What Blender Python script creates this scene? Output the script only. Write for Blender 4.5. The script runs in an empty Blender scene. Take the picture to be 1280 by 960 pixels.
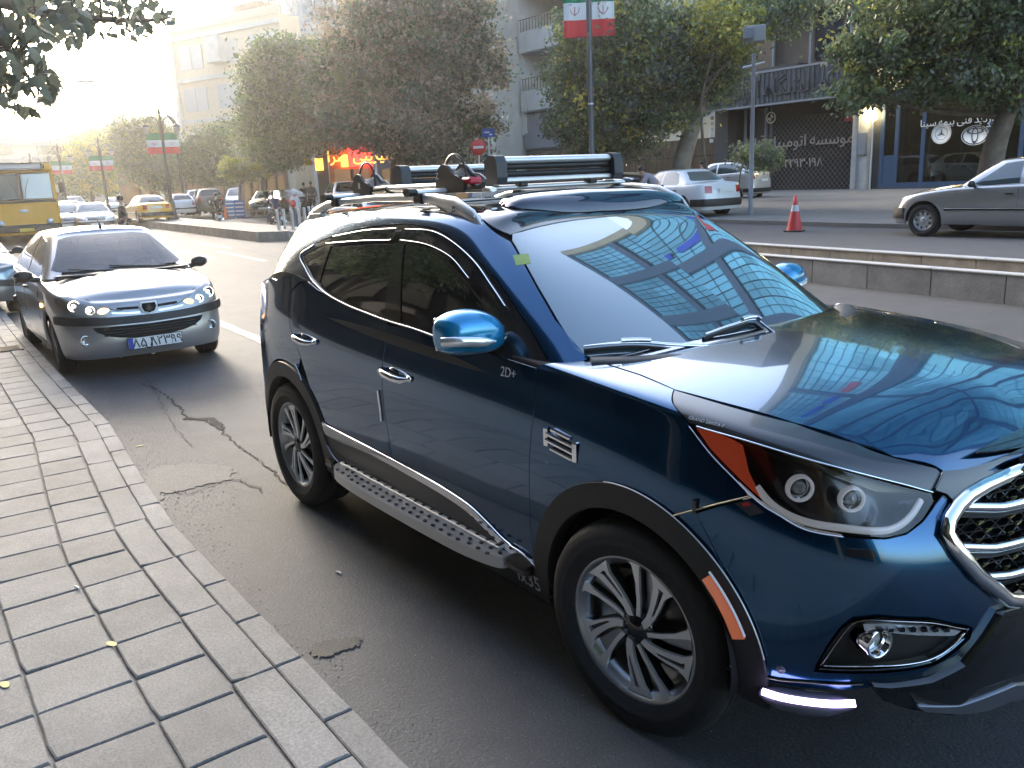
import bpy, bmesh, math, random
import numpy as np
from mathutils import Vector, Matrix, noise
from mathutils.bvhtree import BVHTree
from mathutils.geometry import delaunay_2d_cdt

rnd = random.Random(7)
SC = bpy.context.scene
COL = SC.collection
PI = math.pi

# ---------------------------------------------------------------- camera
# world frame: metres, +X = the way the blue car points, +Y = its left (towards the median), origin under its middle
CO = np.array([3.0403, -2.5714, 1.7364])
CR = np.array([0.5991, 0.7994, -0.0445])
CU = np.array([-0.1626, 0.1760, 0.9709])
CD = np.array([-0.7840, 0.5744, -0.2354])
FPX = 1048.04
_m = Matrix(((CR[0], CU[0], -CD[0], CO[0]), (CR[1], CU[1], -CD[1], CO[1]), (CR[2], CU[2], -CD[2], CO[2]), (0, 0, 0, 1)))
_rot = _m.to_3x3().to_quaternion().to_matrix().to_4x4()
cam_data = bpy.data.cameras.new('camera')
cam = bpy.data.objects.new('camera', cam_data)
cam.matrix_world = Matrix.Translation(Vector(CO)) @ _rot
cam_data.sensor_width = 36.0
cam_data.lens = FPX / 1280 * 36.0
cam_data.clip_start = 0.05
cam_data.clip_end = 3000
COL.objects.link(cam)
SC.camera = cam

# ---------------------------------------------------------------- sky, sun, exposure
SUN_EL, SUN_AZ = math.radians(20.0), math.radians(171.0)     # azimuth of the sun in the X-Y plane, counted from +X
world = bpy.data.worlds.new('World')
SC.world = world
world.use_nodes = True
_nt = world.node_tree
_sky = _nt.nodes.new('ShaderNodeTexSky')
_sky.sky_type = 'NISHITA'
_sky.sun_disc = False
_sky.sun_elevation = SUN_EL
_sky.sun_rotation = math.radians(90.0) - SUN_AZ
_sky.air_density = 1.0
_sky.dust_density = 2.3
_sky.ozone_density = 1.0
_nt.nodes['Background'].inputs['Strength'].default_value = 0.15
_nt.links.new(_sky.outputs[0], _nt.nodes['Background'].inputs['Color'])
sun_data = bpy.data.lights.new('sun', 'SUN')
sun_data.energy = 0.8
sun_data.angle = math.radians(12)
sun_data.color = (1.0, 0.92, 0.80)
sun = bpy.data.objects.new('sun', sun_data)
_sd = Vector((math.cos(SUN_AZ) * math.cos(SUN_EL), math.sin(SUN_AZ) * math.cos(SUN_EL), math.sin(SUN_EL)))
sun.rotation_euler = _sd.to_track_quat('Z', 'Y').to_euler()
COL.objects.link(sun)
SC.view_settings.view_transform = 'Standard'
SC.view_settings.look = 'None'
SC.view_settings.exposure = 2.55
SC.view_settings.gamma = 1.0
SC.cycles.max_bounces = 8
SC.cycles.transparent_max_bounces = 12
SC.cycles.caustics_reflective = False
SC.cycles.caustics_refractive = False
SC.cycles.sample_clamp_indirect = 6.0
# ---------------------------------------------------------------- helpers: picture measurements to places
def ray(px, py):
    return CD + (px - 640) / FPX * CR - (py - 480) / FPX * CU
def gz(px, py, z=0.0):
    v = ray(px, py); return CO + v * ((z - CO[2]) / v[2])
def gy(px, py, y):
    v = ray(px, py); return CO + v * ((y - CO[1]) / v[1])
def gd(px, py, d):
    v = ray(px, py); return CO + v * d / math.hypot(v[0], v[1])

# ---------------------------------------------------------------- helpers: materials
def clear_mat(name, tint=(1, 1, 1), ior=1.5):
    if name in MATS: return MATS[name]
    m = bpy.data.materials.new(name); m.use_nodes = True; nt = m.node_tree; nt.nodes.clear()
    o = nt.nodes.new('ShaderNodeOutputMaterial'); t = nt.nodes.new('ShaderNodeBsdfTransparent'); g = nt.nodes.new('ShaderNodeBsdfGlossy'); x = nt.nodes.new('ShaderNodeMixShader')
    t.inputs[0].default_value = (*tint, 1); g.inputs['Roughness'].default_value = .02; g.inputs[0].default_value = (1, 1, 1, 1)
    f = nt.nodes.new('ShaderNodeFresnel'); f.inputs[0].default_value = ior
    nt.links.new(f.outputs[0], x.inputs[0]); nt.links.new(t.outputs[0], x.inputs[1]); nt.links.new(g.outputs[0], x.inputs[2]); nt.links.new(x.outputs[0], o.inputs[0])
    MATS[name] = m; return m
def _set(b, **k):
    for n, v in k.items():
        b.inputs[n].default_value = v
MATS = {}
def mat(name, col=(.5, .5, .5), rough=.5, metal=0.0, coat=0.0, coat_r=.03, spec=.5, emit=None, es=0.0, var=0.0, vs=3.0, bump=0.0, bs=40.0,
        trans=0.0, ior=1.5, alpha=1.0, rvar=0.0, sss=0.0, flakes=0.0, dirt=0.0):
    if name in MATS:
        return MATS[name]
    m = bpy.data.materials.new(name); m.use_nodes = True
    nt = m.node_tree; b = nt.nodes['Principled BSDF']
    c = (*col, 1.0)
    _set(b, **{'Base Color': c, 'Roughness': rough, 'Metallic': metal, 'Coat Weight': coat, 'Coat Roughness': coat_r,
               'Specular IOR Level': spec, 'Transmission Weight': trans, 'IOR': ior, 'Alpha': alpha})
    if emit:
        _set(b, **{'Emission Color': (*emit, 1.0), 'Emission Strength': es})
    tc = nt.nodes.new('ShaderNodeTexCoord')
    if var > 0 or rvar > 0:
        n = nt.nodes.new('ShaderNodeTexNoise'); n.inputs['Scale'].default_value = vs; n.inputs['Detail'].default_value = 6
        n.inputs['Roughness'].default_value = .65
        nt.links.new(tc.outputs['Object'], n.inputs['Vector'])
        if var > 0:
            r = nt.nodes.new('ShaderNodeMapRange'); r.inputs[1].default_value = .3; r.inputs[2].default_value = .7
            r.inputs[3].default_value = 1 - var; r.inputs[4].default_value = 1 + var
            nt.links.new(n.outputs['Fac'], r.inputs[0])
            mx = nt.nodes.new('ShaderNodeVectorMath'); mx.operation = 'SCALE'; mx.inputs[0].default_value = col
            nt.links.new(r.outputs[0], mx.inputs['Scale']); nt.links.new(mx.outputs[0], b.inputs['Base Color'])
        if rvar > 0:
            r = nt.nodes.new('ShaderNodeMapRange'); r.inputs[1].default_value = .3; r.inputs[2].default_value = .7
            r.inputs[3].default_value = max(0, rough - rvar); r.inputs[4].default_value = min(1, rough + rvar)
            nt.links.new(n.outputs['Fac'], r.inputs[0]); nt.links.new(r.outputs[0], b.inputs['Roughness'])
    if bump > 0:
        n2 = nt.nodes.new('ShaderNodeTexNoise'); n2.inputs['Scale'].default_value = bs; n2.inputs['Detail'].default_value = 5
        nt.links.new(tc.outputs['Object'], n2.inputs['Vector'])
        bp = nt.nodes.new('ShaderNodeBump'); bp.inputs['Strength'].default_value = bump; bp.inputs['Distance'].default_value = .02
        nt.links.new(n2.outputs['Fac'], bp.inputs['Height']); nt.links.new(bp.outputs[0], b.inputs['Normal'])
    MATS[name] = m
    return m

def paint(name, col, metal=.35, rough=.32, coat=1.0, dust=.0):
    if name in MATS:
        return MATS[name]
    m = mat(name, col, rough=rough, metal=metal, coat=coat, coat_r=.02)
    nt = m.node_tree; b = nt.nodes['Principled BSDF']
    tc = nt.nodes['Texture Coordinate']
    n = nt.nodes.new('ShaderNodeTexNoise'); n.inputs['Scale'].default_value = 2.3; n.inputs['Detail'].default_value = 8; n.inputs['Roughness'].default_value = .7
    nt.links.new(tc.outputs['Object'], n.inputs['Vector'])
    r = nt.nodes.new('ShaderNodeMapRange'); r.inputs[1].default_value = .35; r.inputs[2].default_value = .75
    r.inputs[3].default_value = .015; r.inputs[4].default_value = .05 + dust
    nt.links.new(n.outputs['Fac'], r.inputs[0]); nt.links.new(r.outputs[0], b.inputs['Coat Roughness'])
    v = nt.nodes.new('ShaderNodeTexVoronoi'); v.inputs['Scale'].default_value = 900
    nt.links.new(tc.outputs['Object'], v.inputs['Vector'])
    bp = nt.nodes.new('ShaderNodeBump'); bp.inputs['Strength'].default_value = .05; bp.inputs['Distance'].default_value = .001
    nt.links.new(v.outputs['Color'], bp.inputs['Height']); nt.links.new(bp.outputs[0], b.inputs['Normal'])
    return m

# ---------------------------------------------------------------- helpers: objects
def tag(o, label=None, cat=None, group=None, kind=None):
    if label: o['label'] = label
    if cat: o['category'] = cat
    if group: o['group'] = group
    if kind: o['kind'] = kind
    return o
def thing(name, label, cat, loc=(0, 0, 0), rz=0.0, group=None, scale=1.0):
    o = bpy.data.objects.new(name, None); COL.objects.link(o)
    o.location = loc; o.rotation_euler = (0, 0, rz); o.empty_display_size = .2
    o.scale = (scale,) * 3
    return tag(o, label, cat, group)
def link(name, me, m=None, parent=None):
    o = bpy.data.objects.new(name, me); COL.objects.link(o)
    if m is not None:
        for x in (m if isinstance(m, (list, tuple)) else [m]):
            me.materials.append(x)
    if parent is not None:
        o.parent = parent
    return o
def meshobj(name, vs, fs, m, parent=None, smooth=False, mi=None):
    me = bpy.data.meshes.new(name)
    me.from_pydata([tuple(v) for v in vs], [], [tuple(f) for f in fs])
    if smooth:
        me.polygons.foreach_set('use_smooth', [True] * len(me.polygons))
    if mi is not None:
        me.polygons.foreach_set('material_index', mi)
    me.update()
    return link(name, me, m, parent)
def copy_tree(o, parent=None):
    c = o.copy(); COL.objects.link(c)
    if parent is not None: c.parent = parent
    for ch in list(o.children): copy_tree(ch, c)
    return c

class MB:
    """collects simple solids into one mesh"""
    def __init__(s): s.v = []; s.f = []; s.sm = []
    def add(s, vs, fs, smooth=False):
        b = len(s.v); s.v += [tuple(map(float, v)) for v in vs]; s.f += [tuple(b + i for i in f) for f in fs]; s.sm += [smooth] * len(fs)
        return s
    def box(s, c, d, rz=0.0, ch=0.0, M=None):
        """box at centre c, full size d, small chamfer ch on every edge"""
        hx, hy, hz = d[0] / 2, d[1] / 2, d[2] / 2
        M = M or (Matrix.Translation(Vector(c)) @ Matrix.Rotation(rz, 4, 'Z'))
        if M is not None and c is None: pass
        if ch <= 0:
            vs = [(x, y, z) for x in (-hx, hx) for y in (-hy, hy) for z in (-hz, hz)]
            fs = [(0, 1, 3, 2), (4, 6, 7, 5), (0, 4, 5, 1), (2, 3, 7, 6), (0, 2, 6, 4), (1, 5, 7, 3)]
        else:
            bm = bmesh.new(); bmesh.ops.create_cube(bm, size=1.0)
            for v in bm.verts: v.co = Vector((v.co.x * 2 * hx, v.co.y * 2 * hy, v.co.z * 2 * hz))
            bmesh.ops.bevel(bm, geom=bm.edges[:] + bm.verts[:], offset=ch, segments=1, affect='EDGES', profile=.5)
            bm.verts.index_update()
            vs = [v.co.copy() for v in bm.verts]; fs = [[v.index for v in f.verts] for f in bm.faces]; bm.free()
        return s.add([M @ Vector(v) for v in vs], fs)
    def tube(s, pts, r, n=8, cap=True, closed=False, rs=None, smooth=True, flat=None):
        """tube along pts; rs = radius per point; flat=(a,b) elliptic cross section factors"""
        pts = [Vector(p) for p in pts]; k = len(pts)
        rs = rs or [r] * k; a, b = flat or (1, 1)
        T = []
        for i in range(k):
            if closed: t = pts[(i + 1) % k] - pts[i - 1]
            else: t = pts[min(i + 1, k - 1)] - pts[max(i - 1, 0)]
            T.append(t.normalized() if t.length > 1e-9 else Vector((0, 0, 1)))
        up = Vector((0, 0, 1)) if abs(T[0].z) < .9 else Vector((1, 0, 0))
        u = T[0].cross(up).normalized(); vs = []
        for i in range(k):
            u = (u - T[i] * u.dot(T[i])).normalized(); w = T[i].cross(u)
            for j in range(n):
                t = 2 * PI * j / n
                vs.append(pts[i] + (u * math.cos(t) * a + w * math.sin(t) * b) * rs[i])
        fs = []
        for i in range(k if closed else k - 1):
            i2 = (i + 1) % k
            for j in range(n):
                fs.append((i * n + j, i * n + (j + 1) % n, i2 * n + (j + 1) % n, i2 * n + j))
        s.add(vs, fs, smooth)
        if cap and not closed:
            s.add(vs[:n], [tuple(reversed(range(n)))]); s.add(vs[-n:], [tuple(range(n))])
        return s
    def lathe(s, prof, M=None, n=32, smooth=True, a0=0.0, a1=2 * PI):
        """profile [(r, h)] turned about the local Z axis"""
        M = M or Matrix.Identity(4); full = abs(a1 - a0 - 2 * PI) < 1e-6; k = len(prof)
        cnt = n if full else n + 1
        vs = [M @ Vector((r * math.cos(a0 + (a1 - a0) * j / n), r * math.sin(a0 + (a1 - a0) * j / n), h)) for j in range(cnt) for r, h in prof]
        fs = []
        for j in range(n):
            j2 = (j + 1) % cnt
            for i in range(k - 1):
                fs.append((j * k + i, j2 * k + i, j2 * k + i + 1, j * k + i + 1))
        return s.add(vs, fs, smooth)
    def prism(s, poly, z0, z1, M=None, holes=None):
        """extrude a 2D polygon between z0 and z1"""
        M = M or Matrix.Identity(4); n = len(poly)
        pv, pf = fill2d(poly, holes or [])
        s.add([M @ Vector((p[0], p[1], z1)) for p in pv], pf)
        s.add([M @ Vector((p[0], p[1], z0)) for p in pv], [tuple(reversed(f)) for f in pf])
        for lp in [poly] + list(holes or []):
            k = len(lp); b = [M @ Vector((p[0], p[1], z0)) for p in lp] + [M @ Vector((p[0], p[1], z1)) for p in lp]
            ccw = area2(lp) > 0
            if lp is not poly: ccw = not ccw
            fs = [(i, (i + 1) % k, k + (i + 1) % k, k + i) for i in range(k)]
            s.add(b, fs if ccw else [tuple(reversed(f)) for f in fs])
        return s
    def ball(s, c, r, n=12, M=None, sc=(1, 1, 1)):
        bm = bmesh.new(); bmesh.ops.create_uvsphere(bm, u_segments=n, v_segments=max(6, n // 2 + 1), radius=1.0); bm.verts.index_update()
        M = M or Matrix.Identity(4)
        s.add([M @ Vector((c[0] + v.co.x * r * sc[0], c[1] + v.co.y * r * sc[1], c[2] + v.co.z * r * sc[2])) for v in bm.verts],
              [[v.index for v in f.verts] for f in bm.faces], True)
        bm.free(); return s
    def build(s, name, m, parent=None, me_only=False):
        me = bpy.data.meshes.new(name); me.from_pydata(s.v, [], s.f)
        me.polygons.foreach_set('use_smooth', s.sm); me.update()
        if me_only: return me
        return link(name, me, m, parent)

def area2(p):
    return .5 * sum(p[i][0] * p[(i + 1) % len(p)][1] - p[(i + 1) % len(p)][0] * p[i][1] for i in range(len(p)))
def inside(P, poly):
    """vectorised point in polygon"""
    P = np.asarray(P); q = np.asarray(poly); r = np.roll(q, -1, 0)
    x, y = P[:, 0:1], P[:, 1:2]
    c = ((q[:, 1] > y) != (r[:, 1] > y)) & (x < (r[:, 0] - q[:, 0]) * (y - q[:, 1]) / (r[:, 1] - q[:, 1] + 1e-30) + q[:, 0])
    return c.sum(1) % 2 == 1
def fill2d(poly, holes=(), pts=()):
    vs = [Vector((p[0], p[1])) for p in poly]; es = [(i, (i + 1) % len(poly)) for i in range(len(poly))]
    for h in holes:
        b = len(vs); vs += [Vector((p[0], p[1])) for p in h]; es += [(b + i, b + (i + 1) % len(h)) for i in range(len(h))]
    vs += [Vector((p[0], p[1])) for p in pts]
    ov, oe, of, a, b, c = delaunay_2d_cdt(vs, es, [], 0, 1e-7)
    if not of: return [], []
    V = np.array([(v.x, v.y) for v in ov]); F = np.array([f[:] for f in of])
    ce = V[F].mean(1); k = inside(ce, np.array([(p[0], p[1]) for p in poly]))
    for h in holes: k &= ~inside(ce, np.array([(p[0], p[1]) for p in h]))
    F = F[k]
    e1 = V[F[:, 1]] - V[F[:, 0]]; e2 = V[F[:, 2]] - V[F[:, 0]]
    sg = e1[:, 0] * e2[:, 1] - e1[:, 1] * e2[:, 0]
    F[sg < 0] = F[sg < 0][:, ::-1]
    return [tuple(v) for v in V], [tuple(map(int, f)) for f in F]
def smooth_poly(pts, closed=True, step=6, corners=()):
    """Catmull-Rom through pts; corners = indices kept sharp"""
    n = len(pts); P = [np.array(p, float) for p in pts]; out = []
    rng = range(n) if closed else range(n - 1)
    for i in rng:
        p1, p2 = P[i], P[(i + 1) % n]
        p0 = P[i - 1] if (closed or i > 0) else 2 * p1 - p2
        p3 = P[(i + 2) % n] if (closed or i + 2 < n) else 2 * p2 - p1
        if i in corners: p0 = 2 * p1 - p2
        if (i + 1) % n in corners: p3 = 2 * p2 - p1
        for k in range(step):
            t = k / step
            out.append(.5 * ((2 * p1) + (-p0 + p2) * t + (2 * p0 - 5 * p1 + 4 * p2 - p3) * t * t + (-p0 + 3 * p1 - 3 * p2 + p3) * t ** 3))
    if not closed: out.append(P[-1])
    return out

# ---------------------------------------------------------------- smooth spline patch with trimmed panels
def _bbasis(n, t):
    """clamped uniform cubic B-spline basis matrix, n control points at params t in [0,1]"""
    k = 3; kn = np.concatenate([np.zeros(k), np.linspace(0, 1, n - k + 1), np.ones(k)])
    t = np.clip(np.asarray(t, float), 0, 1 - 1e-9); B = np.zeros((len(t), n + k))
    for i in range(n + k): B[:, i] = (t >= kn[i]) & (t < kn[i + 1])
    for d in range(1, k + 1):
        N = np.zeros_like(B)
        for i in range(n + k - d):
            a = kn[i + d] - kn[i]; b = kn[i + d + 1] - kn[i + 1]
            if a > 0: N[:, i] += (t - kn[i]) / a * B[:, i]
            if b > 0: N[:, i] += (kn[i + d + 1] - t) / b * B[:, i + 1]
        B = N
    return B[:, :n]
class Surf:
    """net[i][j] control points; i runs round the car, j from the bottom up"""
    def __init__(s, net, nu=260, nv=120):
        s.net = np.array(net, float); s.n, s.m = s.net.shape[:2]
        s.tu = np.linspace(0, 1, nu); s.tv = np.linspace(0, 1, nv)
        s.G = np.einsum('ui,ijk,vj->uvk', _bbasis(s.n, s.tu), s.net, _bbasis(s.m, s.tv))
        # scale the parameters so that one unit is about one metre
        s.Lu = np.linalg.norm(np.diff(s.G[:, nv // 2], axis=0), axis=1).sum(); s.Lv = np.linalg.norm(np.diff(s.G[nu // 2], axis=0), axis=1).sum()
        V = [tuple(p) for p in s.G.reshape(-1, 3)]; F = []; s.FU = []
        for i in range(nu - 1):
            for j in range(nv - 1):
                a = i * nv + j; b = a + nv
                F.append((a, b, b + 1)); F.append((a, b + 1, a + 1))
        s.nu, s.nv, s.F, s.V = nu, nv, F, V
        s.bvh = BVHTree.FromPolygons(V, F, epsilon=0)
    def cast(s, o, d):
        h, n, i, t = s.bvh.ray_cast(Vector(o), Vector(d).normalized())
        if h is None:      # the line just misses the silhouette: take the closest surface point
            o, d = Vector(o), Vector(d).normalized(); best = None
            for k in range(120):
                p = o + d * (1.2 + k * .06); c = s.bvh.find_nearest(p)
                if c[0] is not None:
                    if best is None or (c[0] - p).length < best[0]: best = ((c[0] - p).length, c)
            s.miss = getattr(s, 'miss', 0) + 1
            h, n, i, t = best[1]
        q, tri = divmod(i, 2); iu, iv = divmod(q, s.nv - 1)
        f = s.F[i]; A, B, C = (Vector(s.V[k]) for k in f)
        v0, v1, v2 = B - A, C - A, h - A
        d00, d01, d11, d20, d21 = v0.dot(v0), v0.dot(v1), v1.dot(v1), v2.dot(v0), v2.dot(v1)
        den = d00 * d11 - d01 * d01 or 1e-12; b = (d11 * d20 - d01 * d21) / den; c = (d00 * d21 - d01 * d20) / den
        if tri == 0: u, v = b + c, c
        else: u, v = b, b + c
        return np.array([(iu + u) / (s.nu - 1) * s.Lu, (iv + v) / (s.nv - 1) * s.Lv])
    def side(s, x, z): return s.cast((x, -3, z), (0, 1, 0))
    def front(s, y, z): return s.cast((5, y, z), (-1, 0, 0))
    def rear(s, y, z): return s.cast((-5, y, z), (1, 0, 0))
    def top(s, x, y): return s.cast((x, y, 4), (0, 0, -1))
    def pix(s, x, y): return s.cast(CO, ray(x, y))
    def pos(s, uv):
        uv = np.atleast_2d(np.asarray(uv, float)); e = 1e-3
        def ev(a, b): return np.einsum('ui,ijk,uj->uk', _bbasis(s.n, a), s.net, _bbasis(s.m, b))
        a = np.clip(uv[:, 0] / s.Lu, e, 1 - e); b = np.clip(uv[:, 1] / s.Lv, e, 1 - e)
        P = ev(np.clip(uv[:, 0] / s.Lu, 0, 1), np.clip(uv[:, 1] / s.Lv, 0, 1))
        du = ev(a + e, b) - ev(a - e, b); dv = ev(a, b + e) - ev(a, b - e)
        N = np.cross(du, dv); N /= np.linalg.norm(N, axis=1)[:, None] + 1e-12
        return P, N * s.sgn()
    def sgn(s):
        if not hasattr(s, '_sg'):
            i, j = s.nu // 2, s.nv // 3
            N = np.cross(s.G[i + 1, j] - s.G[i - 1, j], s.G[i, j + 1] - s.G[i, j - 1]); s._sg = 1.0 if N[1] < 0 else -1.0
        return s._sg
    def panel(s, name, poly, m, parent, off=0.0, gap=.0025, depth=.012, cell=.022, holes=(), mirror=True, flip=False, densify=.015, rim=None, both_name=None, bulge=0.0):
        """a trimmed piece of the surface with turned-in edges; poly in (u, v); optional mirrored twin on the other side"""
        lp = [np.asarray(p, float) for p in poly]
        d0 = dens(lp, densify); i0 = inset(d0, gap)
        for k, p in enumerate(d0):
            for ax, L in ((0, s.Lu), (1, s.Lv)):
                if p[ax] < .006: i0[k][ax] = 0.0
                elif p[ax] > L - .006: i0[k][ax] = L
        loops = [i0] + [inset(dens([np.asarray(p, float) for p in h], densify), -gap) for h in holes]
        A = np.array(loops[0]); mn, mx = A.min(0), A.max(0)
        gx = np.arange(mn[0] + cell / 2, mx[0], cell); gy_ = np.arange(mn[1] + cell / 2, mx[1], cell)
        pts = []
        if len(gx) and len(gy_):
            g = np.array([(x, y) for x in gx for y in gy_]); k = inside(g, A)
            for h in loops[1:]: k &= ~inside(g, np.array(h))
            g = g[k]
            if len(g):
                allp = np.concatenate([np.array(l) for l in loops])
                dd = np.array([np.min(np.hypot(*(allp - p).T)) for p in g]) if len(g) else []
                g = g[dd > cell * .42]; pts = [tuple(p) for p in g]
        V2, F2 = fill2d(loops[0], loops[1:], pts)
        P, N = s.pos(np.array(V2)); P = P + N * off
        if bulge:
            allp = np.array(loops[0]); dmin = np.array([np.min(np.hypot(*(allp - np.array(p)).T)) for p in V2])
            P = P + N * (bulge * (1 - np.exp(-dmin / .04)))[:, None]
        if s.sgn() < 0: F2 = [f[::-1] for f in F2]
        nb = len(P); vs = [tuple(p) for p in P]; nn = [tuple(n) for n in N]; fs = list(F2); sm = [True] * len(F2)
        for li, l in enumerate(loops):
            Q, M_ = s.pos(np.array(l)); Q = Q + M_ * off; k = len(l); b = len(vs)
            ccw = area2(l) > 0
            vs += [tuple(q) for q in Q] + [tuple(q) for q in Q - M_ * depth]
            out = np.roll(Q, -1, 0) - np.roll(Q, 1, 0); en = np.cross(out, M_); en /= np.linalg.norm(en, axis=1)[:, None] + 1e-12
            if (ccw != (s.sgn() > 0)): en = -en
            if li > 0: pass
            # half rounded lip: normals lean outward
            nn += [tuple(q) for q in (en * .75 + M_ * .65)] + [tuple(q) for q in en]
            for i in range(k):
                j = (i + 1) % k; f = (b + i, b + k + i, b + k + j, b + j)
                if (ccw != (s.sgn() > 0)) == (li == 0): f = f[::-1]
                fs.append(f); sm.append(True)
        def mk(sy, nm):
            me = bpy.data.meshes.new(nm)
            me.from_pydata([(v[0], v[1] * sy, v[2]) for v in vs], [], [f if sy > 0 else f[::-1] for f in fs])
            me.polygons.foreach_set('use_smooth', sm); me.update()
            n3 = np.array([(n[0], n[1] * sy, n[2]) for n in nn]); n3 /= np.linalg.norm(n3, axis=1)[:, None] + 1e-12
            me.normals_split_custom_set_from_vertices([tuple(n) for n in n3])
            return link(nm, me, m, parent)
        a = mk(1, name); b = mk(-1, name) if mirror else None
        return (a, b) if mirror else a
    def line3(s, pts, off=0.0):
        P, N = s.pos(np.array(pts)); return P + N * off
    def shell(s, name, m, parent, off=-.014, keep=None, step=2):
        """coarse copy of the whole patch a little inside the panels, both halves in one mesh"""
        us = list(range(0, s.nu, step)); vs_ = list(range(0, s.nv, step))
        if us[-1] != s.nu - 1: us.append(s.nu - 1)
        if vs_[-1] != s.nv - 1: vs_.append(s.nv - 1)
        uv = np.array([(s.tu[i] * s.Lu, s.tv[j] * s.Lv) for i in us for j in vs_]); P, N = s.pos(uv); P = P + N * off
        n2 = len(vs_); vs = []; fs = []
        for sy in (1, -1):
            b = len(vs); vs += [(p[0], p[1] * sy, p[2]) for p in P]
            for i in range(len(us) - 1):
                for j in range(n2 - 1):
                    q = (i * n2 + j, (i + 1) * n2 + j, (i + 1) * n2 + j + 1, i * n2 + j + 1)
                    c = P[list(q)].mean(0)
                    if keep is not None and not keep(c): continue
                    if (s.sgn() > 0) != (sy > 0): q = q[::-1]
                    fs.append(tuple(b + k for k in q))
        return meshobj(name, vs, fs, m, parent, smooth=True)
def dens(lp, d):
    out = []
    for i in range(len(lp)):
        a, b = lp[i], lp[(i + 1) % len(lp)]; L = math.hypot(*(b - a)); k = max(1, int(L / d))
        out += [a + (b - a) * t / k for t in range(k)]
    return out
def inset(lp, g):
    if g == 0: return lp
    s = 1 if area2(lp) > 0 else -1; n = len(lp); out = []
    for i in range(n):
        a, b, c = lp[i - 1], lp[i], lp[(i + 1) % n]
        d1 = b - a; d2 = c - b; d1 = d1 / (math.hypot(*d1) + 1e-12); d2 = d2 / (math.hypot(*d2) + 1e-12)
        n1 = np.array([-d1[1], d1[0]]); n2 = np.array([-d2[1], d2[0]]); m_ = n1 + n2; L = math.hypot(*m_)
        m_ = m_ / L if L > 1e-6 else n1
        k = 1 / max(.5, float(m_ @ n1))
        out.append(b + m_ * g * s * k)
    return out
def text_mesh(txt, size=1.0, depth=.0, align='CENTER', bold=0.0):
    cu = bpy.data.curves.new('lettering', 'FONT'); cu.body = txt; cu.size = size; cu.align_x = align; cu.align_y = 'CENTER'; cu.extrude = depth
    cu.resolution_u = 3; cu.offset = bold
    o = bpy.data.objects.new('tmp', cu); COL.objects.link(o); dg = bpy.context.evaluated_depsgraph_get(); dg.update()
    me = bpy.data.meshes.new_from_object(o.evaluated_get(dg)); bpy.data.objects.remove(o); bpy.data.curves.remove(cu)
    return me
def place_text(name, txt, size, M, m, parent=None, depth=.002, align='CENTER', mirror=False, bold=0.0):
    me = text_mesh(txt, size, depth, align, bold); me.transform(M @ (Matrix.Diagonal((-1, 1, 1, 1)) if mirror else Matrix.Identity(4)))
    if mirror: me.flip_normals()
    me.materials.clear()
    return link(name, me, m, parent)
def frame(o, x, y):
    """4x4 with origin o, x axis x, y axis y"""
    x = Vector(x).normalized(); z = x.cross(Vector(y)).normalized(); y = z.cross(x)
    return Matrix(((x.x, y.x, z.x, o[0]), (x.y, y.y, z.y, o[1]), (x.z, y.z, z.z, o[2]), (0, 0, 0, 1)))
# ---------------------------------------------------------------- shared vehicle materials
RUBBER = mat('tyre_rubber', (.018, .018, .019), .78, bump=.15, bs=60, rvar=.1)
DARKPL = mat('black_plastic', (.014, .014, .015), .5, bump=.1, bs=350, rvar=.08)
GLOSSB = mat('gloss_black', (.01, .01, .011), .15, coat=.6)
CHROME = mat('chrome', (.85, .86, .87), .06, 1.0)
SATIN = mat('satin_alloy', (.72, .73, .74), .42, .7, rvar=.06)
TINT = mat('tinted_glass', (.004, .0045, .005), .03, coat=1.0, spec=.6)
UNDER = mat('underbody_black', (.006, .006, .006), .9)
BLUE = paint('deep_blue_paint', (.004, .058, .140), metal=.88, rough=.13)
BLUE2 = paint('skylit_blue_paint', (.0, .22, .46), metal=.5, rough=.22)  # mirror copy of the deep blue paint, skylight put into its colour

SILV = paint('silver_paint', (.33, .33, .335), metal=.6, rough=.3)
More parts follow.
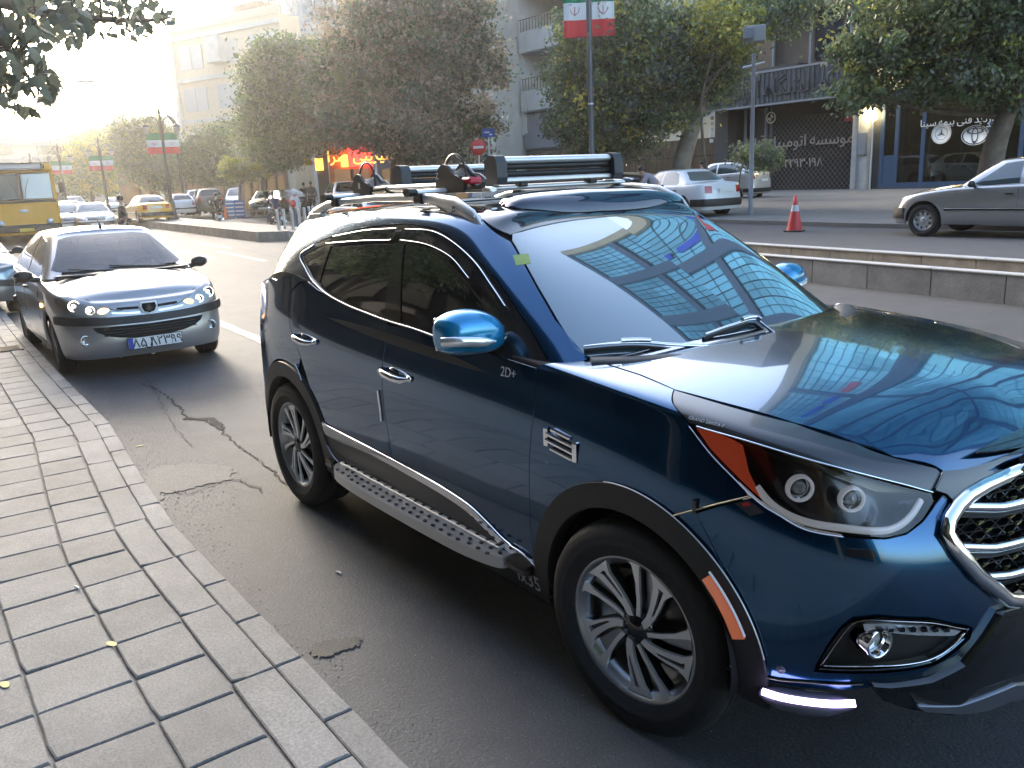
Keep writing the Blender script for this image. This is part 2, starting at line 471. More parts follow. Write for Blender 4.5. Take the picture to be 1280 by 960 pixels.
# ---------------------------------------------------------------- ground, road, pavements
def ground_z(x):
    t = max(0.0, -x - 9.0); return .0065 * t * min(1.0, t / 12.0)
def gs(px, py, up=0.0):
    """where the line through a measured point meets the gently rising street"""
    z = 0.0
    for _ in range(12):
        P = gz(px, py, z + up); z = ground_z(P[0])
    return Vector((P[0], P[1], z))
_v = ray(60, 247); STREET = math.atan2(_v[1], _v[0])                # the far street runs away in this direction
def asphalt(name, base, light, patch=.5):
    m = mat(name, base, rough=.82); nt = m.node_tree; b = nt.nodes['Principled BSDF']; tc = nt.nodes['Texture Coordinate']
    def noise_(sc, d=5): n = nt.nodes.new('ShaderNodeTexNoise'); n.inputs['Scale'].default_value = sc; n.inputs['Detail'].default_value = d; n.inputs['Roughness'].default_value = .7; nt.links.new(tc.outputs['Object'], n.inputs['Vector']); return n
    big, mid, fine = noise_(.35), noise_(3.5, 8), noise_(160, 3)
    vor = nt.nodes.new('ShaderNodeTexVoronoi'); vor.inputs['Scale'].default_value = 75; nt.links.new(tc.outputs['Object'], vor.inputs['Vector'])
    r = nt.nodes.new('ShaderNodeValToRGB'); r.color_ramp.elements[0].position = .32; r.color_ramp.elements[1].position = .72
    r.color_ramp.elements[0].color = (*base, 1); r.color_ramp.elements[1].color = (*light, 1)
    a = nt.nodes.new('ShaderNodeMath'); a.operation = 'MULTIPLY_ADD'; a.inputs[1].default_value = .45; nt.links.new(mid.outputs['Fac'], a.inputs[0])
    a2 = nt.nodes.new('ShaderNodeMath'); a2.operation = 'MULTIPLY'; a2.inputs[1].default_value = .55; nt.links.new(big.outputs['Fac'], a2.inputs[0]); nt.links.new(a2.outputs[0], a.inputs[2]); nt.links.new(a.outputs[0], r.inputs[0])
    sp = nt.nodes.new('ShaderNodeValToRGB'); sp.color_ramp.elements[0].position = .0; sp.color_ramp.elements[0].color = (3.4, 3.3, 3.2, 1); sp.color_ramp.elements[1].position = .2; sp.color_ramp.elements[1].color = (1, 1, 1, 1)
    nt.links.new(vor.outputs['Distance'], sp.inputs[0])
    fr = nt.nodes.new('ShaderNodeMapRange'); fr.inputs[1].default_value = .3; fr.inputs[2].default_value = .7; fr.inputs[3].default_value = .55; fr.inputs[4].default_value = 1.5; nt.links.new(fine.outputs['Fac'], fr.inputs[0])
    m1 = nt.nodes.new('ShaderNodeVectorMath'); m1.operation = 'MULTIPLY'; nt.links.new(r.outputs[0], m1.inputs[0]); nt.links.new(sp.outputs[0], m1.inputs[1])
    m2 = nt.nodes.new('ShaderNodeVectorMath'); m2.operation = 'SCALE'; nt.links.new(m1.outputs[0], m2.inputs[0]); nt.links.new(fr.outputs[0], m2.inputs['Scale']); nt.links.new(m2.outputs[0], b.inputs['Base Color'])
    bp = nt.nodes.new('ShaderNodeBump'); bp.inputs['Strength'].default_value = .45; bp.inputs['Distance'].default_value = .004
    ad = nt.nodes.new('ShaderNodeMath'); ad.operation = 'ADD'; nt.links.new(fine.outputs['Fac'], ad.inputs[0]); nt.links.new(vor.outputs['Distance'], ad.inputs[1]); nt.links.new(ad.outputs[0], bp.inputs['Height']); nt.links.new(bp.outputs[0], b.inputs['Normal'])
    return m
ASPH = asphalt('asphalt_near', (.035, .037, .041), (.074, .077, .082))
ASPH2 = asphalt('asphalt_far', (.05, .052, .058), (.085, .086, .092))
ASPH3 = asphalt('forecourt_asphalt', (.12, .118, .115), (.19, .185, .18))
def rndcol(m, amt=.12):
    """small colour difference from piece to piece"""
    nt = m.node_tree; b = nt.nodes['Principled BSDF']; oi = nt.nodes.new('ShaderNodeObjectInfo'); mr = nt.nodes.new('ShaderNodeMapRange'); mr.inputs[3].default_value = 1 - amt; mr.inputs[4].default_value = 1 + amt
    nt.links.new(oi.outputs['Random'], mr.inputs[0]); mx = nt.nodes.new('ShaderNodeVectorMath'); mx.operation = 'SCALE'
    l = b.inputs['Base Color'].links
    if l: nt.links.new(l[0].from_socket, mx.inputs[0])
    else: mx.inputs[0].default_value = b.inputs['Base Color'].default_value[:3]
    nt.links.new(mr.outputs[0], mx.inputs['Scale']); nt.links.new(mx.outputs[0], b.inputs['Base Color']); return m
STONE = rndcol(mat('paving_stone', (.172, .170, .164), .85, var=.30, vs=110, bump=.22, bs=240), .13)
KERBM = rndcol(mat('kerb_stone', (.195, .193, .188), .85, var=.30, vs=90, bump=.25, bs=200), .10)
def world_tex(m):
    """let the grain run on from piece to piece instead of repeating on every slab"""
    nt = m.node_tree; g_ = nt.nodes.new('ShaderNodeNewGeometry')
    for l in list(nt.links):
        if l.from_node.type == 'TEX_COORD' and l.from_socket.name == 'Object': nt.links.new(g_.outputs['Position'], l.to_socket)
    b = nt.nodes['Principled BSDF']; src = b.inputs['Base Color'].links[0].from_socket; n = nt.nodes.new('ShaderNodeTexNoise'); n.inputs['Scale'].default_value = 1.7; n.inputs['Detail'].default_value = 9; n.inputs['Roughness'].default_value = .75
    nt.links.new(g_.outputs['Position'], n.inputs['Vector']); r = nt.nodes.new('ShaderNodeMapRange'); r.inputs[1].default_value = .35; r.inputs[2].default_value = .65; r.inputs[3].default_value = .72; r.inputs[4].default_value = 1.12
    nt.links.new(n.outputs['Fac'], r.inputs[0]); mx = nt.nodes.new('ShaderNodeVectorMath'); mx.operation = 'SCALE'; nt.links.new(src, mx.inputs[0]); nt.links.new(r.outputs[0], mx.inputs['Scale']); nt.links.new(mx.outputs[0], b.inputs['Base Color'])
world_tex(STONE); world_tex(KERBM)
MORT = mat('mortar', (.17, .165, .155), .95, var=.3, vs=30)
WHITEP = mat('road_paint', (.22, .22, .22), .7, var=.5, vs=9, bump=.3, bs=80)
CONC = rndcol(mat('barrier_concrete', (.27, .27, .275), .8, var=.18, vs=3, bump=.3, bs=40), .08)
BEIGEC = rndcol(mat('beige_concrete', (.36, .32, .27), .85, var=.18, vs=4, bump=.2, bs=40), .06)

world_tex(CONC); world_tex(BEIGEC)
def sheet(name, xs, ys, z, m, slope=True):
    vs = []; fs = []; k = len(ys)
    for x in xs:
        for y in ys: vs.append((x, y, z + (ground_z(x) if slope else 0)))
    for i in range(len(xs) - 1):
        for j in range(k - 1): a = i * k + j; fs.append((a, a + k, a + k + 1, a + 1))
    return meshobj(name, vs, fs, m, smooth=True)
XS = [-900, -500, -300, -200, -150, -120] + list(range(-100, 6, 4)) + [10, 20, 40, 80, 200, 400]
g = sheet('ground', XS, [-400, -100, -30, 0, 30, 100, 400, 800], -.06, ASPH3); g['kind'] = 'structure'
g = sheet('road', XS, [-3.2, 0, 6, 9, 12, 14], 0.0, ASPH); g['kind'] = 'structure'
road = g

# ---- kerb line on our side: (x, y of the outer edge)
KL = [(40, -1.62), (1.1, -1.62), (-1.15, -1.625), (-2.2, -1.55), (-3.6, -1.43), (-6.2, -1.385), (-9.7, -1.29), (-16, -1.05), (-30, -.2), (-60, 3.2), (-120, 13)]
def ky(x): return float(np.interp(-x, [-p[0] for p in KL], [p[1] for p in KL]))
KT = .12
pave = tag(thing('pavement', None, None), kind='structure')
def strip(d0, d1, z, xs):
    vs = []; fs = []
    for x in xs: vs += [(x, ky(x) - d0, z + ground_z(x)), (x, ky(x) - d1, z + ground_z(x))]
    for i in range(len(xs) - 1): fs.append((2 * i, 2 * i + 2, 2 * i + 3, 2 * i + 1))
    return vs, fs
px_ = sorted(set([40, 20, 10, 5, 2, 1.1, -1.15, -2.2, -3.6, -6.2, -9.7] + list(range(-120, -9, 6))))
v1, f1 = strip(.012, 30, KT - .014, px_)
meshobj('mortar_bed', v1, [f[::-1] for f in f1], MORT, pave)
v2 = []; f2 = []
for x in px_: v2 += [(x, ky(x) - .012, KT - .014 + ground_z(x)), (x, ky(x) - .012, -.05)]
for i in range(len(px_) - 1): f2.append((2 * i, 2 * i + 1, 2 * i + 3, 2 * i + 2))
meshobj('kerb_face', v2, f2, KERBM, pave)
def stone_mesh(lx, ly, h, seed, ch=.005):
    """a slightly worn slab: bevelled, corners nibbled, top not quite flat"""
    r = random.Random(seed); hx, hy = lx / 2, ly / 2; n = 7; pts = []
    for (ax, ay, bx, by) in ((-hx, -hy, hx, -hy), (hx, -hy, hx, hy), (hx, hy, -hx, hy), (-hx, hy, -hx, -hy)):
        for k in range(3): t = k / 3; pts.append([ax + (bx - ax) * t + r.uniform(-.0016, .0016), ay + (by - ay) * t + r.uniform(-.0016, .0016)])
    if r.random() < .35: k = r.choice((0, 3, 6, 9)); pts[k][0] *= .95; pts[k][1] *= .94
    m = len(pts); vs = [(x, y, -h) for x, y in pts] + [(x, y, -ch) for x, y in pts] + [(x * (1 - ch / hx), y * (1 - ch / hy), r.uniform(-.001, .001)) for x, y in pts] + [(0, 0, r.uniform(-.0005, .002))]
    fs = [(i, (i + 1) % m, m + (i + 1) % m, m + i) for i in range(m)] + [(m + i, m + (i + 1) % m, 2 * m + (i + 1) % m, 2 * m + i) for i in range(m)] + [(2 * m + i, 2 * m + (i + 1) % m, 3 * m) for i in range(m)]
    me = bpy.data.meshes.new('slab'); me.from_pydata(vs, [], fs); me.update(); return me
def lay(name, me, x, y, rz, z=KT, tilt=.004):
    o = bpy.data.objects.new(name, me); COL.objects.link(o); o.parent = pave
    o.location = (x, y, z + ground_z(x) + rnd.uniform(-.0015, .0015)); o.rotation_euler = (rnd.uniform(-tilt, tilt), rnd.uniform(-tilt, tilt), rz); return o
def proj(P):
    v = np.array(P, float) - CO; z = v @ CD
    if z < .2: return None
    return 640 + FPX * (v @ CR) / z, 480 - FPX * (v @ CU) / z, z
def ms(m, *a): me = stone_mesh(*a); me.materials.append(m); return me
K1 = [ms(KERBM, .392, .098, .10, s) for s in range(4)]; K2 = [ms(KERBM, .592, .150, .05, 10 + s) for s in range(4)]
T1 = [ms(STONE, .291, .243, .04, 20 + s) for s in range(6)]; T2 = [ms(STONE, .291, .292, .04, 30 + s) for s in range(6)]
def walk(step, x0, x1):
    x = x0
    while x > x1: yield x; x -= step
def dirk(x): return math.atan2(ky(x - .2) - ky(x + .2), -.4) - PI
for x in walk(.40, 3.0, -13.5): lay('kerb_stone', rnd.choice(K1), x, ky(x) - .05, dirk(x))
for x in walk(.60, 3.1, -13.5): lay('edging_slab', rnd.choice(K2), x, ky(x) - .178, dirk(x))
far_tiles = MB(); ntile = 0; cand = []
for i, x in enumerate(walk(.30, 3.0, -13.5)):
    d = .258
    for j in range(26):
        w = .252 if j % 2 == 0 else .301
        wob = .0 if x > -1.3 else .012 * math.sin(i * 1.7)
        y = ky(x) - d - w / 2; d += w; q = proj((x, y, KT))
        if q is None or not (-160 < q[0] < 1300 and q[1] < 1150): continue
        cand.append((q[2], x, y, w, j))
cand.sort(key=lambda c: c[0])
for k, (z_, x, y, w, j) in enumerate(cand):
    if k < 300: lay('paving_tile', rnd.choice(T1 if w < .28 else T2), x, y, dirk(x) + rnd.uniform(-.006, .006))
    elif x > -13.4: far_tiles.box((x, y, KT - .015 + ground_z(x)), (.288, w - .012, .03), rz=dirk(x))
if far_tiles.v: far_tiles.build('paving_tiles_beyond', STONE, pave)['kind'] = 'stuff'
# drain grate by the kerb near the silver car
gr = MB(); gx_, gy_ = -8.0, ky(-8.0) - .32
for k in range(9): gr.box((gx_ + .04 * (k - 4), gy_, KT + .006), (.016, .34, .012))
gr.box((gx_, gy_ - .18, KT + .006), (.42, .03, .014)).box((gx_, gy_ + .18, KT + .006), (.42, .03, .014))
tag(gr.build('drain_grate', mat('rusty_iron', (.05, .035, .028), .8, .5, var=.4, vs=20)), 'rusty iron drain grate set in the pavement beside the kerb', 'drain')

# ---- wear on the road: patch, crack, stain, lane marks, litter
def blot(pts, z, name, m, par=None, jag=.02, seg=9):
    r = random.Random(len(pts) + int(z * 1e5)); P = smooth_poly(pts, True, seg); P = [(p[0] + r.uniform(-jag, jag), p[1] + r.uniform(-jag, jag)) for p in P]
    V, F = fill2d(P); o = meshobj(name, [(x, y, z + ground_z(x)) for x, y in V], F, m, par); return o
def gq(*pts): return [tuple(gz(*p)[:2]) for p in pts]
PATCH = asphalt('gravelly_patch', (.052, .053, .053), (.115, .115, .112))
blot(gq((183, 592), (205, 583), (250, 580), (288, 586), (286, 600), (250, 608), (215, 616), (190, 612)), .004, 'road_patch', PATCH, road)
blot(gq((186, 597), (178, 604), (196, 634), (206, 640), (202, 622)), .0045, 'road_patch', PATCH, road)
blot(gq((384, 812), (400, 803), (430, 799), (452, 797), (450, 806), (425, 817), (400, 823)), .005, 'oil_stain', asphalt('oil_stain', (.026, .026, .027), (.045, .045, .045)), road, jag=.012)
grit = MB(); rg_ = random.Random(3)
for k in range(1500):
    if k < 800: x = rg_.uniform(-6, 2.5); y = ky(x) + abs(rg_.gauss(0, .16)) + .01
    elif k < 1200: c_ = gz(rg_.uniform(170, 300), rg_.uniform(575, 640)); x, y = c_[0], max(c_[1], ky(c_[0]) + .02)
    else: x = rg_.uniform(-6, 2.2); y = rg_.uniform(-1.5, 1.2)
    s = rg_.uniform(.0015, .0055); a = rg_.uniform(0, 6)
    grit.add([(x + s * math.cos(a + t), y + s * math.sin(a + t), .001) for t in (0, 2.1, 4.2)] + [(x, y, s * .9)], [(0, 1, 3), (1, 2, 3), (2, 0, 3)])
grit.build('road_grit', mat('grit', (.22, .21, .19), .9, var=.4, vs=60), road)['kind'] = 'stuff'
def crack(pts, w, z, name='road_crack'):
    P = []
    for i in range(len(pts) - 1):
        a, b = np.array(pts[i]), np.array(pts[i + 1]); n = max(2, int(math.hypot(*(b - a)) / .035))
        for k in range(n): P.append(a + (b - a) * k / n)
    P = [p + np.array([rnd.gauss(0, .010), rnd.gauss(0, .010)]) for p in P]; vs = []; fs = []
    for i, p in enumerate(P):
        d = P[min(i + 1, len(P) - 1)] - P[max(i - 1, 0)]; n = np.array([-d[1], d[0]]) / (math.hypot(*d) + 1e-9); ww = w * rnd.uniform(.35, 1.3)
        vs += [(*(p + n * ww), z + ground_z(p[0])), (*(p - n * ww), z + ground_z(p[0]))]
    for i in range(len(P) - 1): fs.append((2 * i, 2 * i + 1, 2 * i + 3, 2 * i + 2))
    return meshobj(name, vs, fs, mat('crack_black', (.008, .008, .008), .95), road)
crack(gq((178, 480), (196, 487), (222, 507), (234, 522), (258, 526), (275, 536)), .008, .004)
crack(gq((275, 536), (300, 560), (330, 580), (352, 602), (372, 612)), .007, .004)
crack(gq((232, 523), (246, 524), (262, 524), (274, 531), (277, 538)), .030, .0045)
crack(gq((330, 615), (300, 600), (262, 607), (236, 618), (214, 614)), .005, .006)
crack(gq((180, 470), (200, 500), (215, 530), (240, 560)), .003, .004)
crack([(4.0, 6.0), (0, 5.4), (-6, 5.9), (-14, 5.2), (-22, 6.1)], .012, .004)
crack([(-7, 3.2), (-7.4, 5.4), (-7.1, 8.0)], .012, .004)
def mark(x, y, L, w, a=0.0):
    c, s = math.cos(a), math.sin(a); hs = []
    P = []
    n = 14
    for k in range(n + 1): P.append((-L / 2 + L * k / n, w / 2 + rnd.uniform(-.012, .006)))
    for k in range(n, -1, -1): P.append((-L / 2 + L * k / n, -w / 2 + rnd.uniform(-.006, .012)))
    V, F = fill2d(P); return meshobj('lane_marking', [(x + c * u - s * v, y + s * u + c * v, .005 + ground_z(x + c * u)) for u, v in V], F, WHITEP, road)
for px, py, L in ((296, 413, 3.4), (262, 397, 0.0), (330, 360, 0), (245, 318, 4.0), (300, 320, 4.5), (262, 306, 5)):
    if L: P = gs(px, py); mark(P.x, P.y, L, .15, -.06)
for k in range(8): mark(-60 - 9 * k, 5.0 + 1.0 * k, 4, .15, -.13)
lit = mat('litter_white', (.75, .74, .7), .8)
for (px, py, c) in ((420, 716, 'cigarette_butt'), (150, 447, 'paper_scrap'), (398, 863, 'cigarette_butt'), (94, 735, 'cigarette_butt')):
    P = gz(px, py, 0 if px > 300 or py < 500 else KT)
    tag(MB().tube([(0, 0, 0), (.02, .008, 0), (.035, .01, 0)], .0045, 6).build(c, lit), {420: 'white cigarette butt on the asphalt beside the blue car', 150: 'tiny white paper scrap on the road before the silver hatchback', 398: 'white cigarette butt on the road close to the kerb', 94: 'white cigarette butt lying on a paving tile'}[px], 'litter').location = (P[0], P[1], (.006 if px > 300 or py < 500 else KT + .008))
lf = mat('dry_leaf', (.30, .27, .08), .7)
for (px, py, z, lb) in ((175, 558, 0, 'yellowed fallen leaf on the road at the kerb bend'), (140, 806, KT, 'squashed yellow leaf on the pavement tiles'), (6, 857, KT, 'yellow leaf scrap at the left edge of the pavement')):
    P = gz(px, py, z); r = random.Random(px); q = [(.022 * math.cos(a) * (1 + .4 * r.random()), .011 * math.sin(a) * (1 + .4 * r.random())) for a in np.linspace(0, 2 * PI, 13)[:12]]
    MB().prism(q, 0, .0015).build('fallen_leaf', lf); o = COL.objects[-1]; o.location = (P[0], P[1], z + .004); o.rotation_euler = (0, 0, r.random() * 3); tag(o, lb, 'leaf')

# ---- median: low wall of concrete slabs in front, beige kerb wall behind
def wallrow(parent, name, A, B, h, t, n, m, z0=0.0, cap=None, batter=.0):
    A, B = Vector(A), Vector(B); d = (B - A); L = d.length / n; a = math.atan2(d.y, d.x)
    for k in range(n):
        c = A + d * ((k + .5) / n); z = ground_z(c.x)
        b = MB(); hl = L / 2 - .006
        vs = [(-hl, -t / 2 - batter, 0), (hl, -t / 2 - batter, 0), (hl, t / 2, 0), (-hl, t / 2, 0), (-hl, -t / 2 - batter * .2, h * .55), (hl, -t / 2 - batter * .2, h * .55), (hl, t / 2, h * .55), (-hl, t / 2, h * .55), (-hl, -t / 2, h), (hl, -t / 2, h), (hl, t / 2, h), (-hl, t / 2, h)]
        b.add(vs, [(0, 1, 5, 4), (4, 5, 9, 8), (2, 3, 7, 6), (6, 7, 11, 10), (8, 9, 10, 11), (1, 2, 6, 5), (5, 6, 10, 9), (3, 0, 4, 7), (7, 4, 8, 11)])
        o = b.build(name, m, parent); o.location = (c.x, c.y, z0 + z); o.rotation_euler = (0, 0, a + rnd.uniform(-.004, .004))
mA, mB = gz(1280, 381.5), gz(1010, 352)
dm = np.array([mB[0] - mA[0], mB[1] - mA[1]]); dm /= math.hypot(*dm)
med = thing('median_wall', 'grey concrete slab barrier along the road behind the blue bonnet', 'barrier')
P0 = np.array([mA[0], mA[1]]) - dm * 9; P1 = np.array([mA[0], mA[1]]) + dm * 13.5
FZ = .44
wallrow(med, 'barrier_slab', (*P0, 0), (*P1, 0), .345, .14, 22, CONC, batter=.03)
P2 = P0 + np.array([0, .07]); 
capm = mat('pale_capping', (.42, .42, .42), .7, var=.1)
a_ = math.atan2(dm[1], dm[0]); nrm = np.array([-dm[1], dm[0]]) * (1 if -dm[1] * 0 + dm[0] * 1 > 0 else -1)
if nrm[1] < 0: nrm = -nrm
mid_ = (P0 + P1) / 2
for k in range(11):
    c = P0 + (P1 - P0) * (k + .5) / 11; MB().box((0, 0, 0), (np.hypot(*(P1 - P0)) / 11 - .01, .17, .03), ch=.008).build('capping', capm, med); o = COL.objects[-1]; o.location = (c[0], c[1] , .36 + ground_z(c[0])); o.rotation_euler = (0, 0, a_)
back = thing('median_kerb_wall', 'beige concrete kerb wall with pale top behind the grey slab barrier', 'barrier')
wo = nrm * 1.15
wallrow(back, 'wall_block', (*(P0 + wo), 0), (*(P1 + wo), 0), .375, .16, 26, BEIGEC)
for k in range(11):
    c = P0 + wo + (P1 - P0) * (k + .5) / 11; MB().box((0, 0, 0), (np.hypot(*(P1 - P0)) / 11 - .01, .20, .03), ch=.008).build('capping', capm, back); o = COL.objects[-1]; o.location = (c[0], c[1], .39 + ground_z(c[0])); o.rotation_euler = (0, 0, a_)
fl = meshobj('median_bed', [(*(P0 + nrm * .07), .15), (*(P1 + nrm * .07), .15), (*(P1 + wo - nrm * .08), .15), (*(P0 + wo - nrm * .08), .15)], [(0, 3, 2, 1)], mat('dusty_soil', (.16, .14, .11), .95, var=.3, vs=5)); fl['kind'] = 'structure'
# far part of the median (left of the gap), a plain raised kerb with paving on top
ml = [gs(326, 302), gs(300, 299.5), gs(240, 291), gs(180, 283), gs(120, 276)]
isl = [(p.x, p.y) for p in ml]; dirn = Vector((ml[-1] - ml[0])).normalized(); pn = Vector((-dirn.y, dirn.x, 0)); pn = pn if pn.y > 0 else -pn
isl2 = [(p[0] + pn.x * 2.2, p[1] + pn.y * 2.2) for p in isl[::-1]]
island = thing('median_island', 'raised kerbed traffic island under the nearest ornate lamp post', 'traffic island')
def extr(poly, h, name, m, parent=None, z0=0.0):
    V, F = fill2d(poly); n = len(poly); vs = [(x, y, z0 + h + ground_z(x)) for x, y in V] + [(x, y, z0 - .05 + ground_z(x)) for x, y in poly] + [(x, y, z0 + h + ground_z(x)) for x, y in poly]; k = len(V)
    ccw = area2(poly) > 0; w = [(k + i, k + (i + 1) % n, k + n + (i + 1) % n, k + n + i) for i in range(n)]
    return meshobj(name, vs, F + (w if ccw else [f[::-1] for f in w]), m, parent)
tipr = [(isl[0][0] + .9, isl[0][1] + .7), (isl[0][0] + 1.0, isl[0][1] + 1.5)]
extr(isl[::-1] + tipr + isl2[::-1], .30, 'island_top', mat('island_paving', (.20, .19, .175), .85, var=.2, vs=3), island)
wallrow(island, 'kerb_block', (isl[-1][0] - pn.x * .06, isl[-1][1] - pn.y * .06, 0), (isl[0][0] - pn.x * .06, isl[0][1] - pn.y * .06, 0), .33, .12, 40, BEIGEC)
wallrow(island, 'kerb_block', (isl[0][0], isl[0][1], 0), (isl[0][0] + .9, isl[0][1] + .7, 0), .33, .12, 2, BEIGEC)

# ---- far carriageway and pavement with its kerb
c0 = gs(960, 284); fk = [(60, 15.0), (10, 15.1), (-4, 15.2), (-8, 15.4), (-14, 16.2), (-24, 19), (-45, 25), (-80, 36), (-140, 56)]
far_side = [(x, y) for x, y in fk]
e0, e1 = P0 + wo, P1 + wo
g = extr([(60, e0[1]), tuple(e0), tuple(e1), (-19, 12.4), (-40, 16.5), (-90, 31), (-90, 39), (-80, 36), (-45, 25), (-24, 19), (-14, 16.2), (-8, 15.4), (-4, 15.2), (60, 15.0)], .34, 'far_road', ASPH2); g['kind'] = 'structure'
g = extr(fk + [(-140, 120), (60, 120)], .44, 'far_pavement', ASPH3); g['kind'] = 'structure'
# ---------------------------------------------------------------- Persian lettering (joined letter forms)
_PF = {'ا': '\ufe8d\ufe8e', 'آ': '\ufe81\ufe82', 'ب': '\ufe8f\ufe90\ufe91\ufe92', 'پ': '\ufb56\ufb57\ufb58\ufb59', 'ت': '\ufe95\ufe96\ufe97\ufe98', 'د': '\ufea9\ufeaa', 'ر': '\ufead\ufeae', 'ز': '\ufeaf\ufeb0',
       'س': '\ufeb1\ufeb2\ufeb3\ufeb4', 'ش': '\ufeb5\ufeb6\ufeb7\ufeb8', 'ف': '\ufed1\ufed2\ufed3\ufed4', 'ک': '\ufb8e\ufb8f\ufb90\ufb91', 'گ': '\ufb92\ufb93\ufb94\ufb95', 'ل': '\ufedd\ufede\ufedf\ufee0', 'م': '\ufee1\ufee2\ufee3\ufee4',
       'ن': '\ufee5\ufee6\ufee7\ufee8', 'و': '\ufeed\ufeee', 'ه': '\ufee9\ufeea\ufeeb\ufeec', 'ی': '\ufbfc\ufbfd\ufbfe\ufbff', 'خ': '\ufea5\ufea6\ufea7\ufea8', 'ج': '\ufe9d\ufe9e\ufe9f\ufea0', 'ق': '\ufed5\ufed6\ufed7\ufed8', 'ح': '\ufea1\ufea2\ufea3\ufea4'}
def fa(t):
    out = []
    for i, c in enumerate(t):
        f = _PF.get(c)
        if not f: out.append(c); continue
        p = _PF.get(t[i - 1]) if i else None; n = _PF.get(t[i + 1]) if i + 1 < len(t) else None
        jp = bool(p) and len(p) == 4; jn = bool(n) and len(f) == 4
        out.append(f[3] if jp and jn else f[1] if jp else f[2] if jn else f[0])
    return ''.join(out[::-1])

def words(name, txt, size, cx, y, z, m, par, depth):
    """Persian words set side by side, right to left, each its own piece"""
    os_ = [place_text(name, fa(w), size, Matrix.Identity(4), m, par, depth) for w in txt.split()]
    ws = [max(v.co.x for v in o.data.vertices) - min(v.co.x for v in o.data.vertices) for o in os_]; tot = sum(ws) + size * .3 * (len(ws) - 1); x = cx + tot / 2
    for o, w in zip(os_, ws): o.data.transform(frame((x - w / 2, y, z), (1, 0, 0), (0, 0, 1))); x -= w + size * .3
# ---------------------------------------------------------------- buildings across the street
F = 36.0
def fp(px, py, y=F): P = gy(px, py, y); return P[0], P[2]
STUCCO = mat('pale_stucco', (.46, .44, .40), .85, var=.12, vs=1.2, bump=.1, bs=12)
CREAM = mat('cream_render', (.62, .52, .36), .85, var=.08, vs=1)
GREYB = mat('grey_metal_band', (.19, .20, .22), .5, var=.08, vs=.8)
BRICK = mat('brown_brick', (.24, .17, .12), .85, var=.2, vs=6, bump=.3, bs=30)
DARKG = mat('dark_shop_glass', (.012, .014, .016), .3)
DARKP = mat('dark_panel', (.035, .036, .038), .55, var=.2, vs=3)
IRON = mat('iron_grille', (.05, .045, .04), .6, .3)
RUST = mat('rusty_grille', (.16, .10, .06), .7, .2, var=.3, vs=9)
NAVY = mat('blue_shop_frame', (.035, .07, .13), .4)
LITW = mat('sticker_white', (.72, .70, .66), .6)
def bxa(mb, x0, x1, y0, y1, z0, z1): return mb.box(((x0 + x1) / 2, (y0 + y1) / 2, (z0 + z1) / 2), (abs(x1 - x0), abs(y1 - y0), abs(z1 - z0)))
def pc(name, par, m, *b):
    mb = MB()
    for q in b: bxa(mb, *q)
    return mb.build(name, m, par)

# 1 - dark shop with the ribbed fascia
shopA = thing('shop_building', 'dark car dealer shop with ribbed grey fascia and closed lattice shutter', 'shop')
xl, xr_ = fp(897, 140)[0], fp(1064, 122)[0]
pc('wall', shopA, DARKP, (xl, xl + .9, F - .2, F + 12, 0, 5.2), (xl + .9, xr_, F + .9, F + 12, 0, 5.2), (xl, xr_, F + .5, F + 12, 5.2, 6.3))
fas = pc('fascia', shopA, mat('fascia_grey', (.075, .085, .09), .6, var=.2, vs=2), (xl - .25, xr_ + 1.0, F - 1.3, F + .5, 4.95, 6.45))
rb = MB().box((0, 0, 0), (.035, .05, 1.46)).build('x', mat('fascia_rib', (.045, .052, .055), .6), None, me_only=True); rb.materials.append(MATS['fascia_rib'])
for k in range(int((xr_ - xl + 1.2) / .26)):
    o = bpy.data.objects.new('fascia_rib', rb); COL.objects.link(o); o.parent = fas; o.location = (xl - .1 + k * .26, F - 1.325, 5.70)
pc('fascia_cap', fas, GREYB, (xl - .3, xr_ + 1.05, F - 1.38, F - 1.2, 6.45, 6.55)); pc('fascia_cap', fas, GREYB, (xl - .3, xr_ + 1.05, F - 1.38, F - 1.2, 4.86, 4.95))
dkl = mat('relief_letter_dark', (.03, .034, .036), .5)
words('relief_lettering', 'نمایشگاه اتومبیل', 1.15, (xl + xr_) / 2 + .2, F - 1.36, 5.65, dkl, fas, .04)
pc('shop_glass', shopA, DARKG, (xl + .9, xr_, F + .55, F + .6, .25, 4.9))
pc('mullion', shopA, GREYB, (xl + 1.55, xl + 1.63, F + .35, F + .5, .2, 4.9)); pc('mullion', shopA, GREYB, (xl + 2.9, xl + 3.0, F + .35, F + .5, .2, 4.9)); pc('mullion', shopA, GREYB, (xl + 3.25, xl + 3.3, F + .35, F + .5, .2, 4.9))
pc('step', shopA, mat('red_kerb', (.22, .05, .04), .8, var=.3), (xl - .1, xr_ - 4.5, F - .9, F + .3, .05, .30)); pc('step', shopA, BEIGEC, (xr_ - 4.5, xr_, F - .9, F + .3, .05, .32))
lat = MB(); x0, x1 = xl + 3.3, xr_ - .05
for k in range(-16, 34):
    for s_ in (1, -1):
        a = x0 + k * .27; za, zb_ = .3, 4.3; b_ = a + s_ * (zb_ - za) * .9
        xa, xb = sorted((a, b_));
        t0 = max(0, (x0 - a) / (b_ - a)) if (b_ - a) * (x0 - a) > 0 or a < x0 else 0; 
        t0 = max(0.0, min(1.0, ((x0 if b_ > a else x1) - a) / (b_ - a))); t1 = max(0.0, min(1.0, ((x1 if b_ > a else x0) - a) / (b_ - a)))
        if t1 - t0 < .03: continue
        lat.tube([(a + (b_ - a) * t0, F + .32, za + (zb_ - za) * t0), (a + (b_ - a) * t1, F + .32, za + (zb_ - za) * t1)], .012, 4, cap=False)
